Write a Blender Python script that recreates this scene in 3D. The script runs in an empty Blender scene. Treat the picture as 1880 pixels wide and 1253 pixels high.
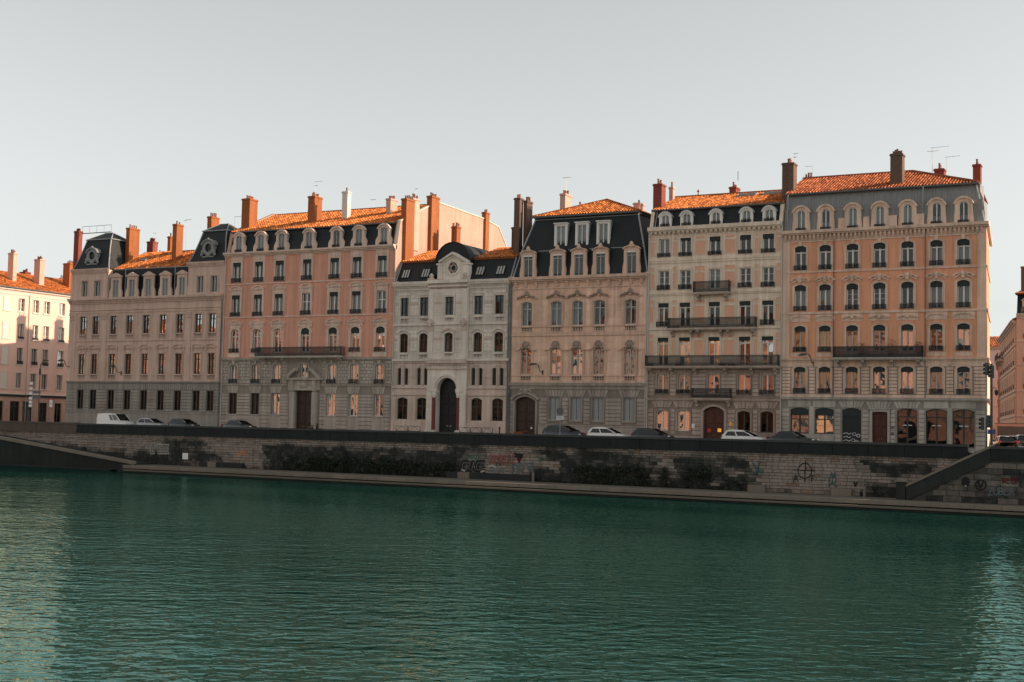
import bpy, math, random
from mathutils import Vector, Matrix
random.seed(11)
R_ = math.radians
scene = bpy.context.scene
COL = scene.collection

# ------------------------------------------------------------------ camera
# X runs along the row of facades, Y away from the river, Z up (0 = far street)
F_PX, YAW, PITCH, ROLL, CAM_D, EYE = 2504.6, .490314, .063050, .0210096, 130.0, 1.7
_fw = Vector((-math.sin(YAW)*math.cos(PITCH), math.cos(YAW)*math.cos(PITCH), math.sin(PITCH)))
_rt = Vector((math.cos(YAW), math.sin(YAW), 0)); _up = _rt.cross(_fw)
AXR = _rt*math.cos(ROLL)+_up*math.sin(ROLL); AXU = -_rt*math.sin(ROLL)+_up*math.cos(ROLL); AXF = _fw
cam = bpy.data.cameras.new('camera'); camo = bpy.data.objects.new('camera', cam); COL.objects.link(camo)
cam.sensor_width = 36; cam.lens = F_PX/1880*36; cam.clip_start = .3; cam.clip_end = 6000
camo.matrix_world = Matrix((( AXR.x, AXU.x, -AXF.x, 0), (AXR.y, AXU.y, -AXF.y, -CAM_D), (AXR.z, AXU.z, -AXF.z, EYE), (0, 0, 0, 1)))
scene.camera = camo

# ------------------------------------------------------------------ light
SUN_B, SUN_E = R_(24), R_(25)            # sun behind the row, to the right, fairly low
sdir = Vector((math.cos(SUN_E)*math.cos(SUN_B), math.cos(SUN_E)*math.sin(SUN_B), math.sin(SUN_E)))
world = bpy.data.worlds.new('World'); scene.world = world; world.use_nodes = True
wn, wl = world.node_tree.nodes, world.node_tree.links
sky = wn.new('ShaderNodeTexSky'); sky.sky_type = 'NISHITA'; sky.sun_disc = False
sky.sun_elevation = SUN_E; sky.sun_rotation = math.atan2(sdir.x, sdir.y)
sky.altitude = 200; sky.air_density = 1.0; sky.dust_density = 1.2; sky.ozone_density = 1.0
hs = wn.new('ShaderNodeHueSaturation'); hs.inputs['Saturation'].default_value = .10
wl.new(sky.outputs[0], hs.inputs['Color'])
bg = wn['Background']; bg.inputs['Strength'].default_value = .112
tn = wn.new('ShaderNodeMix'); tn.data_type = 'RGBA'; tn.blend_type = 'MULTIPLY'; tn.inputs[0].default_value = 1; tn.inputs[7].default_value = (.98, 1, .975, 1)
wl.new(hs.outputs[0], tn.inputs[6]); wl.new(tn.outputs[2], bg.inputs['Color'])
sun = bpy.data.lights.new('sun', 'SUN'); sun.energy = 4.4; sun.angle = R_(.6); sun.color = (1, .72, .52)
suno = bpy.data.objects.new('sun', sun); COL.objects.link(suno)
suno.rotation_euler = sdir.to_track_quat('Z', 'Y').to_euler()
scene.view_settings.view_transform = 'Standard'; scene.view_settings.look = 'None'
scene.view_settings.exposure = .62; scene.view_settings.gamma = 1

# ------------------------------------------------------------------ measuring (pixel of the 1880 px photo -> place)
def _ray(px, py): return AXR*(px-940)-AXU*(py-626.5)+AXF*F_PX
def at(px, py, Y=0):
    d = _ray(px, py); t = (Y+CAM_D)/d.y; return Vector((d.x*t, Y, d.z*t+EYE))
def at_x(px, py, X):
    d = _ray(px, py); t = X/d.x; return Vector((X, d.y*t-CAM_D, d.z*t+EYE))

# ------------------------------------------------------------------ mesh helpers
class MB:
    def __init__(s): s.v = []; s.f = []; s.m = []; s.t = []; s.sm = False
    def poly(s, pts, mi=0, tint=.5):
        n = len(s.v); s.v += [tuple(p) for p in pts]; s.f.append(tuple(range(n, n+len(pts)))); s.m.append(mi); s.t.append(tint)
    def box(s, x0, x1, y0, y1, z0, z1, mi=0, tint=.5):
        n = len(s.v)
        s.v += [(x0,y0,z0),(x1,y0,z0),(x1,y1,z0),(x0,y1,z0),(x0,y0,z1),(x1,y0,z1),(x1,y1,z1),(x0,y1,z1)]
        for q in ((0,1,5,4),(1,2,6,5),(2,3,7,6),(3,0,4,7),(4,5,6,7),(3,2,1,0)): s.f.append(tuple(n+i for i in q)); s.m.append(mi); s.t.append(tint)
    def bev(s, x0, x1, y0, y1, z0, z1, b=.02, mi=0, tint=.5):   # block with a chamfered front (towards -Y)
        n = len(s.v)
        s.v += [(x0,y1,z0),(x1,y1,z0),(x1,y1,z1),(x0,y1,z1),(x0,y0+b,z0),(x1,y0+b,z0),(x1,y0+b,z1),(x0,y0+b,z1),(x0+b,y0,z0+b),(x1-b,y0,z0+b),(x1-b,y0,z1-b),(x0+b,y0,z1-b)]
        for q in ((0,1,5,4),(1,2,6,5),(2,3,7,6),(3,0,4,7),(4,5,9,8),(5,6,10,9),(6,7,11,10),(7,4,8,11),(8,9,10,11)): s.f.append(tuple(n+i for i in q)); s.m.append(mi); s.t.append(tint)
    def prism(s, p, y0, y1, mi=0, back=True):                   # outline in xz, run along y
        n = len(s.v); k = len(p)
        s.v += [(a, y0, c) for a, c in p]+[(a, y1, c) for a, c in p]
        s.f.append(tuple(range(n, n+k))); s.m.append(mi); s.t.append(.5)
        if back: s.f.append(tuple(range(n+2*k-1, n+k-1, -1))); s.m.append(mi); s.t.append(.5)
        for i in range(k):
            j = (i+1) % k; s.f.append((n+j, n+i, n+k+i, n+k+j)); s.m.append(mi); s.t.append(.5)
    def prismx(s, p, x0, x1, mi=0):                             # outline in yz, run along x
        n = len(s.v); k = len(p)
        s.v += [(x0, a, c) for a, c in p]+[(x1, a, c) for a, c in p]
        s.f.append(tuple(range(n+k-1, n-1, -1))); s.f.append(tuple(range(n+k, n+2*k))); s.m += [mi, mi]; s.t += [.5, .5]
        for i in range(k):
            j = (i+1) % k; s.f.append((n+i, n+j, n+k+j, n+k+i)); s.m.append(mi); s.t.append(.5)
    def strip(s, a, b, y0, y1, mi=0):                           # band between two open outlines in xz, y0 front
        for i in range(len(a)-1):
            P, Q, U, V = a[i], a[i+1], b[i+1], b[i]
            s.poly([(P[0],y0,P[1]),(Q[0],y0,Q[1]),(U[0],y0,U[1]),(V[0],y0,V[1])], mi)
            s.poly([(P[0],y1,P[1]),(Q[0],y1,Q[1]),(Q[0],y0,Q[1]),(P[0],y0,P[1])], mi)
            s.poly([(V[0],y0,V[1]),(U[0],y0,U[1]),(U[0],y1,U[1]),(V[0],y1,V[1])], mi)
        for i in (0, -1):
            P, V = a[i], b[i]; s.poly([(P[0],y0,P[1]),(V[0],y0,V[1]),(V[0],y1,V[1]),(P[0],y1,P[1])], mi)
    def ring(s, o, i_, y0, y1, mi=0): s.strip(o+o[:1], i_+i_[:1], y0, y1, mi)
    def bar(s, a, b, w=.02, d=.02, mi=0):                       # thin square bar between two points
        a, b = Vector(a), Vector(b); u = (b-a).normalized(); r = Vector((0,1,0)) if abs(u.y) < .9 else Vector((1,0,0))
        p = u.cross(r).normalized()*w/2; q = u.cross(p).normalized()*d/2; n = len(s.v)
        s.v += [tuple(c+e) for c in (a, b) for e in (-p-q, p-q, p+q, -p+q)]
        for k in ((0,1,5,4),(1,2,6,5),(2,3,7,6),(3,0,4,7),(4,5,6,7),(3,2,1,0)): s.f.append(tuple(n+i for i in k)); s.m.append(mi); s.t.append(.5)
    def tube(s, pts, r, n=6, mi=0):
        pts = [Vector(p) for p in pts]; rs = r if isinstance(r, (list, tuple)) else [r]*len(pts); b0 = len(s.v)
        for i, p in enumerate(pts):
            u = (pts[min(i+1, len(pts)-1)]-pts[max(i-1, 0)]).normalized(); ref = Vector((0,0,1)) if abs(u.z) < .9 else Vector((1,0,0))
            a = u.cross(ref).normalized(); b = u.cross(a)
            s.v += [tuple(p+(a*math.cos(t)+b*math.sin(t))*rs[i]) for t in (2*math.pi*k/n for k in range(n))]
        for i in range(len(pts)-1):
            for k in range(n): s.f.append((b0+i*n+k, b0+i*n+(k+1)%n, b0+(i+1)*n+(k+1)%n, b0+(i+1)*n+k)); s.m.append(mi); s.t.append(.5)
        s.f.append(tuple(range(b0+n-1, b0-1, -1))); s.f.append(tuple(range(b0+(len(pts)-1)*n, b0+len(pts)*n))); s.m += [mi, mi]; s.t += [.5, .5]
    def lathe(s, prof, c=(0,0,0), n=10, mi=0):
        b0 = len(s.v)
        for r, z in prof: s.v += [(c[0]+r*math.cos(2*math.pi*k/n), c[1]+r*math.sin(2*math.pi*k/n), c[2]+z) for k in range(n)]
        for i in range(len(prof)-1):
            for k in range(n): s.f.append((b0+i*n+k, b0+i*n+(k+1)%n, b0+(i+1)*n+(k+1)%n, b0+(i+1)*n+k)); s.m.append(mi); s.t.append(.5)
        s.f.append(tuple(range(b0+(len(prof)-1)*n, b0+len(prof)*n))); s.m.append(mi); s.t.append(.5)
    def blob(s, c, r, n=6, mi=0):                               # little carved lump
        rx, ry, rz = r if isinstance(r, tuple) else (r, r, r); b0 = len(s.v); rings = 4
        for i in range(1, rings):
            t = math.pi*i/rings
            s.v += [(c[0]+rx*math.sin(t)*math.cos(2*math.pi*k/n), c[1]+ry*math.sin(t)*math.sin(2*math.pi*k/n), c[2]+rz*math.cos(t)) for k in range(n)]
        s.v += [(c[0], c[1], c[2]+rz), (c[0], c[1], c[2]-rz)]; T = b0+(rings-1)*n
        for k in range(n):
            j = (k+1) % n; s.f.append((T, b0+k, b0+j)); s.f.append((T+1, b0+(rings-2)*n+j, b0+(rings-2)*n+k)); s.m += [mi, mi]; s.t += [.5, .5]
            for i in range(rings-2): s.f.append((b0+i*n+k, b0+(i+1)*n+k, b0+(i+1)*n+j, b0+i*n+j)); s.m.append(mi); s.t.append(.5)
    def mesh(s, name, mats, smooth=False, tint=False):
        me = bpy.data.meshes.new(name); me.from_pydata(s.v, [], s.f)
        for m in (mats if isinstance(mats, (list, tuple)) else [mats]): me.materials.append(m)
        if any(s.m): me.polygons.foreach_set('material_index', s.m)
        if smooth: me.polygons.foreach_set('use_smooth', [True]*len(s.f))
        if tint: me.attributes.new('tint', 'FLOAT', 'FACE').data.foreach_set('value', s.t)
        me.update(); return me
def obj(name, me, parent=None, loc=(0,0,0), rot=(0,0,0), kind=None):
    if isinstance(me, tuple): me = me[0].mesh(name, me[1])
    o = bpy.data.objects.new(name, me); COL.objects.link(o)
    if parent is not None: o.parent = parent
    o.location = loc; o.rotation_euler = rot
    if kind: o['kind'] = kind
    return o
def tag(o, label, cat, group=None):
    o['label'] = label; o['category'] = cat
    if group: o['group'] = group
    return o
def empty(name, loc, label, cat, group=None, rz=0):
    o = bpy.data.objects.new(name, None); COL.objects.link(o); o.location = loc; o.rotation_euler = (0,0,rz); o.empty_display_size = .3
    return tag(o, label, cat, group)
CACHE = {}
def cached(key, fn):
    if key not in CACHE: CACHE[key] = fn()
    return CACHE[key]
def rd(*a): return tuple(round(x, 2) if isinstance(x, float) else x for x in a)

# ------------------------------------------------------------------ materials
def mat(name, col, col2=None, rough=.88, a=.5, b=.35, c=.25, scale=.45, fine=9., orand=0., bump=.15, bscale=30., metal=0., spec=.3, tint=0., streak=(1.5, 1.5, .10), brick=None, mixn=0.):
    m = bpy.data.materials.new(name); m.use_nodes = True; n, l = m.node_tree.nodes, m.node_tree.links
    bs = n['Principled BSDF']; bs.inputs['Roughness'].default_value = rough; bs.inputs['Metallic'].default_value = metal; bs.inputs['Specular IOR Level'].default_value = spec
    geo = n.new('ShaderNodeNewGeometry')
    def noise(sc, det=4, mp=None):
        t = n.new('ShaderNodeTexNoise'); t.inputs['Scale'].default_value = sc; t.inputs['Detail'].default_value = det; t.inputs['Roughness'].default_value = .6
        if mp:
            q = n.new('ShaderNodeMapping'); q.inputs['Scale'].default_value = mp; l.new(geo.outputs['Position'], q.inputs[0]); l.new(q.outputs[0], t.inputs['Vector'])
        else: l.new(geo.outputs['Position'], t.inputs['Vector'])
        return t.outputs['Fac']
    def mth(op, x, y):
        t = n.new('ShaderNodeMath'); t.operation = op
        for i, q in enumerate((x, y)):
            if isinstance(q, (int, float)): t.inputs[i].default_value = q
            else: l.new(q, t.inputs[i])
        return t.outputs[0]
    v = 1.
    n1 = noise(scale, 5)
    terms = [(n1, a), (noise(1., 4, streak), b), (noise(fine, 3), c)]
    if orand:
        oi = n.new('ShaderNodeObjectInfo'); terms.append((oi.outputs['Random'], orand))
    if tint:
        at_ = n.new('ShaderNodeAttribute'); at_.attribute_name = 'tint'; terms.append((at_.outputs['Fac'], tint))
    for src, k in terms:
        if k: v = mth('ADD', v, mth('MULTIPLY', mth('SUBTRACT', src, .5), k))
    mx = n.new('ShaderNodeMix'); mx.data_type = 'RGBA'; mx.inputs[6].default_value = (*col, 1); mx.inputs[7].default_value = (*(col2 or col), 1)
    src = n1
    if tint: src = at_.outputs['Fac']
    elif orand: src = oi.outputs['Random']
    if mixn:
        src = mth('ADD', src, mth('MULTIPLY', mth('SUBTRACT', noise(1.3, 6), .5), mixn)); cl = n.new('ShaderNodeClamp'); l.new(src, cl.inputs[0]); src = cl.outputs[0]
    l.new(src, mx.inputs[0]); colout = mx.outputs[2]
    if brick:                                     # fine courses too small to build
        bt = n.new('ShaderNodeTexBrick'); bt.inputs['Scale'].default_value = brick[0]; bt.inputs['Mortar Size'].default_value = .02; bt.inputs['Color1'].default_value = (1, 1, 1, 1); bt.inputs['Color2'].default_value = (.62, .62, .62, 1); bt.inputs['Mortar'].default_value = (brick[1],)*3+(1,)
        bt.inputs['Brick Width'].default_value = .5; bt.inputs['Row Height'].default_value = .25
        cx = n.new('ShaderNodeCombineXYZ'); sx = n.new('ShaderNodeSeparateXYZ'); l.new(geo.outputs['Position'], sx.inputs[0])
        l.new(mth('ADD', sx.outputs[0], sx.outputs[1]), cx.inputs[0]); l.new(sx.outputs[2], cx.inputs[1]); l.new(cx.outputs[0], bt.inputs['Vector'])
        m2 = n.new('ShaderNodeMix'); m2.data_type = 'RGBA'; m2.blend_type = 'MULTIPLY'; m2.inputs[0].default_value = 1; l.new(colout, m2.inputs[6]); l.new(bt.outputs['Color'], m2.inputs[7]); colout = m2.outputs[2]
    sc = n.new('ShaderNodeVectorMath'); sc.operation = 'SCALE'; l.new(colout, sc.inputs[0])
    if isinstance(v, float): sc.inputs['Scale'].default_value = v
    else: l.new(v, sc.inputs['Scale'])
    l.new(sc.outputs[0], bs.inputs['Base Color'])
    if bump:
        bp = n.new('ShaderNodeBump'); bp.inputs['Strength'].default_value = bump; bp.inputs['Distance'].default_value = .03
        l.new(noise(bscale, 4), bp.inputs['Height']); l.new(bp.outputs[0], bs.inputs['Normal'])
    return m
def plain(name, col, rough=.5, metal=0., spec=.5):
    return mat(name, col, rough=rough, metal=metal, spec=spec, a=.3, b=.2, c=.2, bump=0)
def glass_mat(name, refl, tintc=(.75, .85, .82), wav=.06, wsc=1.6):
    m = bpy.data.materials.new(name); m.use_nodes = True; n, l = m.node_tree.nodes, m.node_tree.links
    n.remove(n['Principled BSDF']); out = n['Material Output']
    g = n.new('ShaderNodeBsdfGlossy'); g.inputs['Color'].default_value = (.95, .95, .95, 1); g.inputs['Roughness'].default_value = .015
    t = n.new('ShaderNodeBsdfTransparent'); t.inputs['Color'].default_value = (*tintc, 1)
    mx = n.new('ShaderNodeMixShader'); mx.inputs[0].default_value = refl
    geo = n.new('ShaderNodeNewGeometry'); no = n.new('ShaderNodeTexNoise'); no.inputs['Scale'].default_value = wsc; no.inputs['Detail'].default_value = 1
    l.new(geo.outputs['Position'], no.inputs['Vector'])
    bp = n.new('ShaderNodeBump'); bp.inputs['Strength'].default_value = 1; bp.inputs['Distance'].default_value = wav
    l.new(no.outputs['Fac'], bp.inputs['Height']); l.new(bp.outputs[0], g.inputs['Normal'])
    l.new(t.outputs[0], mx.inputs[1]); l.new(g.outputs[0], mx.inputs[2]); l.new(mx.outputs[0], out.inputs['Surface'])
    return m

M = {}
M['glass'] = glass_mat('window_glass', .40, wav=.007, wsc=.9)
M['glass_dark'] = glass_mat('old_glass', .05, (.6, .64, .64), wav=.006, wsc=.9)
M['glass_dim'] = glass_mat('dim_glass', .19, (.55, .6, .6), wav=.012, wsc=1.1)
M['glass_black'] = glass_mat('black_glass', .022, (.25, .3, .3), wav=.005, wsc=.9)
M['shopglass'] = glass_mat('shop_glass', .07, (.4, .45, .45), .006, .8)
M['room'] = mat('unlit_room_dark', (.030, .030, .032), a=.6, b=.3, bump=0)  # near-black colour carries the darkness of unlit rooms
M['curtain'] = mat('net_curtain_sky_grey', (.58, .57, .54), (.40, .41, .40), orand=.5, a=.2, b=.5, bump=0, streak=(9, 9, .2))  # curtain cloth; on skylight panes its grey replaces reflected sky
M['curtain_red'] = mat('red_curtain', (.30, .05, .04), a=.2, b=.5, bump=0, streak=(9, 9, .2))
M['white_frame'] = mat('white_joinery', (.74, .72, .68), rough=.6, a=.2, b=.2, c=.1, bump=0)
M['grey_frame'] = mat('grey_joinery', (.40, .41, .40), rough=.6, a=.2, b=.2, c=.1, bump=0)
M['dark_frame'] = mat('dark_joinery', (.045, .055, .052), rough=.6, a=.3, b=.2, bump=0)
M['brown_frame'] = mat('brown_joinery', (.11, .075, .055), rough=.6, a=.3, b=.2, bump=0)
M['iron'] = mat('black_iron', (.018, .022, .024), rough=.55, a=.4, b=.2, bump=0, spec=.4)
M['blind'] = mat('green_black_blind', (.025, .035, .035), rough=.7, a=.4, b=.2, bump=0)
M['slate'] = mat('slate', (.026, .031, .035), (.016, .020, .023), rough=.62, a=.5, b=.5, c=.4, bump=.3, bscale=14, brick=(3.2, .4))
M['lead'] = mat('lead_flashing', (.30, .32, .33), rough=.5, a=.3, b=.3, bump=.1)
M['zinc'] = mat('weathered_zinc', (.27, .275, .27), (.20, .205, .205), rough=.55, a=.4, b=.6, c=.2, bump=.1, streak=(4, 4, .15))
M['tile'] = mat('terracotta_tiles', (.52, .165, .045), (.68, .235, .065), rough=.85, a=.6, b=.0, c=.4, tint=.8, bump=.25, bscale=25)
M['tile_red'] = mat('red_terracotta_tiles', (.44, .13, .055), (.60, .20, .085), rough=.85, a=.6, b=.0, c=.4, tint=.8, bump=.25, bscale=25)
M['brick'] = mat('orange_chimney_brick', (.47, .17, .055), (.30, .095, .036), a=.8, b=.6, c=.4, bump=.3, brick=(5., .8))
M['brick_red'] = mat('red_chimney_brick', (.30, .085, .06), (.24, .06, .045), a=.35, b=.35, c=.3, bump=.3, brick=(5., .8))
M['brick_soot_shade'] = mat('soot_and_shade_chimney_brick', (.24, .14, .095), (.10, .075, .065), a=.9, b=.6, c=.5, bump=.35, brick=(5., .75))  # shade of chimney fronts put into the brick colour, plus soot
M['brick_white'] = mat('whitewashed_chimney', (.62, .58, .54), a=.3, b=.4, bump=.2)
M['brick_pink'] = mat('pink_render_chimney', (.55, .36, .29), a=.4, b=.4, bump=.2)
M['pot'] = mat('clay_pots', (.22, .10, .07), a=.4, b=.2, bump=0)
def stone(name, c1, c2, **k): return mat(name, c1, c2, **{**dict(a=.6, b=1.0, c=.4, orand=.36, streak=(2.2, 2.2, .10), bump=.3, bscale=18), **k})
M['b0'] = mat('pale_pink_render', (.88, .60, .50), (.82, .55, .455), a=.2, b=.22, c=.1)
M['b0s'] = mat('pale_window_stone', (.78, .69, .60), a=.15, b=.2, c=.1)
M['b0g'] = stone('ochre_pink_ground_floor', (.52, .34, .26), (.46, .30, .24))
M['b1'] = stone('rose_grey_limestone', (.62, .455, .375), (.54, .395, .325), orand=.0)
M['b1g'] = stone('grey_ground_floor_stone', (.31, .29, .255), (.26, .245, .215))
M['b1gl'] = stone('grey_ground_floor_joint', (0.228, 0.215, 0.188), (0.194, 0.182, 0.160), orand=0)
M['b2'] = mat('terracotta_render', (.69, .355, .26), (.60, .295, .21), a=.45, b=.9, c=.25, streak=(2.6, 2.6, .09))
M['b2s'] = stone('beige_rose_dressings', (0.7, 0.535, 0.44), (0.62, 0.475, 0.39), orand=.1)
M['b2g'] = stone('grey_beige_ashlar', (.44, .385, .335), (.36, .32, .28))
M['b2gl'] = stone('grey_beige_joint', (0.290, 0.254, 0.221), (0.247, 0.216, 0.188), orand=0)
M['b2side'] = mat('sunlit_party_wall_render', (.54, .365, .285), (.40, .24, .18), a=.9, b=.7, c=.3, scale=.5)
M['b3'] = stone('white_limestone', (.76, .685, .605), (.60, .535, .47), orand=.15, a=.6, b=.7)
M['b3l'] = stone('pinkish_limestone', (0.6, 0.485, 0.415), (0.52, 0.42, 0.36), orand=.15)
M['b3j'] = stone('white_limestone_joint', (0.592, 0.540, 0.480), (0.503, 0.459, 0.408), orand=0)
M['redmarble'] = mat('red_marble', (.17, .035, .03), rough=.4, a=.4, b=.3)
M['b4'] = stone('rose_limestone', (0.76, 0.51, 0.385), (0.69, 0.47, 0.36), orand=.25)
M['b4s'] = stone('carved_rose_stone', (0.68, 0.47, 0.36), (0.56, 0.4, 0.31), orand=.1)
M['b4o'] = stone('carved_brown_stone', (.36, .265, .21), (.28, .21, .17), orand=.1)
M['b4g'] = stone('taupe_ground_floor_stone', (.37, .325, .28), (.31, .275, .24))
M['b4gl'] = stone('taupe_ground_floor_joint', (0.244, 0.215, 0.185), (0.208, 0.182, 0.157), orand=0)
M['b5'] = mat('cream_render', (.75, .63, .51), (.68, .56, .45), a=.4, b=.9, c=.25, streak=(2.6, 2.6, .09))
M['b5p'] = mat('salmon_panel_render', (0.74, 0.415, 0.285), (0.69, 0.385, 0.265), a=.25, b=.25, c=.12)
M['b5g'] = stone('rose_brown_ashlar', (.43, .34, .285), (.38, .305, .26))
M['b5gl'] = stone('rose_brown_joint', (0.284, 0.224, 0.188), (0.241, 0.191, 0.160), orand=0)
M['b6'] = mat('apricot_orange_render', (.75, .365, .225), (.66, .31, .185), a=.45, b=.9, c=.25, streak=(2.6, 2.6, .09))
M['b6s'] = stone('rose_beige_dressings', (0.69, 0.505, 0.395), (0.63, 0.465, 0.365), orand=.1)
M['b6g'] = stone('pale_grey_shopfront_stone', (.44, .41, .36), (.38, .355, .315))
M['b6gl'] = stone('grey_shopfront_joint', (0.290, 0.271, 0.238), (0.247, 0.230, 0.202), orand=0)
M['wood'] = mat('dark_oak_door', (.05, .028, .02), rough=.5, a=.5, b=.5, bump=.1, streak=(9, 9, .3))
M['wood_red'] = mat('red_brown_door', (.085, .032, .022), rough=.5, a=.4, b=.4, bump=.1, streak=(9, 9, .3))
M['door_black'] = mat('black_door_paint', (.012, .015, .018), rough=.5, a=.4, b=.3, bump=0)
M['shutter'] = mat('grey_shutters', (.33, .345, .34), rough=.7, a=.3, b=.4, bump=0)
M['dark_shutter'] = mat('dark_roller_shutter', (.020, .026, .030), rough=.6, a=.4, b=.3, bump=0)
M['gilt'] = mat('brass', (.62, .42, .14), rough=.35, metal=.8, a=.2, b=0, c=0, bump=0)
M['white'] = plain('white_paint', (.78, .78, .76), .4)
M['quay'] = mat('quay_stone', (.26, .222, .195), (.022, .027, .026), a=.6, b=.8, c=.5, tint=-.1, bump=.5, bscale=9, mixn=1.3)
M['quay_joint'] = mat('quay_mortar', (.075, .068, .062), (.05, .05, .047), a=.8, b=.6, bump=.4)
M['parapet'] = mat('blackened_parapet_stone', (.024, .029, .030), (.012, .016, .017), a=.8, b=1.0, c=.5, orand=.6, bump=.4, bscale=10)
M['parapet_top'] = mat('highlight_parapet_coping', (.062, .066, .064), (.036, .041, .041), a=.7, b=.5, c=.5, orand=.4, bump=.4, bscale=10)  # coping paler than the blocks, a top-edge highlight put into its colour
M['parapet_pale'] = mat('pale_parapet_stone', (.12, .09, .075), (.09, .07, .06), a=.5, b=.5, c=.4, orand=.3, bump=.4, bscale=10)  # left run of the parapet, paler in colour
M['stairstone'] = mat('dark_stair_stone', (.034, .038, .037), (.024, .028, .028), a=.7, b=.6, c=.4, orand=.2, bump=.4, bscale=10)
M['coping'] = mat('worn_coping', (.24, .21, .17), (.16, .142, .12), a=.5, b=.3, c=.4, orand=.2, bump=.3)
M['wharf'] = mat('wharf_paving', (.17, .145, .115), (.11, .096, .08), a=.6, b=.0, c=.4, bump=.4, bscale=6)
M['asphalt'] = mat('asphalt', (.055, .055, .055), a=.4, b=0, c=.4, bump=.3, bscale=40, rough=.9)
M['pave'] = mat('pavement_slabs', (.26, .245, .225), a=.4, b=0, c=.3, bump=.2)
M['kerb'] = mat('granite_kerb', (.32, .31, .30), a=.3, b=0, c=.4, bump=.2)
M['moss'] = mat('ivy_leaves', (.014, .022, .014), (.024, .034, .02), a=.8, b=0, c=.5, tint=.8, bump=0, rough=.75)
M['leaf'] = mat('shrub_leaves', (.045, .08, .035), (.03, .055, .03), a=.6, b=0, c=.4, tint=.8, bump=0, rough=.7)
M['bark'] = mat('bark', (.09, .07, .05), bump=.4)
M['galv'] = plain('galvanised_steel', (.33, .34, .34), .45, .6)
M['pole'] = plain('dark_green_pole', (.030, .042, .042), .45)
M['signwhite'] = plain('sign_white', (.75, .75, .74), .4)
M['signred'] = plain('sign_red', (.55, .04, .035), .4)
M['signblue'] = plain('sign_blue', (.03, .08, .30), .4)
M['signback'] = plain('sign_back_grey', (.10, .11, .115), .5, .3)
M['pipe'] = plain('painted_drainpipe', (.50, .47, .43), .5)
M['pipe_dark'] = plain('cast_iron_drainpipe', (.10, .11, .115), .5)
M['tyre'] = plain('tyre_rubber', (.015, .015, .016), .8)
M['rim'] = plain('alloy_rim', (.45, .46, .47), .3, .8)
M['carglass'] = glass_mat('car_glass', .07, (.10, .12, .13), .0)
M['lamp'] = plain('headlamp', (.7, .72, .74), .15)
M['taillamp'] = plain('tail_lamp', (.4, .02, .02), .25)
M['carseat'] = plain('car_interior', (.02, .02, .022), .8)

# ------------------------------------------------------------------ building kit (local frame: x along the facade, -y towards the river)
def arc(w, zs, rise, n=8):
    """outline of an opening head from right springing to left springing"""
    if rise <= .001: return [(w/2, zs), (-w/2, zs)]
    Rr = (w*w/4+rise*rise)/(2*rise); c = zs+rise-Rr; a0 = math.asin(min(1, w/2/Rr))
    if rise > w/2: a0 = math.pi-a0
    return [(Rr*math.sin(a0-2*a0*i/n), c+Rr*math.cos(a0-2*a0*i/n)) for i in range(n+1)]
def loop(w, h, rise, z0=0., n=8): return [(-w/2, z0), (w/2, z0)]+arc(w, h-rise, rise, n)
def arcz(x, w, h, rise):
    if rise <= .001: return h
    Rr = (w*w/4+rise*rise)/(2*rise); return h-Rr+math.sqrt(max(0, Rr*Rr-x*x))
def half_pane(mb, xa, xb, z0, z1, w, h, rise, y, mi=0, k=5):
    top = [(xb+(xa-xb)*i/k, min(z1, arcz(xb+(xa-xb)*i/k, w, h, rise))) for i in range(k+1)] if rise > .001 else [(xb, z1), (xa, z1)]
    mb.poly([(xa, y, z0), (xb, y, z0)]+[(p, y, q) for p, q in top], mi)

def frame_mesh(w, h, rise, tr, bars, fm, n=8):
    def f():
        m = MB(); t = .085; m.ring(loop(w+.01, h+.005, rise, 0, n), loop(w-2*t, h-t, max(0, rise-.02) if rise else 0, t, n), .19, .27)
        m.box(-.075, .075, .17, .275, t-.01, arcz(0, w, h, rise)-t+.01)
        if tr: m.box(-w/2+t-.01, w/2-t+.01, .185, .272, tr*h-.05, tr*h+.05)
        for z in bars:
            for sx in (-1, 1): m.box(*sorted((sx*.045, sx*(w/2-t+.01))), .205, .25, z*h-.014, z*h+.014)
        return m.mesh('window', M[fm])
    return cached(('fr',)+rd(w, h, rise, tr or 0, tuple(bars), fm), f)
def pane_mesh(w, h, rise, z0, z1, side, gm):
    def f():
        m = MB(); t = .07; a, b = sorted((side*.045, side*(w/2-t))); half_pane(m, a, b, z0, z1, w-2*t, h-t, max(0, rise-.02) if rise else 0, 0); return m.mesh('pane', M[gm])
    return cached(('pn',)+rd(w, h, rise, z0, z1, side, gm), f)
def curtain_mesh(w, z0, z1, mt):
    def f():
        m = MB(); k = 14
        for i in range(k): m.poly([(-w/2+w*i/k, .03*math.sin(i*1.7), z0), (-w/2+w*(i+1)/k, .03*math.sin((i+1)*1.7), z0), (-w/2+w*(i+1)/k, .03*math.sin((i+1)*1.7), z1), (-w/2+w*i/k, .03*math.sin(i*1.7), z1)])
        return m.mesh('curtain', M[mt])
    return cached(('cu',)+rd(w, z0, z1, mt), f)
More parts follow.
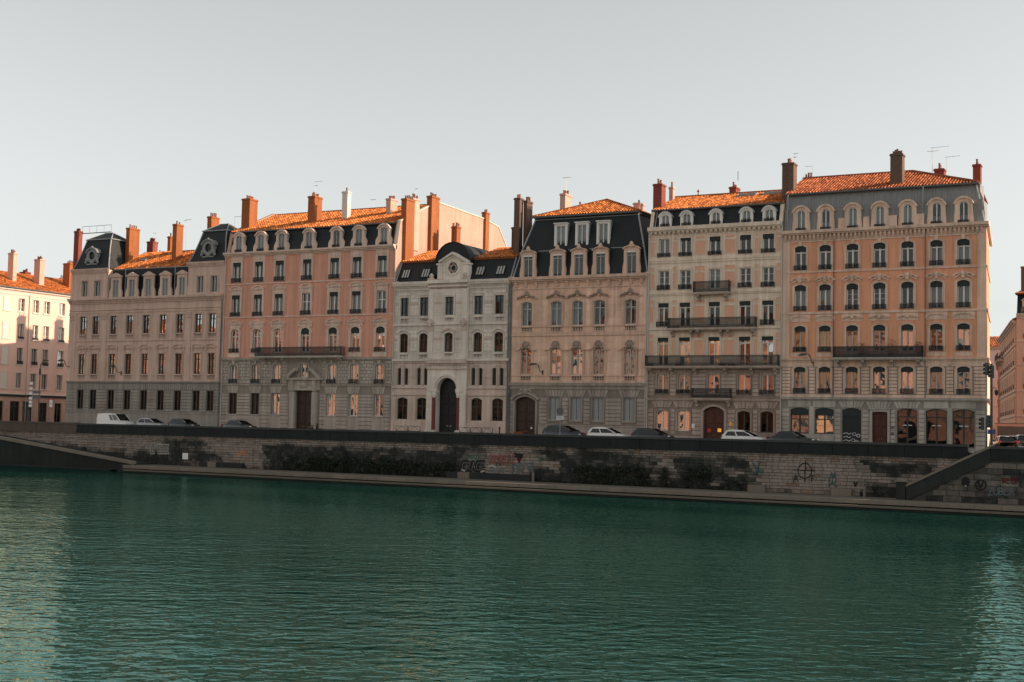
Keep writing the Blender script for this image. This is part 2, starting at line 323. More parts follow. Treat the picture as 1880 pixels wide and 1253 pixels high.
def railing_mesh(w, h, d=.16, sp=.085, deco=True, mt='iron'):
    def f():
        m = MB(); x = w/2
        m.box(-x, x, -d-.03, -d+.03, h-.045, h); m.box(-x, x, -d-.015, -d+.015, .03, .06); m.box(-x, x, -d-.012, -d+.012, h-.17, h-.15)
        if deco: m.box(-x, x, -d-.012, -d+.012, .22, .24)
        for sx in (-1, 1):
            m.box(sx*x-.015, sx*x+.015, -d-.02, .02, h-.04, h-.005); m.box(sx*x-.015, sx*x+.015, -d-.02, .02, .03, .06); m.box(sx*x-.02, sx*x+.02, -d-.02, -d+.02, 0, h)
        k = max(2, int(w/sp))
        for i in range(1, k): m.box(-x+w*i/k-.018, -x+w*i/k+.018, -d-.012, -d+.012, .05, h-.03)
        if deco:
            for i in range(0, k-1, 2):
                a = -x+w*i/k; b = -x+w*(i+2)/k
                m.bar((a, -d, .07), (b, -d, .22), .018, .018); m.bar((b, -d, .07), (a, -d, .22), .018, .018); m.bar((a, -d, h-.16), ((a+b)/2, -d, h-.05), .016, .016); m.bar((b, -d, h-.16), ((a+b)/2, -d, h-.05), .016, .016)
        return m.mesh('railing', M[mt])
    return cached(('rl',)+rd(w, h, d, sp, deco, mt), f)
def surround_mesh(w, h, rise, t, pr, mt, ears=False):
    def f():
        m = MB(); o = [(w/2+t, -.02)]+arc(w+2*t, h-rise, rise+t if rise else 0)+[(-w/2-t, -.02)]
        if not rise: o = [(w/2+t, -.02), (w/2+t, h+t), (-w/2-t, h+t), (-w/2-t, -.02)]
        i_ = [(w/2, -.02)]+arc(w, h-rise, rise)+[(-w/2, -.02)]
        m.strip(o, i_, -pr, .03)
        m.strip([(p*1.012, q+.004) for p, q in o], [(p*(1+t*.7/w), q+t*.35) for p, q in o] if False else [(a+(b-a)*.28, c+(d-c)*.28) for (a, c), (b, d) in zip(o, i_)], -pr-.035, -pr+.01)
        if ears:
            for sx in (-1, 1): m.box(sx*(w/2+t)-.09, sx*(w/2+t)+.09, -pr-.02, .02, h-rise-.3, h-rise-.08)
        return m.mesh('surround', M[mt])
    return cached(('su',)+rd(w, h, rise, t, pr, mt, ears), f)
def sill_mesh(w, mt, pr=.12, h=.12):
    def f():
        m = MB(); m.box(-w/2, w/2, -pr, .1, -h, -.005); m.box(-w/2+.05, w/2-.05, -pr*.6, .1, -h-.07, -h); return m.mesh('sill', M[mt])
    return cached(('si',)+rd(w, mt, pr, h), f)
def pediment_mesh(kind, w, mt, mt2=None):
    def f():
        m = MB(); x = w/2
        if kind in ('tri', 'seg'):
            r = .42 if kind == 'tri' else .40
            m.box(-x, x, -.20, .02, 0, .10); m.box(-x+.04, x-.04, -.13, .02, -.09, 0)
            if kind == 'tri': o = [(x+.02, .10), (0, .10+r), (-x-.02, .10)]; i_ = [(x-.28, .10), (0, r-.03), (-x+.28, .10)]
            else: o = arc(2*x+.04, .10, r, 10); i_ = arc(2*x-.42, .10, r-.13, 10)
            m.strip(o, i_, -.20, .02); m.prism([(-x+.1, .1)]+list(reversed(i_[1:-1]))[:0]+[(x-.1, .1)]+i_[1:-1], -.06, .02)
            for sx in (-1, 1): m.box(sx*(x-.22)-.09, sx*(x-.22)+.09, -.12, .02, -.42, -.09)
        elif kind == 'hood':                      # eyebrow moulding with carved keystone
            o = arc(2*x, 0, .30, 10); i_ = arc(2*x-.1, -.10, .27, 10); m.strip(o, i_, -.17, .02)
            m.strip([(p, q-.12) for p, q in i_], [(p*.9, q-.24) for p, q in i_], -.08, .02)
            for sx in (-1, 1): m.box(sx*(x-.1)-.12, sx*(x-.1)+.12, -.16, .02, -.13, .0); m.blob((sx*.32, -.08, .06), (.2, .09, .09))
            m.prism([(-.13, -.28), (.13, -.28), (.18, .36), (-.18, .36)], -.24, .02); m.blob((0, -.22, .12), (.13, .1, .17))
        elif kind == 'panel':                     # curved hood over a plain panel
            o = arc(2*x, 0, .30, 10); i_ = arc(2*x-.2, -.02, .20, 10); m.strip(o, i_, -.15, .02)
            for sx in (-1, 1): m.box(sx*(x-.12)-.12, sx*(x-.12)+.12, -.13, .02, -.12, .03)
            m.box(-x*.6, x*.6, -.05, .02, -.32, -.02)
        elif kind == 'carved':                    # hood filled with rich carving
            o = arc(2*x, 0, .32, 10); i_ = arc(2*x-.16, -.05, .26, 10); m.strip(o, i_, -.18, .02)
            rr = random.Random(5)
            for i in range(16):
                u = -x*.7+1.4*x*i/15; m.blob((u, -.07, .16-abs(u)*.25+rr.uniform(-.1, .08)), (.09, .08, .08), 5)
            m.blob((0, -.14, .08), (.2, .14, .2)); m.box(-x*.7, x*.7, -.04, .02, -.3, -.1)
        elif kind == 'garland':                   # swag hood with crest
            o = [(x, -.24), (x*.88, -.14), (x*.64, .02), (x*.36, .16), (0, .22), (-x*.36, .16), (-x*.64, .02), (-x*.88, -.14), (-x, -.24)]
            i_ = [(p*.94, q-.13) for p, q in o]; m.strip(o, i_, -.26, .02)
            rr = random.Random(9)
            for i in range(14):
                u = -x*.8+1.6*x*i/13; m.blob((u, -.27, .17-abs(u)*.34+rr.uniform(-.03, .05)), (.12, .10, .10), 5, 1)
            m.blob((0, -.2, .34), (.20, .15, .27), 7, 1); m.blob((-.19, -.16, .2), .13, 6, 1); m.blob((.19, -.16, .2), .13, 6, 1)
            m.box(-.18, .18, -.22, .02, -.14, .1)
        elif kind == 'cartouche':                 # big shell over an arched window
            m.strip(arc(2*x*.78, -.1, .38, 10), arc(2*x*.66, -.12, .26, 10), -.2, .02)
            for sx in (-1, 1): m.strip([(sx*x*.5, .08), (sx*x*.75, -.08), (sx*x, -.14)], [(sx*x*.5, -.08), (sx*x*.75, -.2), (sx*x, -.24)], -.22, .02)
            m.blob((0, -.1, .34), (.40, .2, .40), 9, 1)
            for i in range(9):
                t = math.pi*i/8; m.blob((.38*math.cos(t), -.16, .30+.42*math.sin(t)), (.11, .1, .12), 5, 1)
            for sx in (-1, 1): m.blob((sx*.5, -.14, .06), (.18, .1, .12), 6, 1); m.blob((sx*.22, -.24, .30), (.1, .08, .1), 6, 1)
        return m.mesh('pediment', [M[mt], M[mt2 or mt]])
    return cached(('pd', kind)+rd(w, mt, mt2), f)

class Bld:
    def __init__(s, name, label, x0, x1, depth, ztop, cat='building', interior=True, group=None):
        s.x0, s.x1, s.depth, s.ox, s.rn = x0, x1, depth, (x0+x1)/2, random.Random(name)
        s.root = empty(name, (s.ox, 0, 0), label, cat, group)
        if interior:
            m = MB(); m.box(x0+.4-s.ox, x1-.4-s.ox, .95, 1.15, 0, ztop); s.part('dark_room_backing', m, 'room')  # added dark panel that keeps light out behind the panes
    def part(s, name, mb, mt, parent=None, kind=None, smooth=False, tint=False, loc=(0,0,0)):
        ms = [M[k] for k in (mt if isinstance(mt, (list, tuple)) else [mt])]
        me = mb if not isinstance(mb, MB) else mb.mesh(name, ms, smooth, tint)
        return obj(name, me, parent or s.root, loc, kind=kind)
    def L(s, X): return X-s.ox
    # -- walls with real openings
    def wall(s, name, mt, x0, x1, z0, z1, rows, y=0., dep=.34):
        m = MB(); z = z0
        def rect(a, b, c, d):
            if b-a > .001 and d-c > .001: m.poly([(a, y, c), (b, y, c), (b, y, d), (a, y, d)])
        xa, xb = s.L(x0), s.L(x1)
        for za, zb, ops in sorted(rows, key=lambda r: r[0]):
            rect(xa, xb, z, za); x = xa
            for X, w, zs, zh, rise in sorted(ops):
                c = s.L(X); a, b = c-w/2, c+w/2; rect(x, a, za, zb); rect(a, b, za, zs); x = b
                hd = [(c+p, q) for p, q in arc(w, zh-rise, rise)]
                if rise > .001:
                    k = len(hd)//2; top = max(zb, zh+.01)
                    m.poly([(p, y, q) for p, q in hd[:k+1]]+[(c, y, top), (b, y, top)][0:2]); m.poly([(p, y, q) for p, q in hd[k:]]+[(a, y, top), (c, y, top)])
                else: rect(a, b, zh, zb)
                lp = [(a, zs), (b, zs)]+hd
                for i in range(len(lp)):
                    p, q = lp[i], lp[(i+1) % len(lp)]; m.poly([(q[0], y, q[1]), (p[0], y, p[1]), (p[0], y+dep, p[1]), (q[0], y+dep, q[1])])
            rect(x, xb, za, zb); z = zb
        rect(xa, xb, z, z1)
        return s.part(name, m, mt)
    def shell(s, mt, z1, prof=None, th=.35, x0=None, x1=None, left=True, right=True, back=True, y0=.02):
        """side and back walls; prof = roof profile (y, z) from front to back"""
        a, b = s.L(x0 or s.x0), s.L(x1 or s.x1); pr = prof or [(y0, z1), (s.depth, z1)]
        poly = [(pr[0][0], 0), (pr[-1][0], 0)]+list(reversed(pr))
        for nm, q0, q1, on in (('side_wall', a, a+th, left), ('side_wall', b-th, b, right)):
            if on: m = MB(); m.prismx(poly, q0, q1); s.part(nm, m, mt)
        if back: m = MB(); m.box(a+th, b-th, s.depth-.35, s.depth-.01, 0, pr[-1][1]-.02); s.part('back_wall', m, mt)
    def band(s, name, mt, z0, z1, pr, x0=None, x1=None, y1=.04):
        m = MB(); m.box(s.L(s.x0 if x0 is None else x0), s.L(s.x1 if x1 is None else x1), -pr, y1, z0, z1); return s.part(name, m, mt)
    def cornice(s, mt, steps, x0=None, x1=None, name='cornice', y1=.25):
        m = MB(); a, b = s.L(s.x0 if x0 is None else x0), s.L(s.x1 if x1 is None else x1)
        pts = [(y1, steps[0][1])]
        for pr, za, zb in steps: pts += [(-pr, za), (-pr-.03, zb-.02), (-pr-.03, zb)]
        pts += [(y1, steps[-1][2])]; m.prismx(pts, a, b); return s.part(name, m, mt)
    def dentils(s, mt, z0, z1, pr, w, pitch, x0=None, x1=None, name='dentils', kind='stuff'):
        m = MB(); a, b = s.L(s.x0 if x0 is None else x0), s.L(s.x1 if x1 is None else x1); n = int((b-a)/pitch); off = (b-a-n*pitch)/2+(pitch-w)/2
        for i in range(n):
            x = a+off+i*pitch; m.prismx([(.03, z0), (-pr*.45, z0), (-pr, z0+(z1-z0)*.55), (-pr, z1), (.03, z1)], x, x+w)
        return s.part(name, m, mt, kind=kind)
    def blocks(s, parent, mt, x0, x1, z0, z1, ch, bw=None, pr=.055, gap=.07):
        """rusticated stones, each one a piece of its own"""
        n = max(1, round((z1-z0)/ch)); hgt = (z1-z0)/n
        for i in range(n):
            za = z0+i*hgt+gap/2; zb = z0+(i+1)*hgt-gap/2; cuts = [x0, x1]
            if bw:
                k = max(1, round((x1-x0)/bw)); cuts = [x0]+[x0+(x1-x0)*(j+(.5 if i % 2 else 0))/k for j in range(0 if i % 2 else 1, k)]+[x1]
            for a, b in zip(cuts, cuts[1:]):
                w = b-a-gap
                if w < .08: continue
                def f(w=w, h=zb-za):
                    m = MB(); m.bev(-w/2, w/2, -pr, .02, 0, h, .022); return m.mesh('stone_block', M[mt])
                obj('stone_block', cached(('bk', mt)+rd(w, zb-za, pr), f), parent, (s.L((a+b)/2), 0, za))
    def voussoirs(s, parent, mt, X, w, z0, h, n=5, splay=.5, pr=.07):
        """fan of wedge stones over a flat head"""
        for i in range(n):
            u0, u1 = -1+2*i/n, -1+2*(i+1)/n; g = .02
            def f(u0=u0, u1=u1):
                m = MB(); m.prism([(w/2*u0+g, 0), (w/2*u1-g, 0), ((w/2+splay*h)*u1-g, h), ((w/2+splay*h)*u0+g, h)], -pr-(.05 if abs(u0+u1) < .1 else 0), .02); return m.mesh('voussoir', M[mt])
            obj('voussoir', cached(('vs', mt)+rd(w, h, u0, u1, splay, pr), f), parent, (s.L(X), 0, z0))
    # -- windows
    def window(s, X, w, zs, zh, rise=0., fm='white_frame', gm='glass', tr=.72, bars=(), cur=.5, curm='curtain', lam=0., rail=0., railx=.12, sur=None, ped=None, sill=None, keyst=None, parent=None, y=0., curh=None, split=True):
        h = zh-zs; r = s.rn
        if gm == 'glass' and r.random() < .4: gm = 'glass_dim'
        W = obj('window', frame_mesh(w, h, rise, tr, bars, fm), parent or s.root, (s.L(X) if parent is None else X, y, zs))
        zz = [(.07, h)] if not tr else [(.07, tr*h-.03), (tr*h+.03, h)]
        for a, b in zz:
            for sd in (-1, 1):
                obj('pane', pane_mesh(w, h, rise, a, b, sd, gm), W, (0, .235, 0), (r.gauss(0, .004), 0, r.gauss(0, .006)))
        if r.random() < cur:
            full = r.random(); z1 = h-.1-(rise*.6); z0 = .1
            if full < .45: obj('curtain', curtain_mesh(w*.92, z0, z1, curm), W, (0, .42, 0))
            else:
                for sd in (-1, 1): obj('curtain', curtain_mesh(w*.30, z0, z1, curm), W, (sd*w*.31, .42, 0))
        if lam:
            def f():
                m = MB(); k = 7; n = 9
                if rise: m.prism([(w/2-.02, h-rise-lam*.45), (w/2-.02, h-rise)]+arc(w-.04, h-rise, rise-.02)+[(-w/2+.02, h-rise-lam*.45)], .04, .09)
                else: m.box(-w/2+.02, w/2-.02, .04, .09, h-lam, h-.01)
                for i in range(n): m.prism([(-w/2+.03+(w-.06)*i/n, h-rise-lam+.02), (-w/2+.03+(w-.06)*(i+.5)/n, h-rise-lam-.06), (-w/2+.03+(w-.06)*(i+1)/n, h-rise-lam+.02), (-w/2+.03+(w-.06)*(i+1)/n, h-rise-lam*.4), (-w/2+.03+(w-.06)*i/n, h-rise-lam*.4)], .045, .07)
                return m.mesh('blind_pelmet', M['blind'])
            obj('blind_pelmet', cached(('lm',)+rd(w, h, rise, lam), f), W)
        if rail: obj('railing', railing_mesh(w+2*railx, rail), W)
        if sur: obj('surround', surround_mesh(w, h, rise, *sur), W)
        if sill: obj('sill', sill_mesh(w+.4, sill), W)
        if ped: obj('pediment', pediment_mesh(ped[0], ped[1], *ped[3:]), W, (0, 0, h+ped[2]))
        if keyst: 
            def f(): m = MB(); m.prism([(-.12, -.02), (.12, -.02), (.18, .42), (-.18, .42)], -.17, .02); return m.mesh('keystone', M[keyst])
            obj('keystone', cached(('ks', keyst), f), W, (0, 0, h-.02))
        return W
    def row(s, xs, w, zs, zh, rise=0., **k):
        for i, X in enumerate(xs):
            kk = {a: (b[i] if isinstance(b, list) else b) for a, b in k.items()}
            s.window(X, w, zs, zh, rise, **kk)
        return [(X, w, zs, zh, rise) for X in xs]
    def balustrade(s, X, w, z0, z1, mt, n=None, y=-.02, dark=True):
        def f():
            m = MB(); x = w/2; h = z1-z0; m.box(-x-.1, x+.1, -.1, .05, h-.1, h); m.box(-x-.1, x+.1, -.08, .05, 0, .07)
            k = n or max(4, int(w/.17))
            for i in range(k):
                c = -x+w*(i+.5)/k; m.lathe([(.035, .07), (.06, .07+(h-.17)*.3), (.03, .07+(h-.17)*.75), (.05, h-.1)], (c, -.02, 0), 6)
            return m.mesh('balustrade', M[mt])
        b = obj('balustrade', cached(('bl',)+rd(w, z1-z0, mt, n or 0), f), s.root, (s.L(X), y, z0))
        return b
    def balcony(s, x0, x1, z, hgt, dep, mt, brackets=(), fill=.085, th=.18):
        m = MB(); a, b = s.L(x0), s.L(x1); c = (a+b)/2; w = b-a
        m.box(-w/2, w/2, -dep, .05, -th, 0); m.box(-w/2+.06, w/2-.06, -dep+.08, .05, -th-.08, -th)
        B = obj('balcony', m.mesh('balcony', M[mt]), s.root, (c, 0, z))
        rl = MB(); d = dep-.06
        for zz_, t in ((hgt-.05, .05), (hgt-.2, .02), (.07, .03), (.28, .02)):
            rl.box(-w/2+.05, w/2-.05, -d-.025, -d+.025, zz_, zz_+t)
            for sx in (-1, 1): rl.box(sx*(w/2-.06)-.02, sx*(w/2-.06)+.02, -d, 0, zz_, zz_+t)
        k = int(w/fill)
        for i in range(k+1):
            x = -w/2+.06+(w-.12)*i/k; rl.box(x-.017, x+.017, -d-.012, -d+.012, 0, hgt-.03)
            if i < k-1 and i % 2 == 0:
                x2 = -w/2+.06+(w-.12)*(i+2)/k
                rl.bar((x, -d, .1), (x2, -d, .28), .02, .018); rl.bar((x2, -d, .1), (x, -d, .28), .02, .018); rl.bar((x, -d, hgt-.2), ((x+x2)/2, -d, hgt-.06), .018, .018); rl.bar((x2, -d, hgt-.2), ((x+x2)/2, -d, hgt-.06), .018, .018)
        for sx in (-1, 1):
            for i in range(int(d/.1)): rl.box(sx*(w/2-.06)-.011, sx*(w/2-.06)+.011, -d+i*.1, -d+i*.1+.022, 0, hgt-.03)
            rl.box(sx*(w/2-.06)-.03, sx*(w/2-.06)+.03, -d-.03, -d+.03, 0, hgt+.06)
        obj('railing', rl.mesh('railing', M['iron']), B)
        def f():
            q = MB(); q.prismx([(.04, -.62), (-.12, -.60), (-.22, -.42), (-dep*.55, -.22), (-dep*.8, -.16), (-dep*.8, 0), (.04, 0)], -.13, .13); q.blob((0, -.2, -.5), (.14, .13, .13)); return q.mesh('bracket', M[mt])
        for X in brackets: obj('bracket', cached(('br',)+rd(dep, mt), f), B, (s.L(X)-c, 0, -th-.08))
        return B
    def door(s, X, w, z0, z1, rise, mt, leaves=2, y=.24, panels=3):
        h = z1-z0; m = MB(); m.prism(loop(w+.02, h, rise), y, y+.08)
        D = obj('door', m.mesh('door', M[mt]), s.root, (s.L(X), 0, z0))
        for sd in (-1, 1):
            for i in range(panels):
                zb = .25+(h-rise-.5)*i/panels; q = MB(); pw = w/2-.3; q.bev(-pw/2, pw/2, -.045, .02, 0, (h-rise-.5)/panels-.16, .035); obj('door_panel', q.mesh('door_panel', M[mt]), D, (sd*w/4, y, zb))
        q = MB(); q.box(-.03, .03, y-.05, y+.01, .05, h-rise-.05); obj('door_post', q.mesh('door_post', M[mt]), D)
        q = MB(); q.blob((.12, y-.07, 1.1), .05); q.blob((-.12, y-.07, 1.1), .05); obj('door_knob', q.mesh('door_knob', M['gilt']), D)
        return D
    # -- roofs
    def tiles(s, pts, mt='tile', pitch=.36, course=.42, parent=None, name='roof_tiles', x_off=0.):
        """barrel tiles over a planar polygon; pts (world) start with the two eave corners"""
        P0, P1 = Vector(pts[0]), Vector(pts[1]); e = (P1-P0).normalized(); nrm = None
        for q in pts[2:]:
            c = e.cross(Vector(q)-P0)
            if c.length > .1: nrm = c.normalized(); break
        if nrm.z < 0: nrm = -nrm
        u = nrm.cross(e).normalized()
        if u.z < 0: u = -u
        pol = [((Vector(q)-P0).dot(e), (Vector(q)-P0).dot(u)) for q in pts]
        lo, hi = min(p[0] for p in pol), max(p[0] for p in pol); m = MB(); O = Vector((s.ox, 0, 0))
        k = int((hi-lo)/pitch); r = pitch*.33
        m.poly([Vector(q)-O+nrm*.0 for q in pts], 0, .2)
        sec = [(-r, 0), (-r*.72, r*.62), (0, r*.95), (r*.72, r*.62), (r, 0)]; rr = s.rn
        for i in range(k):
            x = lo+(i+.5)*(hi-lo)/k; ys = []
            for a, b in zip(pol, pol[1:]+pol[:1]):
                if (a[0]-x)*(b[0]-x) < 0: ys.append(a[1]+(b[1]-a[1])*(x-a[0])/(b[0]-a[0]))
            if len(ys) < 2: continue
            y0, y1 = min(ys)-.05, max(ys); nc = max(1, int((y1-y0)/course))
            for j in range(nc):
                ya, yb = y0+(y1-y0)*j/nc, y0+(y1-y0)*(j+1)/nc+.02; dx = rr.uniform(-.012, .012); t = rr.random()**1.3; la, lb = .035+rr.uniform(0, .012), .012
                A = [P0-O+e*(x+dx+p*1.06)+u*ya+nrm*(q*1.06+la) for p, q in sec]; B = [P0-O+e*(x+dx+p*.92)+u*yb+nrm*(q*.92+lb) for p, q in sec]; b0 = len(m.v)
                m.v += [tuple(q) for q in A+B]
                for w_ in range(4): m.f.append((b0+w_, b0+w_+1, b0+6+w_, b0+5+w_)); m.m.append(0); m.t.append(t)
                m.f.append((b0, b0+1, b0+2, b0+3, b0+4)); m.m.append(0); m.t.append(0.)
        return s.part(name, m, mt, parent, kind='stuff', tint=True)
    def chimney(s, X0, X1, Y0, Y1, z0, z1, mt='brick', pots=3, cap='brick', parent=None, name='chimney'):
        m = MB(); a, b = s.L(X0), s.L(X1); cx, cy = (a+b)/2, (Y0+Y1)/2; hw, hd = abs(b-a)/2, abs(Y1-Y0)/2
        m.box(-hw, hw, -hd, hd, 0, z1-z0-.22)
        C = obj(name, m.mesh(name, M[mt]), parent or s.root, (cx, cy, z0))
        q = MB(); q.box(-hw-.07, hw+.07, -hd-.07, hd+.07, z1-z0-.219, z1-z0-.08); q.box(-hw-.02, hw+.02, -hd-.02, hd+.02, z1-z0-.079, z1-z0); obj('chimney_cap', q.mesh('chimney_cap', M[cap if cap in M else mt]), C)
        long_y = hd > hw; L_ = hd if long_y else hw
        for i in range(pots):
            t = (-1+2*(i+.5)/pots)*L_*.82; hh = s.rn.uniform(.3, .55); p = MB(); p.lathe([(.11, 0), (.085, hh*.8), (.11, hh*.82), (.11, hh), (.05, hh)], (0 if long_y else t, t if long_y else 0, z1-z0), 7)
            obj('chimney_pot', p.mesh('chimney_pot', M['pot']), C)
        return C
    def chim(s, xl, xc, xr, yt, Y, z0, mt='brick', pots=3, cap=None):
        """front-left, front-right and back-right edges as measured"""
        p = at(xl, yt, Y); q = at(xc, yt, Y); r = at_x(xr, yt, q.x); return s.chimney(p.x, q.x, Y, r.y, z0, q.z, mt, pots, cap or mt)
    def antenna(s, px, ytop, ybase, Y, arms=((0., 1.0),), flip=1):
        a, b = at(px, ybase, Y), at(px, ytop, Y); m = MB(); h = b.z-a.z+1.2; m.tube([(0, 0, 0), (0, 0, h)], .022, 5)
        for dz, ln in arms:
            m.tube([(-.15*flip, 0, h-dz), (ln*flip, 0, h-dz+.06)], .014, 4)
            for i in range(6): x = ln*flip*(.1+.16*i); m.tube([(x, -.22+.02*i, h-dz+.02), (x, .22-.02*i, h-dz+.02)], .010, 4)
        return obj('antenna', m.mesh('antenna', M['galv']), s.root, (s.L(a.x), Y, a.z-1.2))
    def pipe(s, X, z0, z1, mt='pipe', y=-.1, r=.055):
        m = MB(); m.tube([(0, 0, 0), (0, 0, z1-z0)], r, 8)
        for i in range(1, 7): z = (z1-z0)*i/7; m.tube([(0, 0, z), (0, 0, z+.07)], r*1.35, 8)
        return obj('drainpipe', m.mesh('drainpipe', M[mt]), s.root, (s.L(X), y, z0))
    def dormer(s, X, z0, w, h, rise, jw, hd_, mt, mtb, y=.2, dep=1.6, scroll=0., cap='arch', fm='grey_frame', gm='glass_dark', tr=.0, rail=0., cur=.3, capm=None, over=.12):
        c = s.L(X); m = MB()
        for sx in (-1, 1):
            a, b = sorted((sx*w/2, sx*(w/2+jw))); m.box(a, b, 0, .3, 0, h-rise)
            if scroll: m.prism([(sx*(w/2+jw-.01), 0), (sx*(w/2+jw+scroll), 0), (sx*(w/2+jw+scroll), h*.22), (sx*(w/2+jw+scroll*.75), h*.36), (sx*(w/2+jw+scroll*.15), h*.5), (sx*(w/2+jw-.01), h*.62)], .02, .26)
        if cap == 'arch':
            i_ = arc(w, h-rise, rise); o = arc(w+2*jw, h-rise, rise+jw*.9); m.strip(o, i_, 0, .3)
            o2 = arc(w+2*jw+2*over, h-rise+.02, rise+jw*.9+over); o1 = arc(w+2*jw-.02, h-rise+.02, rise+jw*.9-.05); m.strip(o2, o1, -.14, .3)
        elif cap == 'tri':
            m.box(-w/2-jw, w/2+jw, 0, .3, h, h+hd_); m.box(-w/2-jw-over, w/2+jw+over, -.14, .3, h+hd_-.02, h+hd_+.10)
            m.prism([(-w/2-jw-over, h+hd_+.1), (w/2+jw+over, h+hd_+.1), (0, h+hd_+.52)], -.13, .3)
        elif cap == 'flat':
            m.box(-w/2-jw, w/2+jw, 0, .3, h, h+hd_); m.box(-w/2-jw-over, w/2+jw+over, -.16, .4, h+hd_-.01, h+hd_+.09)
        elif cap == 'crest':
            i_ = arc(w, h-.001, .0); m.strip([(w/2+jw, h), (w/2+jw-.04, h+hd_*.6), (w/4, h+hd_*.95), (0, h+hd_*1.05), (-w/4, h+hd_*.95), (-w/2-jw+.04, h+hd_*.6), (-w/2-jw, h)], [(w/2, h), (w/3, h), (w/6, h), (0, h), (-w/6, h), (-w/3, h), (-w/2, h)], 0, .3)
            m.strip([(w/2+jw+over, h+hd_*.45), (w/2+jw*.6, h+hd_*.85), (w/4, h+hd_*1.1), (0, h+hd_*1.2), (-w/4, h+hd_*1.1), (-w/2-jw*.6, h+hd_*.85), (-w/2-jw-over, h+hd_*.45)], [(w/2+jw, h+hd_*.32), (w/2+jw*.6, h+hd_*.66), (w/4, h+hd_*.9), (0, h+hd_), (-w/4, h+hd_*.9), (-w/2-jw*.6, h+hd_*.66), (-w/2-jw, h+hd_*.32)], -.16, .3)
            m.blob((0, -.05, h+hd_*1.25), (.22, .18, .36), 7); m.blob((-.2, -.05, h+hd_*1.0), .14); m.blob((.2, -.05, h+hd_*1.0), .14)
        D = obj('dormer', m.mesh('dormer', M[mt]), s.root, (c, y, z0))
        q = MB(); ow = w+2*jw-.06; q.prism(loop(ow, h+(jw*.85 if cap == 'arch' else hd_ if cap != 'tri' else hd_+.05), (rise+jw*.8) if cap == 'arch' else 0), .299, dep); obj('dormer_cheeks', q.mesh('dormer_cheeks', M[mtb]), D)
        if cap == 'arch' and capm:
            q = MB(); q.strip(arc(w+2*jw+2*over+.06, h-rise, rise+jw*.9+over+.03), arc(w+2*jw+2*over-.02, h-rise, rise+jw*.9+over-.02), -.16, dep); obj('dormer_roof', q.mesh('dormer_roof', M[capm]), D)
        q = MB(); q.prism(loop(w-.02, h-.02, rise), .285, .298); obj('dormer_dark_backing', q.mesh('dormer_dark_backing', M['room']), D)  # dark panel painted in for the unlit space behind the panes
        q = MB(); t = .07; q.ring(loop(w+.005, h, rise), loop(w-2*t, h-t, max(0, rise-.02) if rise else 0, t), .12, .2); q.box(-.045, .045, .115, .2, t, arcz(0, w, h, rise)-t)
        if tr: q.box(-w/2+t, w/2-t, .118, .2, tr*h-.03, tr*h+.03)
        obj('dormer_frame', q.mesh('dormer_frame', M[fm]), D)
        for sd in (-1, 1): obj('pane', pane_mesh(w, h, rise, .07, h, sd, gm), D, (0, .17, 0), (s.rn.gauss(0, .01), 0, s.rn.gauss(0, .008)))
        if s.rn.random() < cur: obj('curtain', curtain_mesh(w*.9, .08, h-.1-rise*.5, 'curtain'), D, (0, .245, 0))
        if rail: obj('railing', railing_mesh(w+.12, rail, .1), D)
        return D

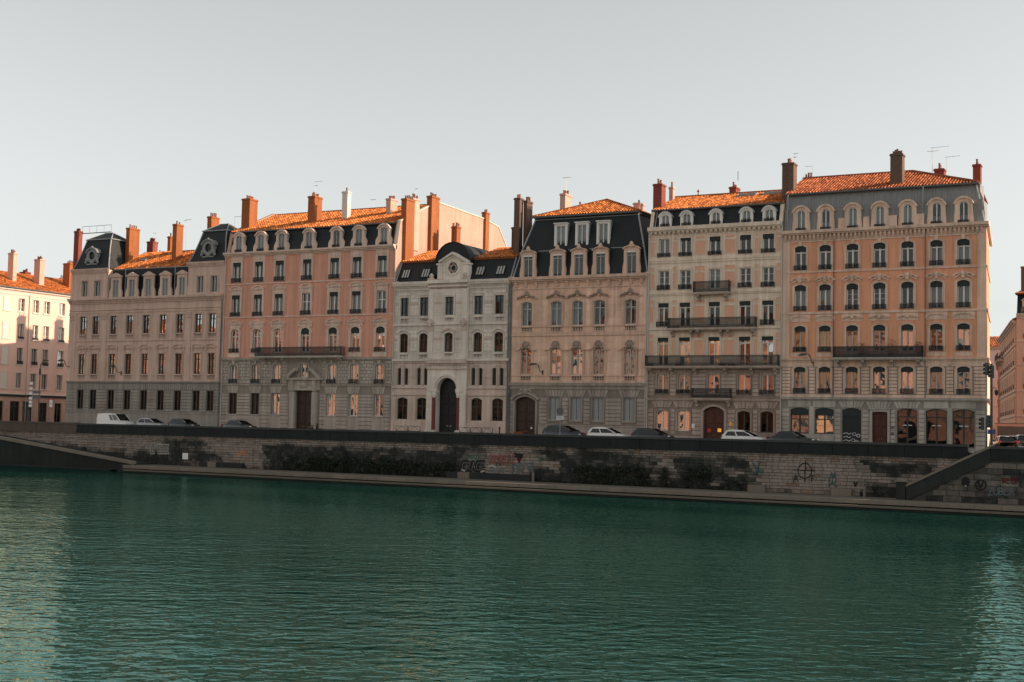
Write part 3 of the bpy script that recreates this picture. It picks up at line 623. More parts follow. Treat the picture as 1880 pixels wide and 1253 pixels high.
# ------------------------------------------------------------------ ground and river
WATER = -4.12; STREET = .42
def quay_y(X): return -16.5+(-19-X)*.066          # line of the embankment wall
def Q(X, d, z): return (X, quay_y(X)-d, z)        # d = metres out from the wall towards the river
def sheet(name, pts, mt, kind='structure'):
    m = MB(); m.poly(pts); return obj(name, m.mesh(name, M[mt]), kind=kind)
def water_mat():
    m = bpy.data.materials.new('river_water'); m.use_nodes = True; n, l = m.node_tree.nodes, m.node_tree.links; bs = n['Principled BSDF']
    n.remove(bs); out = n['Material Output']; df = n.new('ShaderNodeBsdfDiffuse'); df.inputs['Color'].default_value = (.0003, .026, .022, 1)
    gl = n.new('ShaderNodeBsdfGlossy'); gl.inputs['Color'].default_value = (.56, .97, .88, 1); gl.inputs['Roughness'].default_value = .025; fr = n.new('ShaderNodeFresnel'); fr.inputs['IOR'].default_value = 1.33; mx = n.new('ShaderNodeMixShader')
    l.new(df.outputs[0], mx.inputs[1]); l.new(gl.outputs[0], mx.inputs[2]); l.new(mx.outputs[0], out.inputs['Surface'])
    geo = n.new('ShaderNodeNewGeometry')
    def nz(mp, sc, det, rot=0):
        q = n.new('ShaderNodeMapping'); q.inputs['Scale'].default_value = mp; vr = n.new('ShaderNodeVectorRotate'); vr.rotation_type = 'Z_AXIS'; vr.inputs['Angle'].default_value = -.49+rot; l.new(geo.outputs['Position'], vr.inputs['Vector']); l.new(vr.outputs[0], q.inputs[0])
        t = n.new('ShaderNodeTexNoise'); t.inputs['Scale'].default_value = sc; t.inputs['Detail'].default_value = det; t.inputs['Roughness'].default_value = .55; l.new(q.outputs[0], t.inputs['Vector']); return t.outputs['Fac']
    def mm(op, a, b):
        t = n.new('ShaderNodeMath'); t.operation = op
        for i, x in enumerate((a, b)):
            if isinstance(x, (int, float)): t.inputs[i].default_value = x
            else: l.new(x, t.inputs[i])
        return t.outputs[0]
    big = nz((.35, 1, 1), .05, 3, .05)                                    # broad patches of rougher and calmer water
    amp = mm('ADD', -.35, mm('MULTIPLY', big, 2.8))
    h = mm('ADD', mm('MULTIPLY', nz((.7, 1, 1), 1.9, 1, -.12), 1.0), mm('MULTIPLY', nz((.8, 1, 1), 4.8, 1, .18), .32))
    h = mm('ADD', h, mm('MULTIPLY', nz((.45, 1, 1), .55, 1, .06), 1.0))
    bp = n.new('ShaderNodeBump'); bp.inputs['Strength'].default_value = 1; bp.inputs['Distance'].default_value = .055
    l.new(mm('MULTIPLY', h, amp), bp.inputs['Height']); l.new(bp.outputs[0], gl.inputs['Normal']); l.new(bp.outputs[0], fr.inputs['Normal']); l.new(mm('MULTIPLY', fr.outputs[0], .92), mx.inputs[0]); return m
M['water'] = water_mat()
sheet('river_water', [(-700, -127, WATER), (500, -127, WATER), (500, 60, WATER), (-700, 60, WATER)], 'water')
# land of the far bank, starting at the embankment
sheet('street', [(-600, quay_y(-600)-.02, STREET), (-17, quay_y(-17), STREET), (60, quay_y(60), STREET), (900, 0, STREET), (900, 1500, STREET), (-600, 1500, STREET)], 'asphalt')
def slab(name, pts, z0, z1, mt):
    m = MB(); n = len(pts); m.poly([(x, y, z1) for x, y in pts])
    for i in range(n): a, b = pts[i], pts[(i+1) % n]; m.poly([(a[0], a[1], z0), (b[0], b[1], z0), (b[0], b[1], z1), (a[0], a[1], z1)])
    return obj(name, m.mesh(name, M[mt]), kind='structure')
slab('pavement', [(-135.4, -3.2), (-19.6, -3.2), (-19.6, 1), (-135.4, 1)], STREET-.05, STREET+.13, 'pave')
slab('kerb', [(-135.4, -3.42), (-19.6, -3.42), (-19.6, -3.2), (-135.4, -3.2)], STREET-.05, STREET+.135, 'kerb')
slab('quayside_pavement', [(-300, quay_y(-300)+.3), (-19, quay_y(-19)+.3), (-19, quay_y(-19)+2.2), (-300, quay_y(-300)+2.2)], STREET-.05, STREET+.12, 'pave')

# ------------------------------------------------------------------ corner building with two slate pavilions
def building_pavilions():
    b = Bld('corner_building', 'grey-rose stone corner building with two slate pavilion roofs and round windows', -135.2, -109.45, 13, 21)
    xs = [-132.75, -130.53, -127.44, -124.66, -121.88, -119.1, -116.33, -113.33, -111.12]
    g = b.row(xs, 1.12, 2.92, 5.36, fm='dark_frame', gm='glass_black', cur=.1, tr=0)
    gw = b.wall('ground_floor_wall', 'b1gl', b.x0, b.x1, 0, 6.42, [(2.9, 5.38, g)])
    b.band('plinth', 'b1g', 0, 2.45, .10); b.band('plinth_moulding', 'b1g', 2.45, 2.68, .16)
    ed = [b.x0]+sum([[x-.56, x+.56] for x in xs], [])+[b.x1]
    for a, c in zip(ed[::2], ed[1::2]): b.blocks(gw, 'b1g', a+.05, c-.05, 2.70, 5.40, .385)
    for i, x in enumerate(xs):
        l_ = (xs[i-1]+x)/2 if i else b.x0+.2; r_ = (xs[i+1]+x)/2 if i < 8 else b.x1-.2
        n = max(4, round((r_-l_)/.33))
        for k in range(n):
            w = (r_-l_)/n
            def f(w=w): m = MB(); m.bev(-w/2+.018, w/2-.018, -.06, .02, 0, .74, .02); return m.mesh('voussoir', M['b1g'])
            obj('voussoir', cached(('b1v', round(w, 2)), f), gw, (b.L(l_+w*(k+.5)), 0, 5.46))
    b.cornice('b1g', [(.10, 6.24, 6.36), (.24, 6.36, 6.5)], name='string_course')
    r1 = b.row(xs, 1.1, 7.42, 9.98, fm='dark_frame', tr=.72, cur=.25, sur=(.16, .05, 'b1'), ped=('seg', 2.0, .72, 'b1'))
    r2 = b.row(xs, 1.1, 12.56, 14.87, fm='dark_frame', tr=.72, cur=.15, sur=(.15, .05, 'b1'))
    b.wall('upper_wall', 'b1', b.x0, b.x1, 6.42, 17.0, [(6.85, 7.27, [(x, 1.2, 6.86, 7.27, 0) for x in xs]), (7.4, 10.02, r1), (12.06, 12.42, [(x, 1.2, 12.07, 12.42, 0) for x in xs]), (12.5, 14.9, r2)])
    for x in xs: b.balustrade(x, 1.25, 6.78, 7.38, 'b1'); b.balustrade(x, 1.25, 12.0, 12.52, 'b1')
    b.band('string_course', 'b1', 11.62, 11.76, .11); b.band('sill_course', 'b1', 7.30, 7.40, .05, y1=.02)
    b.band('architrave', 'b1', 15.28, 15.42, .09); b.band('architrave', 'b1', 15.62, 15.74, .12)
    for a, c in ((-135.05, -133.95), (-129.4, -128.5), (-115.3, -114.45), (-110.35, -109.6)):
        m = MB(); w = c-a; m.box(-w/2, w/2, -.10, .02, 6.56, 14.35); m.box(-w/2-.06, w/2+.06, -.14, .02, 6.52, 7.0)
        p = obj('pilaster', m.mesh('pilaster', M['b1']), b.root, (b.L((a+c)/2), 0, 0))
        q = MB(); q.box(-w/2-.08, w/2+.08, -.18, .02, 15.02, 15.18); q.box(-w/2, w/2, -.12, .02, 14.36, 15.0)
        for k in range(5): q.blob((-w/2+w*(k+.5)/5, -.14, 14.55), (.1, .08, .14), 5); q.blob((-w/2+w*(k+.5)/5, -.15, 14.85), (.1, .08, .12), 5)
        obj('capital', q.mesh('capital', M['b1']), p)
    b.cornice('b1', [(.14, 16.5, 16.66), (.30, 16.72, 16.9), (.55, 16.94, 17.22)])
    b.shell('b1', 21)
    m = MB(); m.box(b.L(b.x0)+.02, b.L(-122), 13, 31, 0, 20.8); m.prismx([(12.9, 20.8), (12.9, 20.9), (22, 22.2), (31.2, 20.9), (31.2, 20.8)], b.L(b.x0)-.1, b.L(-122)); b.part('rear_wing', m, 'b1')
    for y in (15.6, 16.9, 22.6): b.chimney(b.x0+.1, b.x0+.9, y, y+1.3, 20, 25.2 if y != 16.9 else 23.4, 'brick_red', 3, 'brick_red')
    # attic: two end pavilions and dormers between them
    for px in (0, 1):
        xa, xb, tx = ((-135.05, -128.75, xs[:2]), (-115.3, -109.5, xs[7:]))[px]; zt = (20.95, 21.15)[px]
        r = b.row(tx, 1.02, 17.5, 19.52, fm='grey_frame', gm='glass_dark', tr=.0, cur=.9, sur=(.14, .05, 'b1'), y=.06)
        b.wall('pavilion_wall', 'b1', xa, xb, 17.1, zt, [(17.45, 19.56, r)], y=.06)
        
        for u in (b.L(xa), b.L(xb)-.3): m = MB(); m.box(u, u+.3, .08, 6, 17.1, zt); b.part('pavilion_side', m, 'b1')
        b.cornice('b1', [(.05, zt-.42, zt-.3), (.16, zt-.22, zt-.1), (.28, zt-.06, zt+.16)], xa-.05, xb+.05, name='pavilion_cornice')
        z0 = zt+.17; ztop = z0+4.0; yb = 6.0
        levels = [(xa, xb, .15, yb, z0), (xa+.45, xb-.45, .62, yb-.4, z0+1.3), (xa+.80, xb-.80, 1.05, yb-.8, z0+2.7), (xa+1.05, xb-1.05, 1.45, yb-1.1, ztop)]
        m = MB()
        for (a, c, d, e, z), (a2, c2, d2, e2, z2) in zip(levels, levels[1:]):
            A = [(b.L(a), d, z), (b.L(c), d, z), (b.L(c), e, z), (b.L(a), e, z)]; B = [(b.L(a2), d2, z2), (b.L(c2), d2, z2), (b.L(c2), e2, z2), (b.L(a2), e2, z2)]
            for i in range(4): m.poly([A[i], A[(i+1) % 4], B[(i+1) % 4], B[i]])
        a, c, d, e, z = levels[-1]; a, c = b.L(a), b.L(c); m2 = MB(); cx, cy = (a+c)/2, (d+e)/2
        T = [(a-.12, d-.12, z+.03), (c+.12, d-.12, z+.03), (c+.12, e+.12, z+.03), (a-.12, e+.12, z+.03)]; r1_, r2_ = (cx-.7, cy, z+1.1), (cx+.7, cy, z+1.1)
        m.poly([T[0], T[1], r2_, r1_]); m.poly([T[2], T[3], r1_, r2_]); m.poly([T[1], T[2], r2_]); m.poly([T[3], T[0], r1_])
        rf = b.part('pavilion_roof', m, 'slate')
        fl = MB()
        for i in (0, 1): 
            for j in (2, 3): fl.tube([(b.L(l_[i]), l_[j], l_[4]+.01) for l_ in levels], .085, 5)
        for p, q in ((T[0], T[1]), (T[1], T[2]), (T[3], T[0]), (T[0], r1_), (T[1], r2_), (r1_, r2_), (T[2], r2_)): fl.tube([p, q], .075, 5)
        b.part('lead_flashing', fl, 'lead', rf)
        # round window with scrolled frame
        cx = (xa+xb)/2-.05; cz = z0+1.75; yf = .35; circ = lambda r, n=20: [(r*math.cos(2*math.pi*k/n), r*math.sin(2*math.pi*k/n)) for k in range(n)]
        m = MB(); m.ring(circ(.86), circ(.52), -.12, .5); m.ring(circ(.96), circ(.84), -.05, .5); m.strip(arc(2.2, .35, .75), arc(1.8, .35, .6), -.25, .9)
        m.blob((0, -.1, 1.05), (.3, .2, .24)); m.blob((0, -.08, -.98), (.3, .16, .2)); m.box(-.9, .9, -.1, .5, -1.18, -1.02)
        for sx in (-1, 1): m.blob((sx*.92, -.05, -.55), (.24, .18, .36)); m.blob((sx*1.05, -.05, -.85), (.22, .16, .2))
        o = b.part('round_window', m, 'zinc', loc=(b.L(cx), yf, cz)); m = MB(); m.poly([(x, .1, z) for x, z in circ(.55)]); b.part('pane', m, 'glass_black', o); m = MB(); m.prism(circ(.6), .3, .4); b.part('window_back', m, 'room', o)
    m = MB(); xa, xb = b.L(-128.72), b.L(-115.33); m.prismx([(.45, 17.15), (1.25, 20.9), (12.6, 20.9), (12.6, 17.15)], xa, xb); ms = b.part('mansard', m, 'slate')
    for x in xs[2:7]: b.dormer(x, 17.3, .98, 2.2, 0, .34, .42, 'b1', 'slate', y=.12, dep=1.5, scroll=.26, cap='tri', fm='grey_frame', cur=.9, over=.1)
    for x in (-126.0, -117.7): b.pipe(x, 17.3, 20.9, 'lead', y=.35, r=.05)
    m = MB(); m.prismx([(1.1, 20.9), (1.1, 21.02), (6.5, 23.8), (12.8, 21.02), (12.8, 20.9)], xa, xb); rf = b.part('roof', m, 'tile')
    m = MB(); m.tube([(xa, 1.0, 20.98), (xb, 1.0, 21.0)], .09, 6); b.part('gutter', m, 'lead')
    b.tiles([(-128.7, 1.0, 21.0), (-115.35, 1.0, 21.0), (-115.35, 6.5, 23.85), (-128.7, 6.5, 23.85)], parent=rf)
    for px_, py_ in ((265, 469), (283, 477)):
        p = at(px_, py_, 3.6); m = MB(); m.ring([(-.45, -.3), (.45, -.3), (.45, .3), (-.45, .3)], [(-.36, -.22), (.36, -.22), (.36, .22), (-.36, .22)], -.06, .06); o = obj('skylight', m.mesh('skylight', M['lead']), b.root, (b.L(p.x), 3.6, 22.55 if px_ < 270 else 22.3), (-1.09, 0, 0)); m = MB(); m.poly([(-.37, 0, -.23), (.37, 0, -.23), (.37, 0, .23), (-.37, 0, .23)]); obj('pane', m.mesh('pane', M['glass']), o)
    b.chim(136.5, 145, 152, 424, 5.0, 20, 'brick_red', 4); b.chim(232, 238.5, 257, 418, 3.4, 21, 'brick', 4); b.chim(317.5, 325, 337, 411, 2.6, 21, 'brick', 2)
    b.chim(270, 281, 290, 443, 8.5, 20, 'brick_red', 5); b.chim(308, 313, 319, 434, 7.5, 20, 'brick', 1); b.chim(381, 388.5, 403, 397, 7, 20, 'brick', 4)
    b.antenna(286.5, 428, 444, 8.6, ((.05, -.6),)); b.antenna(341, 403, 460, 5.0, ((.1, .8), (.2, -.5)))
    m = MB(); p0 = at(148, 429, 5); p1 = at(211, 431, 6)
    for dz in (0, .95): m.tube([(b.L(p0.x), 5.3, p0.z+dz), (b.L(p1.x), 5.3, p0.z+dz)], .03 if dz else .06, 5)
    for k in range(5): x = b.L(p0.x+(p1.x-p0.x)*k/4); m.tube([(x, 5.3, p0.z), (x, 5.3, p0.z+.95)], .02, 4)
    b.part('roof_walkway', m, 'iron')
    m = MB()
    for px_ in (171, 195, 379):
        x = b.L(at(px_, 771).x); q = MB(); q.prism([(x-.45, .55), (x+.45, .55)]+[(x+p, q_) for p, q_ in arc(.9, .55, .45)], -.13, -.09); b.part('cellar_vent', q, 'room')
    b.pipe(-109.62, .3, 16.9, 'pipe_dark', y=-.14)
building_pavilions()

# ------------------------------------------------------------------ terracotta building with the deep gable
def building_terracotta():
    b = Bld('terracotta_building', 'terracotta rendered building with arched mansard dormers and tall sunlit gable', -109.43, -84.66, 26.3, 22)
    xs = [-107.55, -104.17, -101.05, -97.02, -93.06, -89.9, -86.43]
    gx = xs[:3]+xs[4:]
    g = b.row(gx, 1.22, 2.6, 5.11, fm=['dark_frame']*2+['grey_frame']+['white_frame']*3, gm=['glass_black']*2+['glass']*4, tr=0, cur=.3, sill='b2g')
    D = b.door(-96.87, 2.45, .2, 5.44, 0, 'wood', y=.3, panels=4)
    gw = b.wall('ground_floor_wall', 'b2gl', b.x0, b.x1, 0, 6.1, [(.2, 5.46, g+[(-96.87, 2.45, .2, 5.44, 0)])])
    r1x = [1.15]*7
    r1 = [(x, 1.15, 6.32, 8.6, .26) for x in gx]
    b.row(gx, 1.15, 6.32, 8.6, .26, fm='white_frame', tr=0, cur=.5, rail=.5, railx=.06, sur=(.2, .06, 'b2g'), keyst='b2g')
    r1 += b.row([xs[3]], 1.15, 7.05, 8.6, 0, fm='white_frame', tr=0, cur=.4, sur=(.16, .06, 'b2g'))
    fw = b.wall('first_floor_wall', 'b2gl', b.x0, b.x1, 6.1, 9.3, [(6.28, 8.66, r1)])
    ed = [b.x0]+sum([[x-.61, x+.61] for x in gx[:3]], [])+[-99.0]
    for a, c in zip(ed[::2], ed[1::2]): b.blocks(gw, 'b2g', a+.08, c-.08, 2.5, 5.05, .36); b.blocks(gw, 'b2g', a+.08, c-.08, .6, 2.44, .46)
    ed = [-94.75]+sum([[x-.61, x+.61] for x in gx[3:]], [])+[b.x1]
    for a, c in zip(ed[::2], ed[1::2]): b.blocks(gw, 'b2g', a+.08, c-.08, 2.5, 5.05, .36); b.blocks(gw, 'b2g', a+.08, c-.08, .6, 2.44, .46)
    for x in gx:
        b.voussoirs(gw, 'b2g', x, 1.3, 5.15, .8, 5, .42)
        def f(): m = MB(); m.bev(-.85, .85, -.09, .02, 0, 1.75, .04); return m.mesh('plinth_panel', M['b2g'])
        obj('plinth_panel', cached('b2pp', f), gw, (b.L(x), 0, .65))
    ed = [b.x0+.1]+sum([[x-.8, x+.8] for x in gx[:3]], [])+[-99.4]+[-94.4]+sum([[x-.8, x+.8] for x in gx[3:]], [])+[b.x1-.1]
    for a, c in zip(ed[::2], ed[1::2]): b.blocks(fw, 'b2g', a, c, 6.3, 8.95, .38, .62)
    b.cornice('b2g', [(.08, 5.98, 6.08), (.18, 6.08, 6.2)], name='string_course'); b.cornice('b2g', [(.10, 8.98, 9.12), (.26, 9.12, 9.34)], name='string_course')
    # portal: pilasters, entablature, broken segmental pediment
    m = MB()
    for sx in (-1, 1): m.box(b.L(-96.87)+sx*1.62-.36, b.L(-96.87)+sx*1.62+.36, -.32, .02, .2, 5.3); m.box(b.L(-96.87)+sx*1.62-.44, b.L(-96.87)+sx*1.62+.44, -.4, .02, .2, 1.2); m.prismx([(.02, 5.3), (-.3, 5.35), (-.5, 6.3), (-.5, 6.75), (.02, 6.75)], b.L(-96.87)+sx*1.62-.25, b.L(-96.87)+sx*1.62+.25)
    m.box(b.L(-99.1), b.L(-94.65), -.28, .02, 5.5, 6.7); m.box(b.L(-99.5), b.L(-94.25), -.62, .02, 6.72, 6.95)
    pt = b.part('portal', m, 'b2g'); m = MB(); c = b.L(-96.87)
    for sx in (-1, 1): m.strip([(c+sx*2.6, 6.96), (c+sx*2.1, 7.45), (c+sx*1.6, 7.85), (c+sx*1.1, 8.15)], [(c+sx*2.05, 6.96), (c+sx*1.75, 7.25), (c+sx*1.35, 7.58), (c+sx*1.0, 7.85)], -.58, .02); m.blob((c+sx*.95, -.4, 7.95), (.2, .2, .3))
    m.box(c-.75, c+.75, -.3, .02, 6.9, 7.03); b.part('broken_pediment', m, 'b2g', pt)
    q = MB(); q.blob((c, -.3, 6.15), (.5, .15, .4)); 
    for k in range(8): q.blob((c-.9+k*.257, -.28, 6.1+.1*math.cos(k*2)), (.14, .08, .12))
    b.part('carving', q, 'b2g', pt)
    L4 = dict(fm='white_frame', tr=0)
    r2 = b.row(xs, 1.2, 10.0, 12.87, .28, fm='white_frame', tr=.68, cur=.35, lam=[0, 0, 0, .4, .4, .4, .4], rail=[.5, .5, 0, 0, 0, .5, .5], sur=(.3, .07, 'b2s', True), ped=('tri', 2.25, .58, 'b2s'))
    r3 = b.row(xs, 1.25, 14.41, 17.0, fm='white_frame', gm='glass_dark', tr=[0, 0, 0, .6, 0, 0, .6], cur=.75, lam=[.42, .42, .42, 0, .42, .42, 0], rail=.5, sur=(.28, .07, 'b2s'), ped=('seg', 2.0, .62, 'b2s'))
    r4 = b.row(xs, 1.25, 18.53, 20.99, fm='white_frame', gm='glass_dark', tr=0, cur=.85, lam=.42, rail=.55, sur=(.28, .07, 'b2s'))
    b.wall('upper_wall', 'b2', b.x0, b.x1, 9.3, 21.9, [(9.98, 12.9, r2), (14.4, 17.02, r3), (18.5, 21.02, r4)])
    for x in xs:
        for z0, z1, pr in ((21.3, 21.68, .05), (13.0, 13.4, .05), (17.1, 17.6, .05)): b.band('lintel_panel', 'b2s', z0, z1, pr, x-.92, x+.92)
        b.band('apron_panel', 'b2s', 9.42, 9.92, .10, x-1.0, x+1.0)
    b.band('string_course', 'b2s', 18.26, 18.40, .09); b.band('string_course', 'b2s', 14.20, 14.34, .09); b.band('corner_strip', 'b2', 9.36, 21.6, .06, b.x1-.7, b.x1-.02)
    b.balcony(-103.7, -91.15, 9.52, 1.05, 1.0, 'b2g', (-102.6, -99.75, -95.8, -91.7))
    b.cornice('b2s', [(.12, 21.68, 21.8), (.32, 21.84, 21.98), (.5, 22.0, 22.2)])
    prof = [(.3, 22.0), (1.1, 24.95), (8.8, 28.2), (20.5, 27.85), (24.2, 27.35), (26.2, 25.3)]
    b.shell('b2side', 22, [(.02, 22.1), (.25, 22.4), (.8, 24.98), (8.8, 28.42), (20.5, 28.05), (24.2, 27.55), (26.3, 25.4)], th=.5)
    cp = MB(); a = b.L(b.x1)
    pf = [(.25, 22.4), (.8, 24.98), (8.8, 28.42), (20.5, 28.05), (24.2, 27.55), (26.3, 25.4)]
    for (y0, z0), (y1, z1) in zip(pf, pf[1:]): cp.prismx([(y0, z0+.01), (y1, z1+.01), (y1, z1+.14), (y0, z0+.14)], a-.34, a+.08)
    b.part('gable_coping', cp, 'b5')
    m = MB(); m.prismx([(.15, 22.1), (.95, 24.85), (2, 24.9), (2, 22.1)], b.L(b.x0)+.5, b.L(b.x1)-.5); b.part('mansard', m, 'slate')
    for x in xs: b.dormer(x, 22.3, .9, 2.0, .2, .34, .3, 'b2s', 'zinc', y=.12, dep=1.4, scroll=.34, fm='grey_frame', cur=.9, rail=.28, over=.13)
    m = MB(); m.prismx([(.85, 24.8), (.8, 24.88), (8.8, 28.1), (20.5, 27.75), (24.2, 27.2), (26.2, 25.2), (26.2, 24)], b.L(b.x0)+.1, b.L(b.x1)-.5); rf = b.part('roof', m, 'tile')
    b.tiles([(b.x0+.05, .75, 24.88), (b.x1-.5, .75, 24.88), (b.x1-.5, 8.8, 28.12), (b.x0+.05, 8.8, 28.12)], parent=rf)
    m = MB(); m.tube([(b.L(b.x0), 8.8, 28.2), (b.L(b.x1)-.5, 8.8, 28.2)], .13, 6); b.part('ridge_tiles', m, 'tile', rf)
    m = MB(); m.tube([(b.L(b.x0)+.1, .68, 24.85), (b.L(b.x1)-.4, .68, 24.85)], .09, 6); b.part('gutter', m, 'pipe_dark')
    b.chim(444.5, 459, 473.5, 364, 2.2, 24, 'brick', 7); b.chim(566, 578, 592, 359.5, 3.2, 24, 'brick', 6); b.chim(628.5, 638.5, 645, 351, 4.4, 24, 'brick_white', 1); b.chim(709, 717.5, 730, 364, 5.2, 24, 'brick_pink', 5)
    for y0, y1, zt, mt, z0, pr in ((1.4, 3.2, 27.75, 'brick', 18, .40), (3.25, 4.7, 28.1, 'brick_pink', 22, .12), (6.95, 8.7, 28.95, 'brick', 18, .40), (20.3, 21.25, 29.0, 'brick', 18, .3)): b.chimney(b.x1-.3, b.x1+pr, y0, y1, z0, zt, mt, 4 if y1-y0 > 1 else 2, mt)
    b.antenna(578.5, 334, 360, 3.8, ((.05, 1.0), (.5, .3))); b.antenna(431, 398, 415, 3, ((.05, 1.4),)); b.antenna(684.5, 366, 385, 8.8, ((.1, .4), (.1, -.4))); b.antenna(763, 346, 362, 4, ((.1, .25),))
    b.pipe(b.x1+.06, .3, 21.7, 'pipe', y=-.12); b.pipe(b.x0+.15, .3, 21.7, 'pipe', y=-.12)
    m = MB(); p = (b.L(-96.3), .18, 1.55); m.blob(p, (.09, .05, .14)); obj('door_plate', m.mesh('door_plate', M['gilt']), D, (0, 0, 0)).location = (-b.L(-96.87), 0, -.2)
building_terracotta()

# ------------------------------------------------------------------ white stone synagogue with the star window
def building_synagogue():
    b = Bld('synagogue', 'low white stone synagogue with star rose window and tall arched portal', -84.62, -69.67, 14, 18)
    xs = [-83.25, -80.66, -77.2, -73.65, -71.04]; sx_ = [xs[0], xs[1], xs[3], xs[4]]; CA, CB = -79.85, -74.85; PY = -.28
    sides = ((b.x0, CA, sx_[:2]), (CB, b.x1, sx_[2:]))
    for xa, xb, cc in sides:
        g = [(x, 1.37, 2.33, 4.79, .22) for x in cc]
        for x in cc:
            b.window(x, 1.37, 2.33, 4.79, .22, fm='dark_frame', gm='glass_black', tr=.62, bars=(.2, .4, .8), cur=.15)
        mz = []
        for x in cc:
            for d in (-.46, .46): mz += b.row([x+d], .50, 6.2, 8.13, .25, fm='dark_frame', gm='glass_dark', tr=0, cur=.1, sur=(.13, .05, 'b3l'))
        lw = b.wall('lower_wall', 'b3l', xa, xb, 0, 8.9, [(2.3, 4.85, g), (6.15, 8.2, mz)])
        r1 = b.row(cc, 1.1, 9.86, 12.02, .24, fm='dark_frame', gm='glass_dark', tr=.66, cur=.3, sur=(.16, .05, 'b3'))
        r2 = b.row(cc, 1.1, 13.99, 16.04, 0, fm='dark_frame', gm='glass_dark', tr=.7, cur=.15, sur=(.13, .05, 'b3'))
        uw = b.wall('upper_wall', 'b3j', xa, xb, 8.9, 17.1, [(9.26, 9.63, [(x, 1.05, 9.27, 9.62, 0) for x in cc]), (9.8, 12.08, r1), (13.33, 13.69, [(x, 1.0, 13.34, 13.68, 0) for x in cc]), (13.95, 16.1, r2)])
        ed = [xa]+sum([[x-.72, x+.72] for x in cc], [])+[xb]
        for a, c in zip(ed[::2], ed[1::2]):
            b.blocks(uw, 'b3', a+.03, c-.03, 9.95, 11.2, .36, .9, .035, .03); b.blocks(uw, 'b3', a+.03, c-.03, 11.5, 12.3, .36, .9, .035, .03); b.blocks(uw, 'b3', a+.03, c-.03, 14.0, 15.2, .36, .9, .035, .03); b.blocks(uw, 'b3', a+.03, c-.03, 15.5, 16.3, .4, .9, .035, .03)
            b.band('impost_course', 'b3l', 11.22, 11.48, .09, a+.02, c-.02); b.band('impost_course', 'b3l', 15.22, 15.46, .09, a+.02, c-.02)
            b.band('pier', 'b3l', .9, 4.95, .10, a+.08, c-.08); b.band('impost_course', 'b3l', 7.1, 7.4, .07, a+.06, c-.06)
        for x in cc:
            b.balustrade(x, 1.05, 13.27, 13.78, 'b3', 6); b.balustrade(x, 1.1, 9.2, 9.72, 'b3', 6)
            m = MB(); m.strip(arc(1.9, 12.0, .48), arc(1.5, 12.0, .34), -.14, .02); b.part('arch_moulding', m, 'b3', loc=(b.L(x), 0, 0)); m = MB(); m.lathe([(.09, 6.2), (.07, 6.4), (.07, 7.5), (.11, 7.7)], (0, -.02, 0), 8); b.part('colonnette', m, 'b3l', loc=(b.L(x), 0, 0)); b.band('lintel_band', 'b3', 16.32, 16.55, .06, x-.8, x+.8)
            m = MB(); m.strip(arc(1.5, 8.05, .42), arc(1.1, 8.05, .3), -.09, .02); b.part('arch_moulding', m, 'b3l', loc=(b.L(x), 0, 0))
        for nm, mt, z0, z1, pr in (('string_course', 'b3', 12.86, 13.1, .16), ('string_course', 'b3l', 8.66, 8.84, .14), ('string_course', 'b3', 8.86, 9.1, .3), ('string_course', 'b3l', 5.82, 6.02, .14), ('string_course', 'b3l', 5.05, 5.42, .16), ('plinth', 'b3l', 0, 2.1, .2)): b.band(nm, mt, z0, z1, pr, xa, xb)
        b.cornice('b3', [(.1, 16.85, 17.05), (.22, 17.1, 17.25), (.48, 17.32, 17.5), (.58, 17.52, 17.8)], xa, xb); b.dentils('b3', 17.06, 17.26, .3, .10, .2, xa, xb)
    # centre bay stands forward
    r1 = b.row([xs[2]], 1.1, 9.86, 12.02, .24, fm='dark_frame', gm='glass_dark', tr=.66, cur=.3, sur=(.2, .07, 'b3'), y=PY); r2 = b.row([xs[2]], 1.1, 13.99, 16.0, 0, fm='dark_frame', gm='glass_dark', tr=.7, cur=0, sur=(.2, .07, 'b3'), y=PY)
    dr = [(-77.28, 2.62, .2, 7.05, 1.31)]
    b.wall('centre_bay_wall', 'b3', CA, CB, 0, 18.0, [(.2, 7.2, dr), (9.36, 9.71, [(xs[2], 1.1, 9.37, 9.70, 0)]), (9.8, 12.1, r1), (13.33, 13.69, [(xs[2], 1.1, 13.34, 13.68, 0)]), (13.9, 16.05, r2)], y=PY, dep=.9)
    m = MB()
    for x, s in ((CA, 1), (CB, -1)): m.box(*sorted((b.L(x), b.L(x)+s*.2)), PY+.002, .3, 0, 18)
    b.part('centre_bay_return', m, 'b3')
    m = MB(); m.box(b.L(-78.7), b.L(-75.85), .45, .6, .2, 7.2); D = b.part('door', m, 'door_black')
    for sd in (-1, 1):
        for k in range(4): q = MB(); q.bev(-.5, .5, -.05, .01, 0, 1.1, .03); obj('door_panel', q.mesh('door_panel', M['door_black']), D, (b.L(-77.28)+sd*.62, .45, .4+k*1.25))
        q = MB(); q.box(b.L(-77.28)+sd*.2-.1, b.L(-77.28)+sd*.2+.1, .38, .42, 1.65, 1.72); q.bar((b.L(-77.28)+sd*.32, .4, 1.75), (b.L(-77.28)+sd*.12, .4, 1.6), .05, .03); obj('door_handle', q.mesh('door_handle', M['galv']), D)
    # horseshoe archivolts on jamb piers
    P = MB(); cx = b.L(-77.28)
    for (ro, ri, pr) in ((2.05, 1.75, .16), (1.76, 1.50, .26), (1.5, 1.27, .12)): P.strip([(cx+p, q) for p, q in arc(2*ro, 5.75, ro)], [(cx+p, q) for p, q in arc(2*ri, 5.75, ri)], PY-pr, PY+.02)
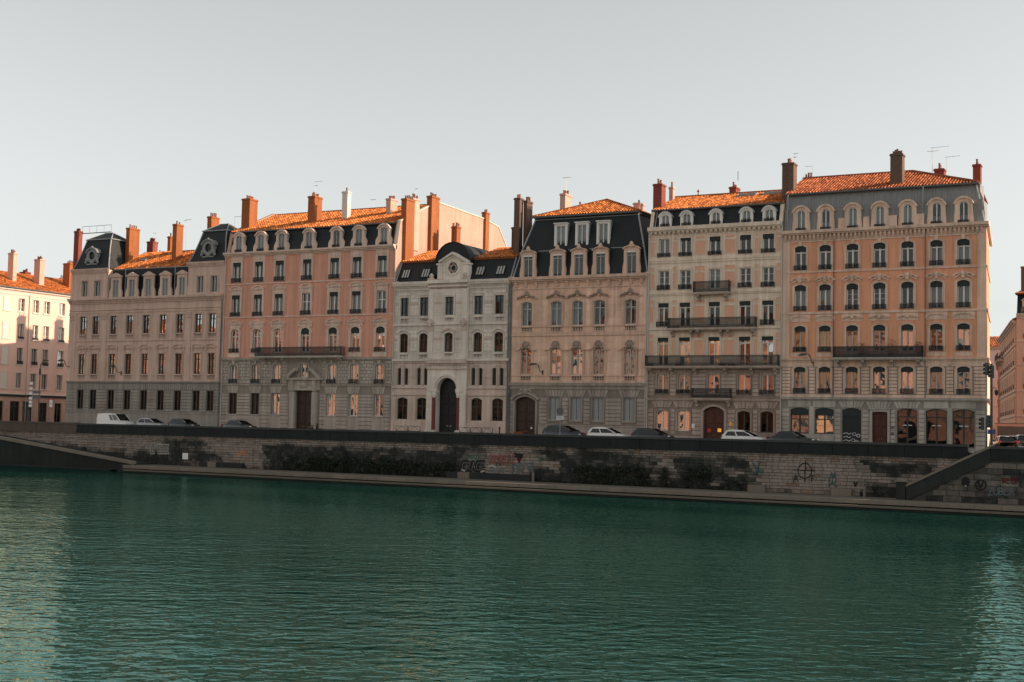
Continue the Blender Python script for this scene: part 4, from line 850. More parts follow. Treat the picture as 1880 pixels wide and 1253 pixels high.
    for s in (-1, 1):
        P.box(cx+s*1.66-.42, cx+s*1.66+.42, PY-.3, PY+.02, 5.42, 5.76); P.box(*sorted((cx+s*1.14, cx+s*1.34)), PY-.05, PY+.4, 5.3, 5.62)
        P.box(*sorted((cx+s*1.78, cx+s*2.5)), PY-.22, PY+.02, 1.2, 5.4); P.box(*sorted((cx+s*1.3, cx+s*2.6)), PY-.34, PY+.02, .2, 1.2)
    por = b.part('portal', P, 'b3')
    for s in (-1, 1):
        q = MB(); q.lathe([(.19, 1.25), (.17, 1.4), (.17, 4.7), (.2, 4.8)], (cx+s*1.55, PY-.1, 0), 10); b.part('marble_column', q, 'redmarble', por); q = MB(); q.lathe([(.18, 4.8), (.26, 5.1), (.26, 5.4)], (cx+s*1.55, PY-.1, 0), 8); b.part('capital', q, 'b3', por)
        for k in range(10): q = MB(); q.bev(-.36, .36, -.03, .01, 0, .38, .02); obj('stone_block', cached('b3pil', lambda: q.mesh('stone_block', M['b3'])), por, (cx+s*2.14, PY-.22, 1.25+k*.41))
    m = MB(); m.box(b.L(CA)-.05, b.L(CB)+.05, PY-.2, PY+.02, 7.95, 8.08); m.box(b.L(CA)-.1, b.L(CB)+.1, PY-.32, PY+.02, 8.62, 8.95)
    for k in range(12):
        x = b.L(CA)+.22+k*.415; m.strip([(x+p, q) for p, q in arc(.36, 8.35, .18, 6)], [(x+p, q) for p, q in arc(.22, 8.33, .11, 6)], PY-.16, PY+.02); m.lathe([(.03, 8.08), (.045, 8.12), (.03, 8.32)], (x-.2, PY-.1, 0), 6)
    b.part('arcade_frieze', m, 'b3l'); 
    cb = b.root
    for a, c in ((CA+.68, xs[2]-.78), (xs[2]+.78, CB-.68)):
        n0 = len(bpy.data.objects)
        for za, zb in ((9.75, 11.2), (11.48, 12.8), (13.95, 15.2), (15.48, 16.7)):
            hh = (zb-za)/4
            for k in range(4):
                def f(w=c-a-.03, h=hh-.03): q = MB(); q.bev(-w/2, w/2, -.035, .01, 0, h, .015); return q.mesh('stone_block', M['b3'])
                obj('stone_block', cached(('b3c',)+rd(c-a, hh), f), b.root, (b.L((a+c)/2), PY, za+k*hh+.015))
    for z0, z1, pr in ((8.98, 9.15, .34), (12.88, 13.1, .2), (17.1, 17.26, .24), (17.5, 17.85, .5)): b.band('string_course', 'b3', z0, z1, -PY+pr-.0, CA-.04, CB+.04)
    b.dentils('b3l', 16.85, 17.1, .16-PY, .11, .24, CA+.1, CB-.1)
    for x in (CA+.35, CB-.35):
        for z0, z1 in ((9.2, 12.8), (13.15, 16.7)): b.band('pilaster', 'b3', z0, z1, -PY+.14, x-.3, x+.3)
        m = MB(); m.prism([(-.5, 0), (.5, 0), (.5, .12), (0, .55), (-.5, .12)], PY-.34, PY); m.blob((0, PY-.3, -.2), (.2, .12, .2)); b.part('pilaster_hood', m, 'b3l', loc=(b.L(x), 0, 13.05)); b.band('carved_panel', 'b3l', 12.2, 12.75, -PY+.2, x-.33, x+.33)
        m = MB(); m.blob((0, 0, .35), (.28, .22, .35), 8); m.box(-.34, .34, -.25, .25, -.12, .12); b.part('finial', m, 'b3l', loc=(b.L(x), PY-.2, 17.98))
    for z in (13.27, 9.3): o = b.balustrade(xs[2], 1.15, z, z+.5, 'b3', 6); o.location.y = PY-.02
    ed = [CA+.68, xs[2]-.78, xs[2]+.78, CB-.68]
    for a, c in ((ed[0], ed[1]), (ed[2], ed[3])):
        pw = b.root; b.band('impost_course', 'b3l', 11.22, 11.45, -PY+.07, a, c); b.band('impost_course', 'b3l', 15.22, 15.45, -PY+.07, a, c)
    m = MB(); m.strip(arc(1.95, 12.0, .5), arc(1.5, 12.0, .34), PY-.16, PY+.02); b.part('arch_moulding', m, 'b3l', loc=(b.L(xs[2]), 0, 0))
    # aedicule with the star window
    ax = b.L(-76.85); circ = lambda r, n=24, a0=0: [(ax+r*math.cos(2*math.pi*k/n+a0), 19.2+r*math.sin(2*math.pi*k/n+a0)) for k in range(n)]
    out = [(ax-1.55, 18.0), (ax+1.55, 18.0), (ax+1.55, 20.05), (ax, 20.75), (ax-1.55, 20.05)]
    m = MB(); ci = circ(.72, 20)
    o20 = []
    for x, z in ci:                                   # wall around the round opening, ray by ray out to the outline
        dx, dz = x-ax, z-19.2; best = 9
        for (p, q) in zip(out, out[1:]+out[:1]):
            ex, ez = q[0]-p[0], q[1]-p[1]; den = dx*ez-dz*ex
            if abs(den) > 1e-6:
                t = ((p[0]-ax)*ez-(p[1]-19.2)*ex)/den; u = ((p[0]-ax)*dz-(p[1]-19.2)*dx)/den
                if t > 0 and -.001 <= u <= 1.001: best = min(best, t)
        o20.append((ax+dx*best, 19.2+dz*best))
    m.ring(o20, ci, PY, .6); m.prism(out, .3, .9); ae = b.part('aedicule', m, 'b3')
    m = MB(); m.ring(circ(.86), circ(.70), PY-.1, PY+.02); m.ring(circ(.72), circ(.62), PY-.04, PY+.1)
    for s in (-1, 1): m.box(*sorted((ax+s*1.35, ax+s*1.95)), PY-.1, .5, 18.0, 19.55); m.box(*sorted((ax+s*1.28, ax+s*2.08)), PY-.2, .5, 19.55, 19.75)
    m.strip([(ax+1.75, 20.0), (ax, 20.98), (ax-1.75, 20.0)], [(ax+1.7, 19.8), (ax, 20.72), (ax-1.7, 19.8)], PY-.3, .5); m.strip([(ax+1.25, 19.9), (ax, 20.6), (ax-1.25, 19.9)], [(ax+1.2, 19.78), (ax, 20.45), (ax-1.2, 19.78)], PY-.14, .2); b.part('aedicule_mouldings', m, 'b3', ae)
    m = MB(); m.poly([(x, 0, z) for x, z in circ(.7)]); b.part('rose_pane', m, 'glass_black', ae, loc=(0, .05, 0)); m = MB(); m.prism(circ(.71), .2, .28); b.part('rose_back', m, 'room', ae)
    m = MB(); tri = lambda a0: [(ax+.64*math.cos(a0+2*math.pi*k/3), 0, 19.2+.64*math.sin(a0+2*math.pi*k/3)) for k in range(3)]
    for a0 in (math.pi/2, -math.pi/2):
        t = tri(a0)
        for i in range(3): m.bar(t[i], t[(i+1) % 3], .085, .07)
    b.part('star_tracery', m, 'b3l', ae, loc=(0, -.14, 0))
    # slate mansards, barrel dome and low tile roofs
    for i, (xa, xb) in enumerate(((b.x0+.05, CA+.25), (CB-.25, b.x1-.05))):
        m = MB(); m.prismx([(.05, 17.75), (1.35, 20.3), (3, 20.3), (3, 17.75)], b.L(xa), b.L(xb)); ms = b.part('mansard', m, 'slate')
        m = MB(); m.tube([(b.L(xa), 1.3, 20.32), (b.L(xb), 1.3, 20.32)], .07, 5); m.tube([(b.L((xa, xb)[i]), .0, 17.8), (b.L((xa, xb)[i]), 1.3, 20.3)], .09, 5); b.part('lead_flashing', m, 'lead', ms)
        m = MB(); m.prismx([(1.2, 20.2), (1.2, 20.32), (7, 22.2), (13.8, 20.3), (13.8, 18)], b.L(xa), b.L(xb)); rf = b.part('roof', m, 'tile')
        b.tiles([(xa, 1.15, 20.34), (xb, 1.15, 20.34), (xb, 7, 22.24), (xa, 7, 22.24)], parent=rf, pitch=.33)
        for x in ((-83.55, -80.95), (-73.87, -71.3))[i]:
            m = MB(); m.ring([(-.56, -.64), (.56, -.64), (.56, .64), (-.56, .64)], [(-.48, -.56), (.48, -.56), (.48, .56), (-.48, .56)], -.1, .05)
            for k in (-.17, .17): m.box(k-.03, k+.03, -.08, .03, -.58, .58)
            sk = obj('skylight', m.mesh('skylight', M['slate']), b.root, (b.L(x), .62, 18.87), (-.472, 0, 0)); m = MB(); m.poly([(-.5, 0, -.58), (.5, 0, -.58), (.5, 0, .58), (-.5, 0, .58)]); obj('pane', m.mesh('pane', M['curtain']), sk)  # pane coloured plain grey in place of reflected sky
    m = MB(); dp = [(-2.12, 17.9), (2.12, 17.9), (2.2, 19.6)]+[(2.2*math.cos(math.pi*k/14), 19.7+2.5*math.sin(math.pi*k/14)**.9) for k in range(15)][1:-1]+[(-2.2, 19.6)]
    m.prism([(p+b.L(-77.4), q) for p, q in dp], .55, 6.8); dm = b.part('dome', m, 'slate'); m = MB(); pts = [(p+b.L(-77.4), q) for p, q in dp[2:]]; m.strip([(b.L(-77.4)+(p-b.L(-77.4))*1.04, q+.06) for p, q in pts], pts, .45, .75); b.part('dome_rim', m, 'slate', dm)
    b.shell('b3l', 18)
    b.chim(829, 833, 836, 416, 9, 20, 'brick', 2); b.chim(834.5, 839, 846, 415, 8.5, 20, 'brick', 4)
    b.pipe(b.x1-.1, .3, 17.2, 'pipe_dark', y=-.2, r=.08)
building_synagogue()

# ------------------------------------------------------------------ rose stone mansion
def building_rose():
    b = Bld('rose_mansion', 'rose limestone mansion with two rows of mansard dormers and pyramid tile roof', -69.63, -53.62, 13, 18)
    xs = [-67.64, -64.11, -61.6, -59.08, -55.55]
    g = [(x, 1.25, 2.56, 4.94, 0) for x in xs[1:]]
    for x in xs[1:]:
        m = MB(); m.ring([(-.625, 0), (.625, 0), (.625, 2.38), (-.625, 2.38)], [(-.56, .06), (.56, .06), (.56, 2.32), (-.56, 2.32)], .1, .2); W = obj('window', m.mesh('window', M['shutter']), b.root, (b.L(x), 0, 2.56))
        for k in range(4):
            def f(): q = MB(); q.box(-.13, .13, .14, .18, .05, 2.33); [q.box(-.11, .11, .125, .15, .15+.1*i, .2+.1*i) for i in range(21)]; return q.mesh('shutter_leaf', M['shutter'])
            obj('shutter_leaf', cached('b4sh', f), W, (-.42+.28*k, 0, 0), (0, 0, (-.12, .12)[k % 2]))
        obj('sill', sill_mesh(1.6, 'b4g'), W); obj('surround', surround_mesh(1.25, 2.38, 0, .16, .07, 'b4g'), W)
    D = b.door(-67.6, 2.5, .2, 5.0, .5, 'wood', y=.32, panels=4)
    m = MB(); m.box(.55, .75, .24, .28, 1.35, 1.55); obj('notice', m.mesh('notice', M['signwhite']), D)
    gw = b.wall('ground_floor_wall', 'b4gl', b.x0, b.x1, 0, 6.2, [(.2, 5.05, g+[(-67.6, 2.5, .2, 5.0, .5)])])
    m = MB(); m.strip([(1.45, .2)]+arc(2.9, 4.5, .72)+[(-1.45, .2)], [(1.25, .2)]+arc(2.5, 4.5, .5)+[(-1.25, .2)], -.14, .02); m.strip(arc(3.6, 4.75, .8), arc(3.1, 4.6, .68), -.3, .02); b.part('door_surround', m, 'b4g', loc=(b.L(-67.6), 0, 0))
    m = MB(); m.blob((0, -.2, 0), (.38, .2, .42), 8)
    for s in (-1, 1): m.blob((s*.45, -.16, .15), (.24, .14, .2)); m.blob((s*.35, -.16, -.25), (.18, .12, .16)); m.blob((s*.7, -.12, .02), (.16, .1, .13))
    b.part('cartouche', m, 'b4g', loc=(b.L(-67.6), 0, 5.55))
    ed = [-66.0]+sum([[x-.8, x+.8] for x in xs[1:]], [])+[b.x1]
    for a, c in zip(ed[::2], ed[1::2]): b.blocks(gw, 'b4g', a+.04, c-.06, 2.1, 4.9, .42)
    b.blocks(gw, 'b4g', b.x0+.06, -69.1, .6, 4.6, .42)
    for x in xs[1:]: b.voussoirs(gw, 'b4g', x, 1.7, 4.98, .75, 6, .5)
    b.band('plinth', 'b4g', 0, 1.95, .12, -66.0, b.x1); b.band('plinth_moulding', 'b4g', 1.95, 2.06, .17, -66.0, b.x1)
    b.cornice('b4g', [(.07, 5.78, 5.9), (.10, 6.0, 6.18), (.28, 6.2, 6.46)], name='string_course')
    r1 = b.row(xs, 1.28, 7.38, 10.17, .28, fm='grey_frame', tr=.70, cur=.25, sur=(.2, .06, 'b4s'), ped=('cartouche', 2.5, -.02, 'b4s', 'b4o'))
    r2 = b.row(xs, 1.28, 12.6, 15.19, .2, fm='grey_frame', gm='glass_dark', tr=.70, cur=.95, sur=(.2, .06, 'b4s'), ped=('garland', 2.5, .62, 'b4s', 'b4o'))
    uw = b.wall('upper_wall', 'b4', b.x0, b.x1, 6.2, 17.6, [(6.76, 7.2, [(x, 1.25, 6.77, 7.19, 0) for x in xs]), (7.3, 10.2, r1), (12.0, 12.44, [(x, 1.25, 12.01, 12.43, 0) for x in xs]), (12.5, 15.22, r2)])
    # ashlar facing: large thin slabs between the windows
    ed = [b.x0+.15]+sum([[x-1.0, x+1.0] for x in xs], [])+[b.x1-.15]
    for a, c in zip(ed[::2], ed[1::2]):
        if c-a > .3:
            b.blocks(uw, 'b4', a, c, 7.35, 11.4, .68, 1.3, .014, .02); b.blocks(uw, 'b4', a, c, 12.6, 16.2, .72, 1.3, .014, .02)
    for x in xs: b.balustrade(x, 1.3, 11.94, 12.54, 'b4s', 7); b.balustrade(x, 1.3, 6.7, 7.3, 'b4s', 7)
    b.band('string_course', 'b4s', 11.5, 11.68, .13); b.band('sill_course', 'b4s', 12.44, 12.55, .07); b.band('sill_course', 'b4s', 7.2, 7.31, .07); b.band('plinth_course', 'b4s', 6.5, 6.68, .08); b.band('plinth_course', 'b4s', 11.74, 11.92, .05)
    b.band('architrave', 'b4s', 16.55, 16.72, .10); b.cornice('b4s', [(.12, 17.2, 17.32), (.36, 17.36, 17.5), (.58, 17.54, 17.84)])
    for i in range(13):
        def f(): q = MB(); q.prismx([(.02, 0), (-.14, .05), (-.3, .42), (-.3, .55), (.02, .55)], -.13, .13); q.blob((0, -.16, .1), (.13, .1, .13)); return q.mesh('cornice_bracket', M['b4s'])
        obj('cornice_bracket', cached('b4cb', f), b.root, (b.L(b.x0+.65+i*1.225), 0, 16.76))
    b.shell('b4', 18)
    # mansard with hips
    xa, xb, ta, tb = b.L(-69.5), b.L(-53.75), b.L(-67.85), b.L(-55.75); z0, z1 = 17.86, 24.5; m = MB()
    lv = [(xa, xb, .12, 12.8, z0), (xa+.62, xb-.75, .85, 12.2, z0+2.9), (ta, tb, 2.1, 10.8, z1)]
    for (a, c, d, e, z), (a2, c2, d2, e2, z2) in zip(lv, lv[1:]):
        A = [(a, d, z), (c, d, z), (c, e, z), (a, e, z)]; B = [(a2, d2, z2), (c2, d2, z2), (c2, e2, z2), (a2, e2, z2)]
        for i in range(4): m.poly([A[i], A[(i+1) % 4], B[(i+1) % 4], B[i]])
    m.box(ta-.12, tb+.12, 1.95, 10.9, z1-.02, z1+.2); ms = b.part('mansard', m, 'slate')
    fl = MB()
    for i in (0, 1):
        fl.tube([(l_[i], l_[2], l_[4]) for l_ in lv], .1, 5); fl.tube([(l_[i], l_[3], l_[4]) for l_ in lv], .1, 5)
    fl.tube([(lv[1][0], lv[1][2]-.03, lv[1][4]), (lv[1][1], lv[1][2]-.03, lv[1][4])], .05, 5); fl.tube([(lv[2][0], lv[2][2]-.06, lv[2][4]-.12), (lv[2][1], lv[2][2]-.06, lv[2][4]-.12)], .05, 5); b.part('lead_flashing', fl, 'lead', ms)
    for x in xs: b.dormer(x, 17.9, 1.06, 2.34, 0, .34, .55, 'b4s', 'slate', y=.02, dep=1.6, scroll=.14, cap='crest', fm='grey_frame', gm='glass_dark', cur=.2, tr=.82)
    for i, x in enumerate(xs):
        m = MB(); m.tube([(-.52, .1, 2.26), (.52, .1, 2.26)], .10, 8); b.part('roller_blind_box', m, 'white_frame', loc=(b.L(x), -.02, 17.9))
    for x in (-64.25, -61.75, -59.25): b.dormer(x, 21.25, 1.08, 2.2, 0, .21, .22, 'white_frame', 'zinc', y=.95, dep=1.4, cap='flat', fm='white_frame', gm='glass_dark', cur=.9, over=.07)
    e0, e1, ey0, ey1, ap = ta+b.ox-.25, tb+b.ox+.25, 1.75, 11.0, (-61.2, 6.2, 26.85)
    m = MB(); C4 = [(e0, ey0, 24.7), (e1, ey0, 24.7), (e1, ey1, 24.7), (e0, ey1, 24.7)]
    for i in range(4): m.poly([(b.L(p[0]), p[1], p[2]) for p in (C4[i], C4[(i+1) % 4], ap)])
    rf = b.part('roof', m, 'tile'); b.tiles([(e0, ey0, 24.72), (e1, ey0, 24.72), ap], parent=rf, pitch=.33); b.tiles([(e1, ey0, 24.72), (e1, ey1, 24.72), ap], parent=rf, pitch=.33)
    m = MB(); m.tube([(b.L(e0), ey0, 24.78), (b.L(ap[0]), ap[1], ap[2]+.08), (b.L(e1), ey0, 24.78)], .13, 6); m.tube([(b.L(e1), ey1, 24.78), (b.L(ap[0]), ap[1], ap[2]+.08)], .13, 6); b.part('hip_tiles', m, 'tile', rf); m = MB(); m.tube([(b.L(e0), ey0-.05, 24.62), (b.L(e1), ey0-.05, 24.62)], .1, 6); b.part('gutter', m, 'pipe_dark')
    b.chim(944.3, 954.5, 961, 363, 2.2, 17.5, 'brick_soot_shade', 3); b.chim(961.6, 968, 978, 368, 3.0, 17.5, 'brick_soot_shade', 3); b.chim(939.5, 945, 953, 417, 5.0, 17.5, 'brick_soot_shade', 1)
    b.chim(1028.4, 1038, 1050, 355, 4.5, 24.5, 'brick_pink', 4); b.chim(1163, 1174.5, 1183.5, 372, 4, 23, 'brick_pink', 1)
    b.antenna(1039.5, 326, 354, 5, ((.05, .5), (.05, -.5))); b.pipe(b.x0+.12, .3, 17.4, 'pipe_dark', y=-.13, r=.07); b.pipe(b.x1-.1, .3, 17.4, 'pipe', y=-.13)
    m = MB(); m.tube([(0, 0, 0), (0, 0, .6)], .1, 6); b.part('roof_vent', m, 'pot', loc=(b.L(-64.0), 5.2, 26.1))
building_rose()

# ------------------------------------------------------------------ cream building with iron balconies
def building_cream():
    b = Bld('cream_building', 'narrow cream building with salmon panels, long iron balconies and round white dormers', -53.58, -39.5, 14, 22.2)
    xs = [-51.9, -49.58, -46.43, -43.24, -40.9]
    gx = [xs[0], xs[1], xs[3], xs[4]]
    g = b.row(gx, 1.32, 1.69, 3.78, .2, fm=['white_frame', 'white_frame', 'dark_frame', 'dark_frame'], gm=['glass', 'glass', 'glass_black', 'glass_black'], tr=0, cur=[.3, .3, 0, 0], sur=(.16, .06, 'b5g'))
    D = b.door(-46.36, 2.2, .2, 4.18, .45, 'wood_red', y=.3, panels=3)
    m = MB(); m.box(.35, .72, .2, .24, 1.45, 1.8); obj('notice', m.mesh('notice', mat_emit('lit_door_notice', (.9, .42, .04), .35)), D); m = MB(); m.prism([(-.55+.2*math.cos(k*math.pi/6), 1.6+.2*math.sin(k*math.pi/6)) for k in range(12)], .2, .24); obj('door_sign', m.mesh('door_sign', M['signred']), D)
    gw = b.wall('ground_floor_wall', 'b5gl', b.x0, b.x1, 0, 4.9, [(.2, 4.2, g+[(-46.36, 2.2, .2, 4.18, .45)])])
    ed = [b.x0, gx[0]-.85, gx[0]+.85, gx[1]-.85, gx[1]+.85, -47.65, -45.05, gx[2]-.85, gx[2]+.85, gx[3]-.85, gx[3]+.85, b.x1]
    for a, c in zip(ed[::2], ed[1::2]): b.blocks(gw, 'b5g', a+.06, c-.06, 1.3, 3.9, .43)
    for x in gx: b.voussoirs(gw, 'b5g', x, 1.7, 4.05, .68, 5, .5)
    m = MB(); m.strip([(1.35, .2)]+arc(2.7, 3.75, .66)+[(-1.35, .2)], [(1.1, .2)]+arc(2.2, 3.73, .45)+[(-1.1, .2)], -.12, .02); b.part('door_surround', m, 'b5g', loc=(b.L(-46.36), 0, 0))
    b.band('plinth', 'b5g', 0, 1.15, .14, b.x0, -47.75); b.band('plinth', 'b5g', 0, 1.15, .14, -44.95, b.x1)
    for x, z, c in ((-48.5, 2.0, 'signwhite'), (-44.55, 2.25, 'gilt')): m = MB(); m.box(-.16, .16, -.1, -.06, 0, .42); b.part('wall_plaque', m, c, loc=(b.L(x), 0, z))
    b.cornice('b5g', [(.08, 4.66, 4.76), (.22, 4.78, 4.96)], name='string_course')
    S = (.17, .05, 'b5')
    r1 = b.row(xs, 1.16, 5.43, 7.41, fm='white_frame', tr=0, cur=.2, rail=[.45, .45, 0, .45, .45], sur=(.15, .05, 'b5g'))
    mw = b.wall('mezzanine_wall', 'b5gl', b.x0, b.x1, 4.9, 8.1, [(5.4, 7.45, r1)])
    ed = [b.x0]+sum([[x-.75, x+.75] for x in xs], [])+[b.x1]
    for a, c in zip(ed[::2], ed[1::2]): b.blocks(mw, 'b5g', a+.05, c-.05, 5.2, 7.5, .38)
    b.blocks(mw, 'b5g', b.x0+.1, b.x1-.1, 7.56, 7.95, .39, 1.4)
    r2 = b.row(xs, 1.18, 8.3, 11.15, fm='white_frame', tr=.78, cur=.6, curm=['curtain_red', 'curtain', 'curtain', 'curtain_red', 'curtain'], lam=.36, sur=S)
    r3 = b.row(xs, 1.16, 12.25, 14.69, fm='white_frame', gm='glass_dark', tr=.8, cur=.35, lam=.36, rail=[.55, 0, 0, 0, .55], sur=S)
    r4 = b.row(xs, 1.14, 16.03, 18.02, fm='white_frame', tr=0, bars=(.34, .67), cur=.2, gm='glass_dark', rail=[.5, .5, 0, .5, .5], sur=S)
    r5 = b.row(xs, 1.16, 19.42, 21.31, fm='white_frame', tr=0, cur=.25, gm='glass_dark', rail=.42, sur=S, lam=[0, .2, .4, .4, .4])
    b.wall('upper_wall', 'b5', b.x0, b.x1, 8.1, 22.3, [(8.25, 11.2, r2), (12.2, 14.75, r3), (16.0, 18.06, r4), (19.4, 21.35, r5)])
    for c, w in ((-53.17, .38), (-50.74, .34), (-48.0, 1.02), (-44.84, 1.02), (-42.07, .34), (-39.88, .34)):
        for z0, z1 in ((19.6, 20.95), (16.2, 17.7), (12.75, 14.3), (9.35, 10.85), (14.62, 14.95), (17.95, 18.35), (11.1, 11.5)):
            m = MB(); m.bev(-w/2, w/2, -.03, .01, 0, z1-z0, .02, 1); m.ring([(-w/2-.07, -.07), (w/2+.07, -.07), (w/2+.07, z1-z0+.07), (-w/2-.07, z1-z0+.07)], [(-w/2, 0), (w/2, 0), (w/2, z1-z0), (-w/2, z1-z0)], -.055, .01)
            obj('wall_panel', cached(('b5p',)+rd(w, z1-z0), lambda: m.mesh('wall_panel', [M['b5'], M['b5p']])), b.root, (b.L(c), 0, z0))
        for k in ((-.33, 0, .33) if w > .5 else (0,)):
            m = MB(); m.prism([(.13*math.cos(i*math.pi/6), .13*math.sin(i*math.pi/6)) for i in range(12)], -.06, .01); obj('rosette', cached('b5ro', lambda: m.mesh('rosette', M['b5p'])), b.root, (b.L(c)+k, 0, 21.3))
    for z0, z1, pr in ((18.78, 19.0, .10), (19.0, 19.26, .16), (15.48, 15.62, .10), (15.62, 15.84, .16), (11.94, 12.12, .12)): b.band('string_course', 'b5', z0, z1, pr)
    b.balcony(-48.48, -44.65, 15.64, 1.1, .8, 'b5g', (-48.0, -45.1)); b.balcony(-51.2, -41.92, 12.06, 1.02, .8, 'b5g', (-50.8, -48.7, -48.0, -45.6, -44.8, -42.3)); b.balcony(-53.55, -39.56, 8.22, 1.07, .85, 'b5g', (-53.1, -50.85, -48.3, -45.1, -42.4, -40.0)); b.balcony(-48.55, -44.42, 5.02, .95, .7, 'b5g', (-48.1, -44.8))
    for i in range(6):                               # flower boxes and chairs glimpsed behind the bars
        m = MB(); w = .7; m.box(-w/2, w/2, -.12, .12, 0, .2); rr = random.Random(i); o = tag(obj('planter', m.mesh('planter', M['pot']), None, ((-53.0, -49.9, -45.3, -44.4, -50.3, -42.6)[i], -.62, (8.24, 8.24, 8.24, 8.24, 12.08, 12.08)[i])), ('dark planter at the left end of the longest balcony of the cream building', 'dark planter left of centre on the longest balcony of the cream building', 'leafy planter right of the middle window on the longest balcony', 'leafy planter near the fourth window on the longest balcony', 'planter on the second highest balcony of the cream building, left part', 'planter on the second highest balcony of the cream building, right part')[i], 'planter', 'planters on the cream building balconies')
        q = MB()
        for k in range(90):
            a = rr.uniform(0, 6.28); p = Vector((rr.uniform(-.36, .36), rr.uniform(-.14, .14), .18+rr.random()**1.5*(.9 if i in (2, 3) else .35))); d = Vector((math.cos(a), math.sin(a), rr.uniform(-.4, .6)))*.09; e = d.cross(Vector((0, 0, 1))).normalized()*.04; q.poly([p-e, p+d*.5, p+e, p+d*1.4], 0, rr.random())
        obj('foliage', q.mesh('foliage', [M['leaf']], tint=True), o)
    b.cornice('b5', [(.34, 22.0, 22.1), (.52, 22.12, 22.5)]); b.band('architrave', 'b5', 21.56, 21.66, .07); b.dentils('b5', 21.68, 22.0, .30, .26, .50)
    b.shell('b5', 22.3, [(.02, 22.4), (.5, 24.3), (7, 26.75), (13.98, 24.4)])
    m = MB(); m.prismx([(.2, 22.4), (.75, 24.4), (2, 24.4), (2, 22.4)], b.L(b.x0)+.36, b.L(b.x1)-.36); ms = b.part('mansard', m, 'slate')
    m = MB(); m.tube([(b.L(b.x0)+.2, .12, 22.5), (b.L(b.x0)+.25, .7, 24.45)], .07, 5); m.tube([(b.L(b.x0)+.55, .12, 22.5), (b.L(b.x0)+.6, .7, 24.45)], .05, 5); m.tube([(b.L(b.x1)-.3, .12, 22.5), (b.L(b.x1)-.3, .7, 24.45)], .06, 5); b.part('lead_flashing', m, 'lead', ms)
    for x in xs: b.dormer(x, 22.55, .86, 1.3, .3, .24, .2, 'white_frame', 'zinc', y=.14, dep=1.1, fm='white_frame', gm='glass_dark', cur=.5, rail=.34, over=.11, capm='lead', tr=.0)
    m = MB(); m.prismx([(.6, 24.3), (.6, 24.42), (7, 26.72), (13.95, 24.4), (13.95, 23)], b.L(b.x0)+.05, b.L(b.x1)-.05); rf = b.part('roof', m, 'tile'); b.tiles([(b.x0, .5, 24.42), (b.x1, .5, 24.42), (b.x1, 7, 26.76), (b.x0, 7, 26.76)], parent=rf, pitch=.30)
    m = MB(); m.tube([(b.L(b.x0), 7, 26.84), (b.L(b.x1), 7, 26.84)], .13, 6); b.part('ridge_tiles', m, 'tile', rf); m = MB(); m.tube([(b.L(b.x0), .48, 24.38), (b.L(b.x1), .48, 24.38)], .09, 6); b.part('gutter', m, 'pipe_dark')
    for x, w in ((-44.95, 2.1), (-42.35, 1.9)):
        m = MB(); m.ring([(-w/2, -.42), (w/2, -.42), (w/2, .42), (-w/2, .42)], [(-w/2+.08, -.34), (w/2-.08, -.34), (w/2-.08, .34), (-w/2+.08, .34)], -.1, .06); o = obj('skylight', m.mesh('skylight', M['lead']), b.root, (b.L(x), 5.5, 26.36), (-1.225, 0, 0)); m = MB(); m.poly([(-w/2+.05, -.02, -.36), (w/2-.05, -.02, -.36), (w/2-.05, -.02, .36), (-w/2+.05, -.02, .36)]); obj('pane', m.mesh('pane', M['glass']), o)
    b.chim(1199.4, 1215, 1222.5, 337, 1.6, 24, 'brick_red', 4, 'brick_red'); b.chim(1228.5, 1235.5, 1239, 343, 5.5, 24, 'brick_pink', 1); b.chim(1339, 1351, 1358.5, 342.5, 7.2, 25, 'brick_red', 3)
    m = MB(); m.tube([(0, 0, 0), (0, 0, 1.0)], .05, 6); b.part('flue', m, 'galv', loc=(b.L(at(1355, 332, 7.4).x), 7.4, 28.3)); m = MB(); m.lathe([(.06, 0), (.06, .45), (.16, .5), (.02, .75)], n=8); b.part('roof_vent', m, 'pot', loc=(b.L(-50.9), 7, 26.8))
    b.pipe(b.x0+.05, .3, 22.1, 'pipe', y=-.16, r=.06); b.pipe(b.x1+.02, .3, 22.3, 'pipe', y=-.16, r=.06)
def mat_emit(name, col, e):
    m = plain(name, col); bs = m.node_tree.nodes['Principled BSDF']; bs.inputs['Emission Color'].default_value = (*col, 1); bs.inputs['Emission Strength'].default_value = e; return m
building_cream()

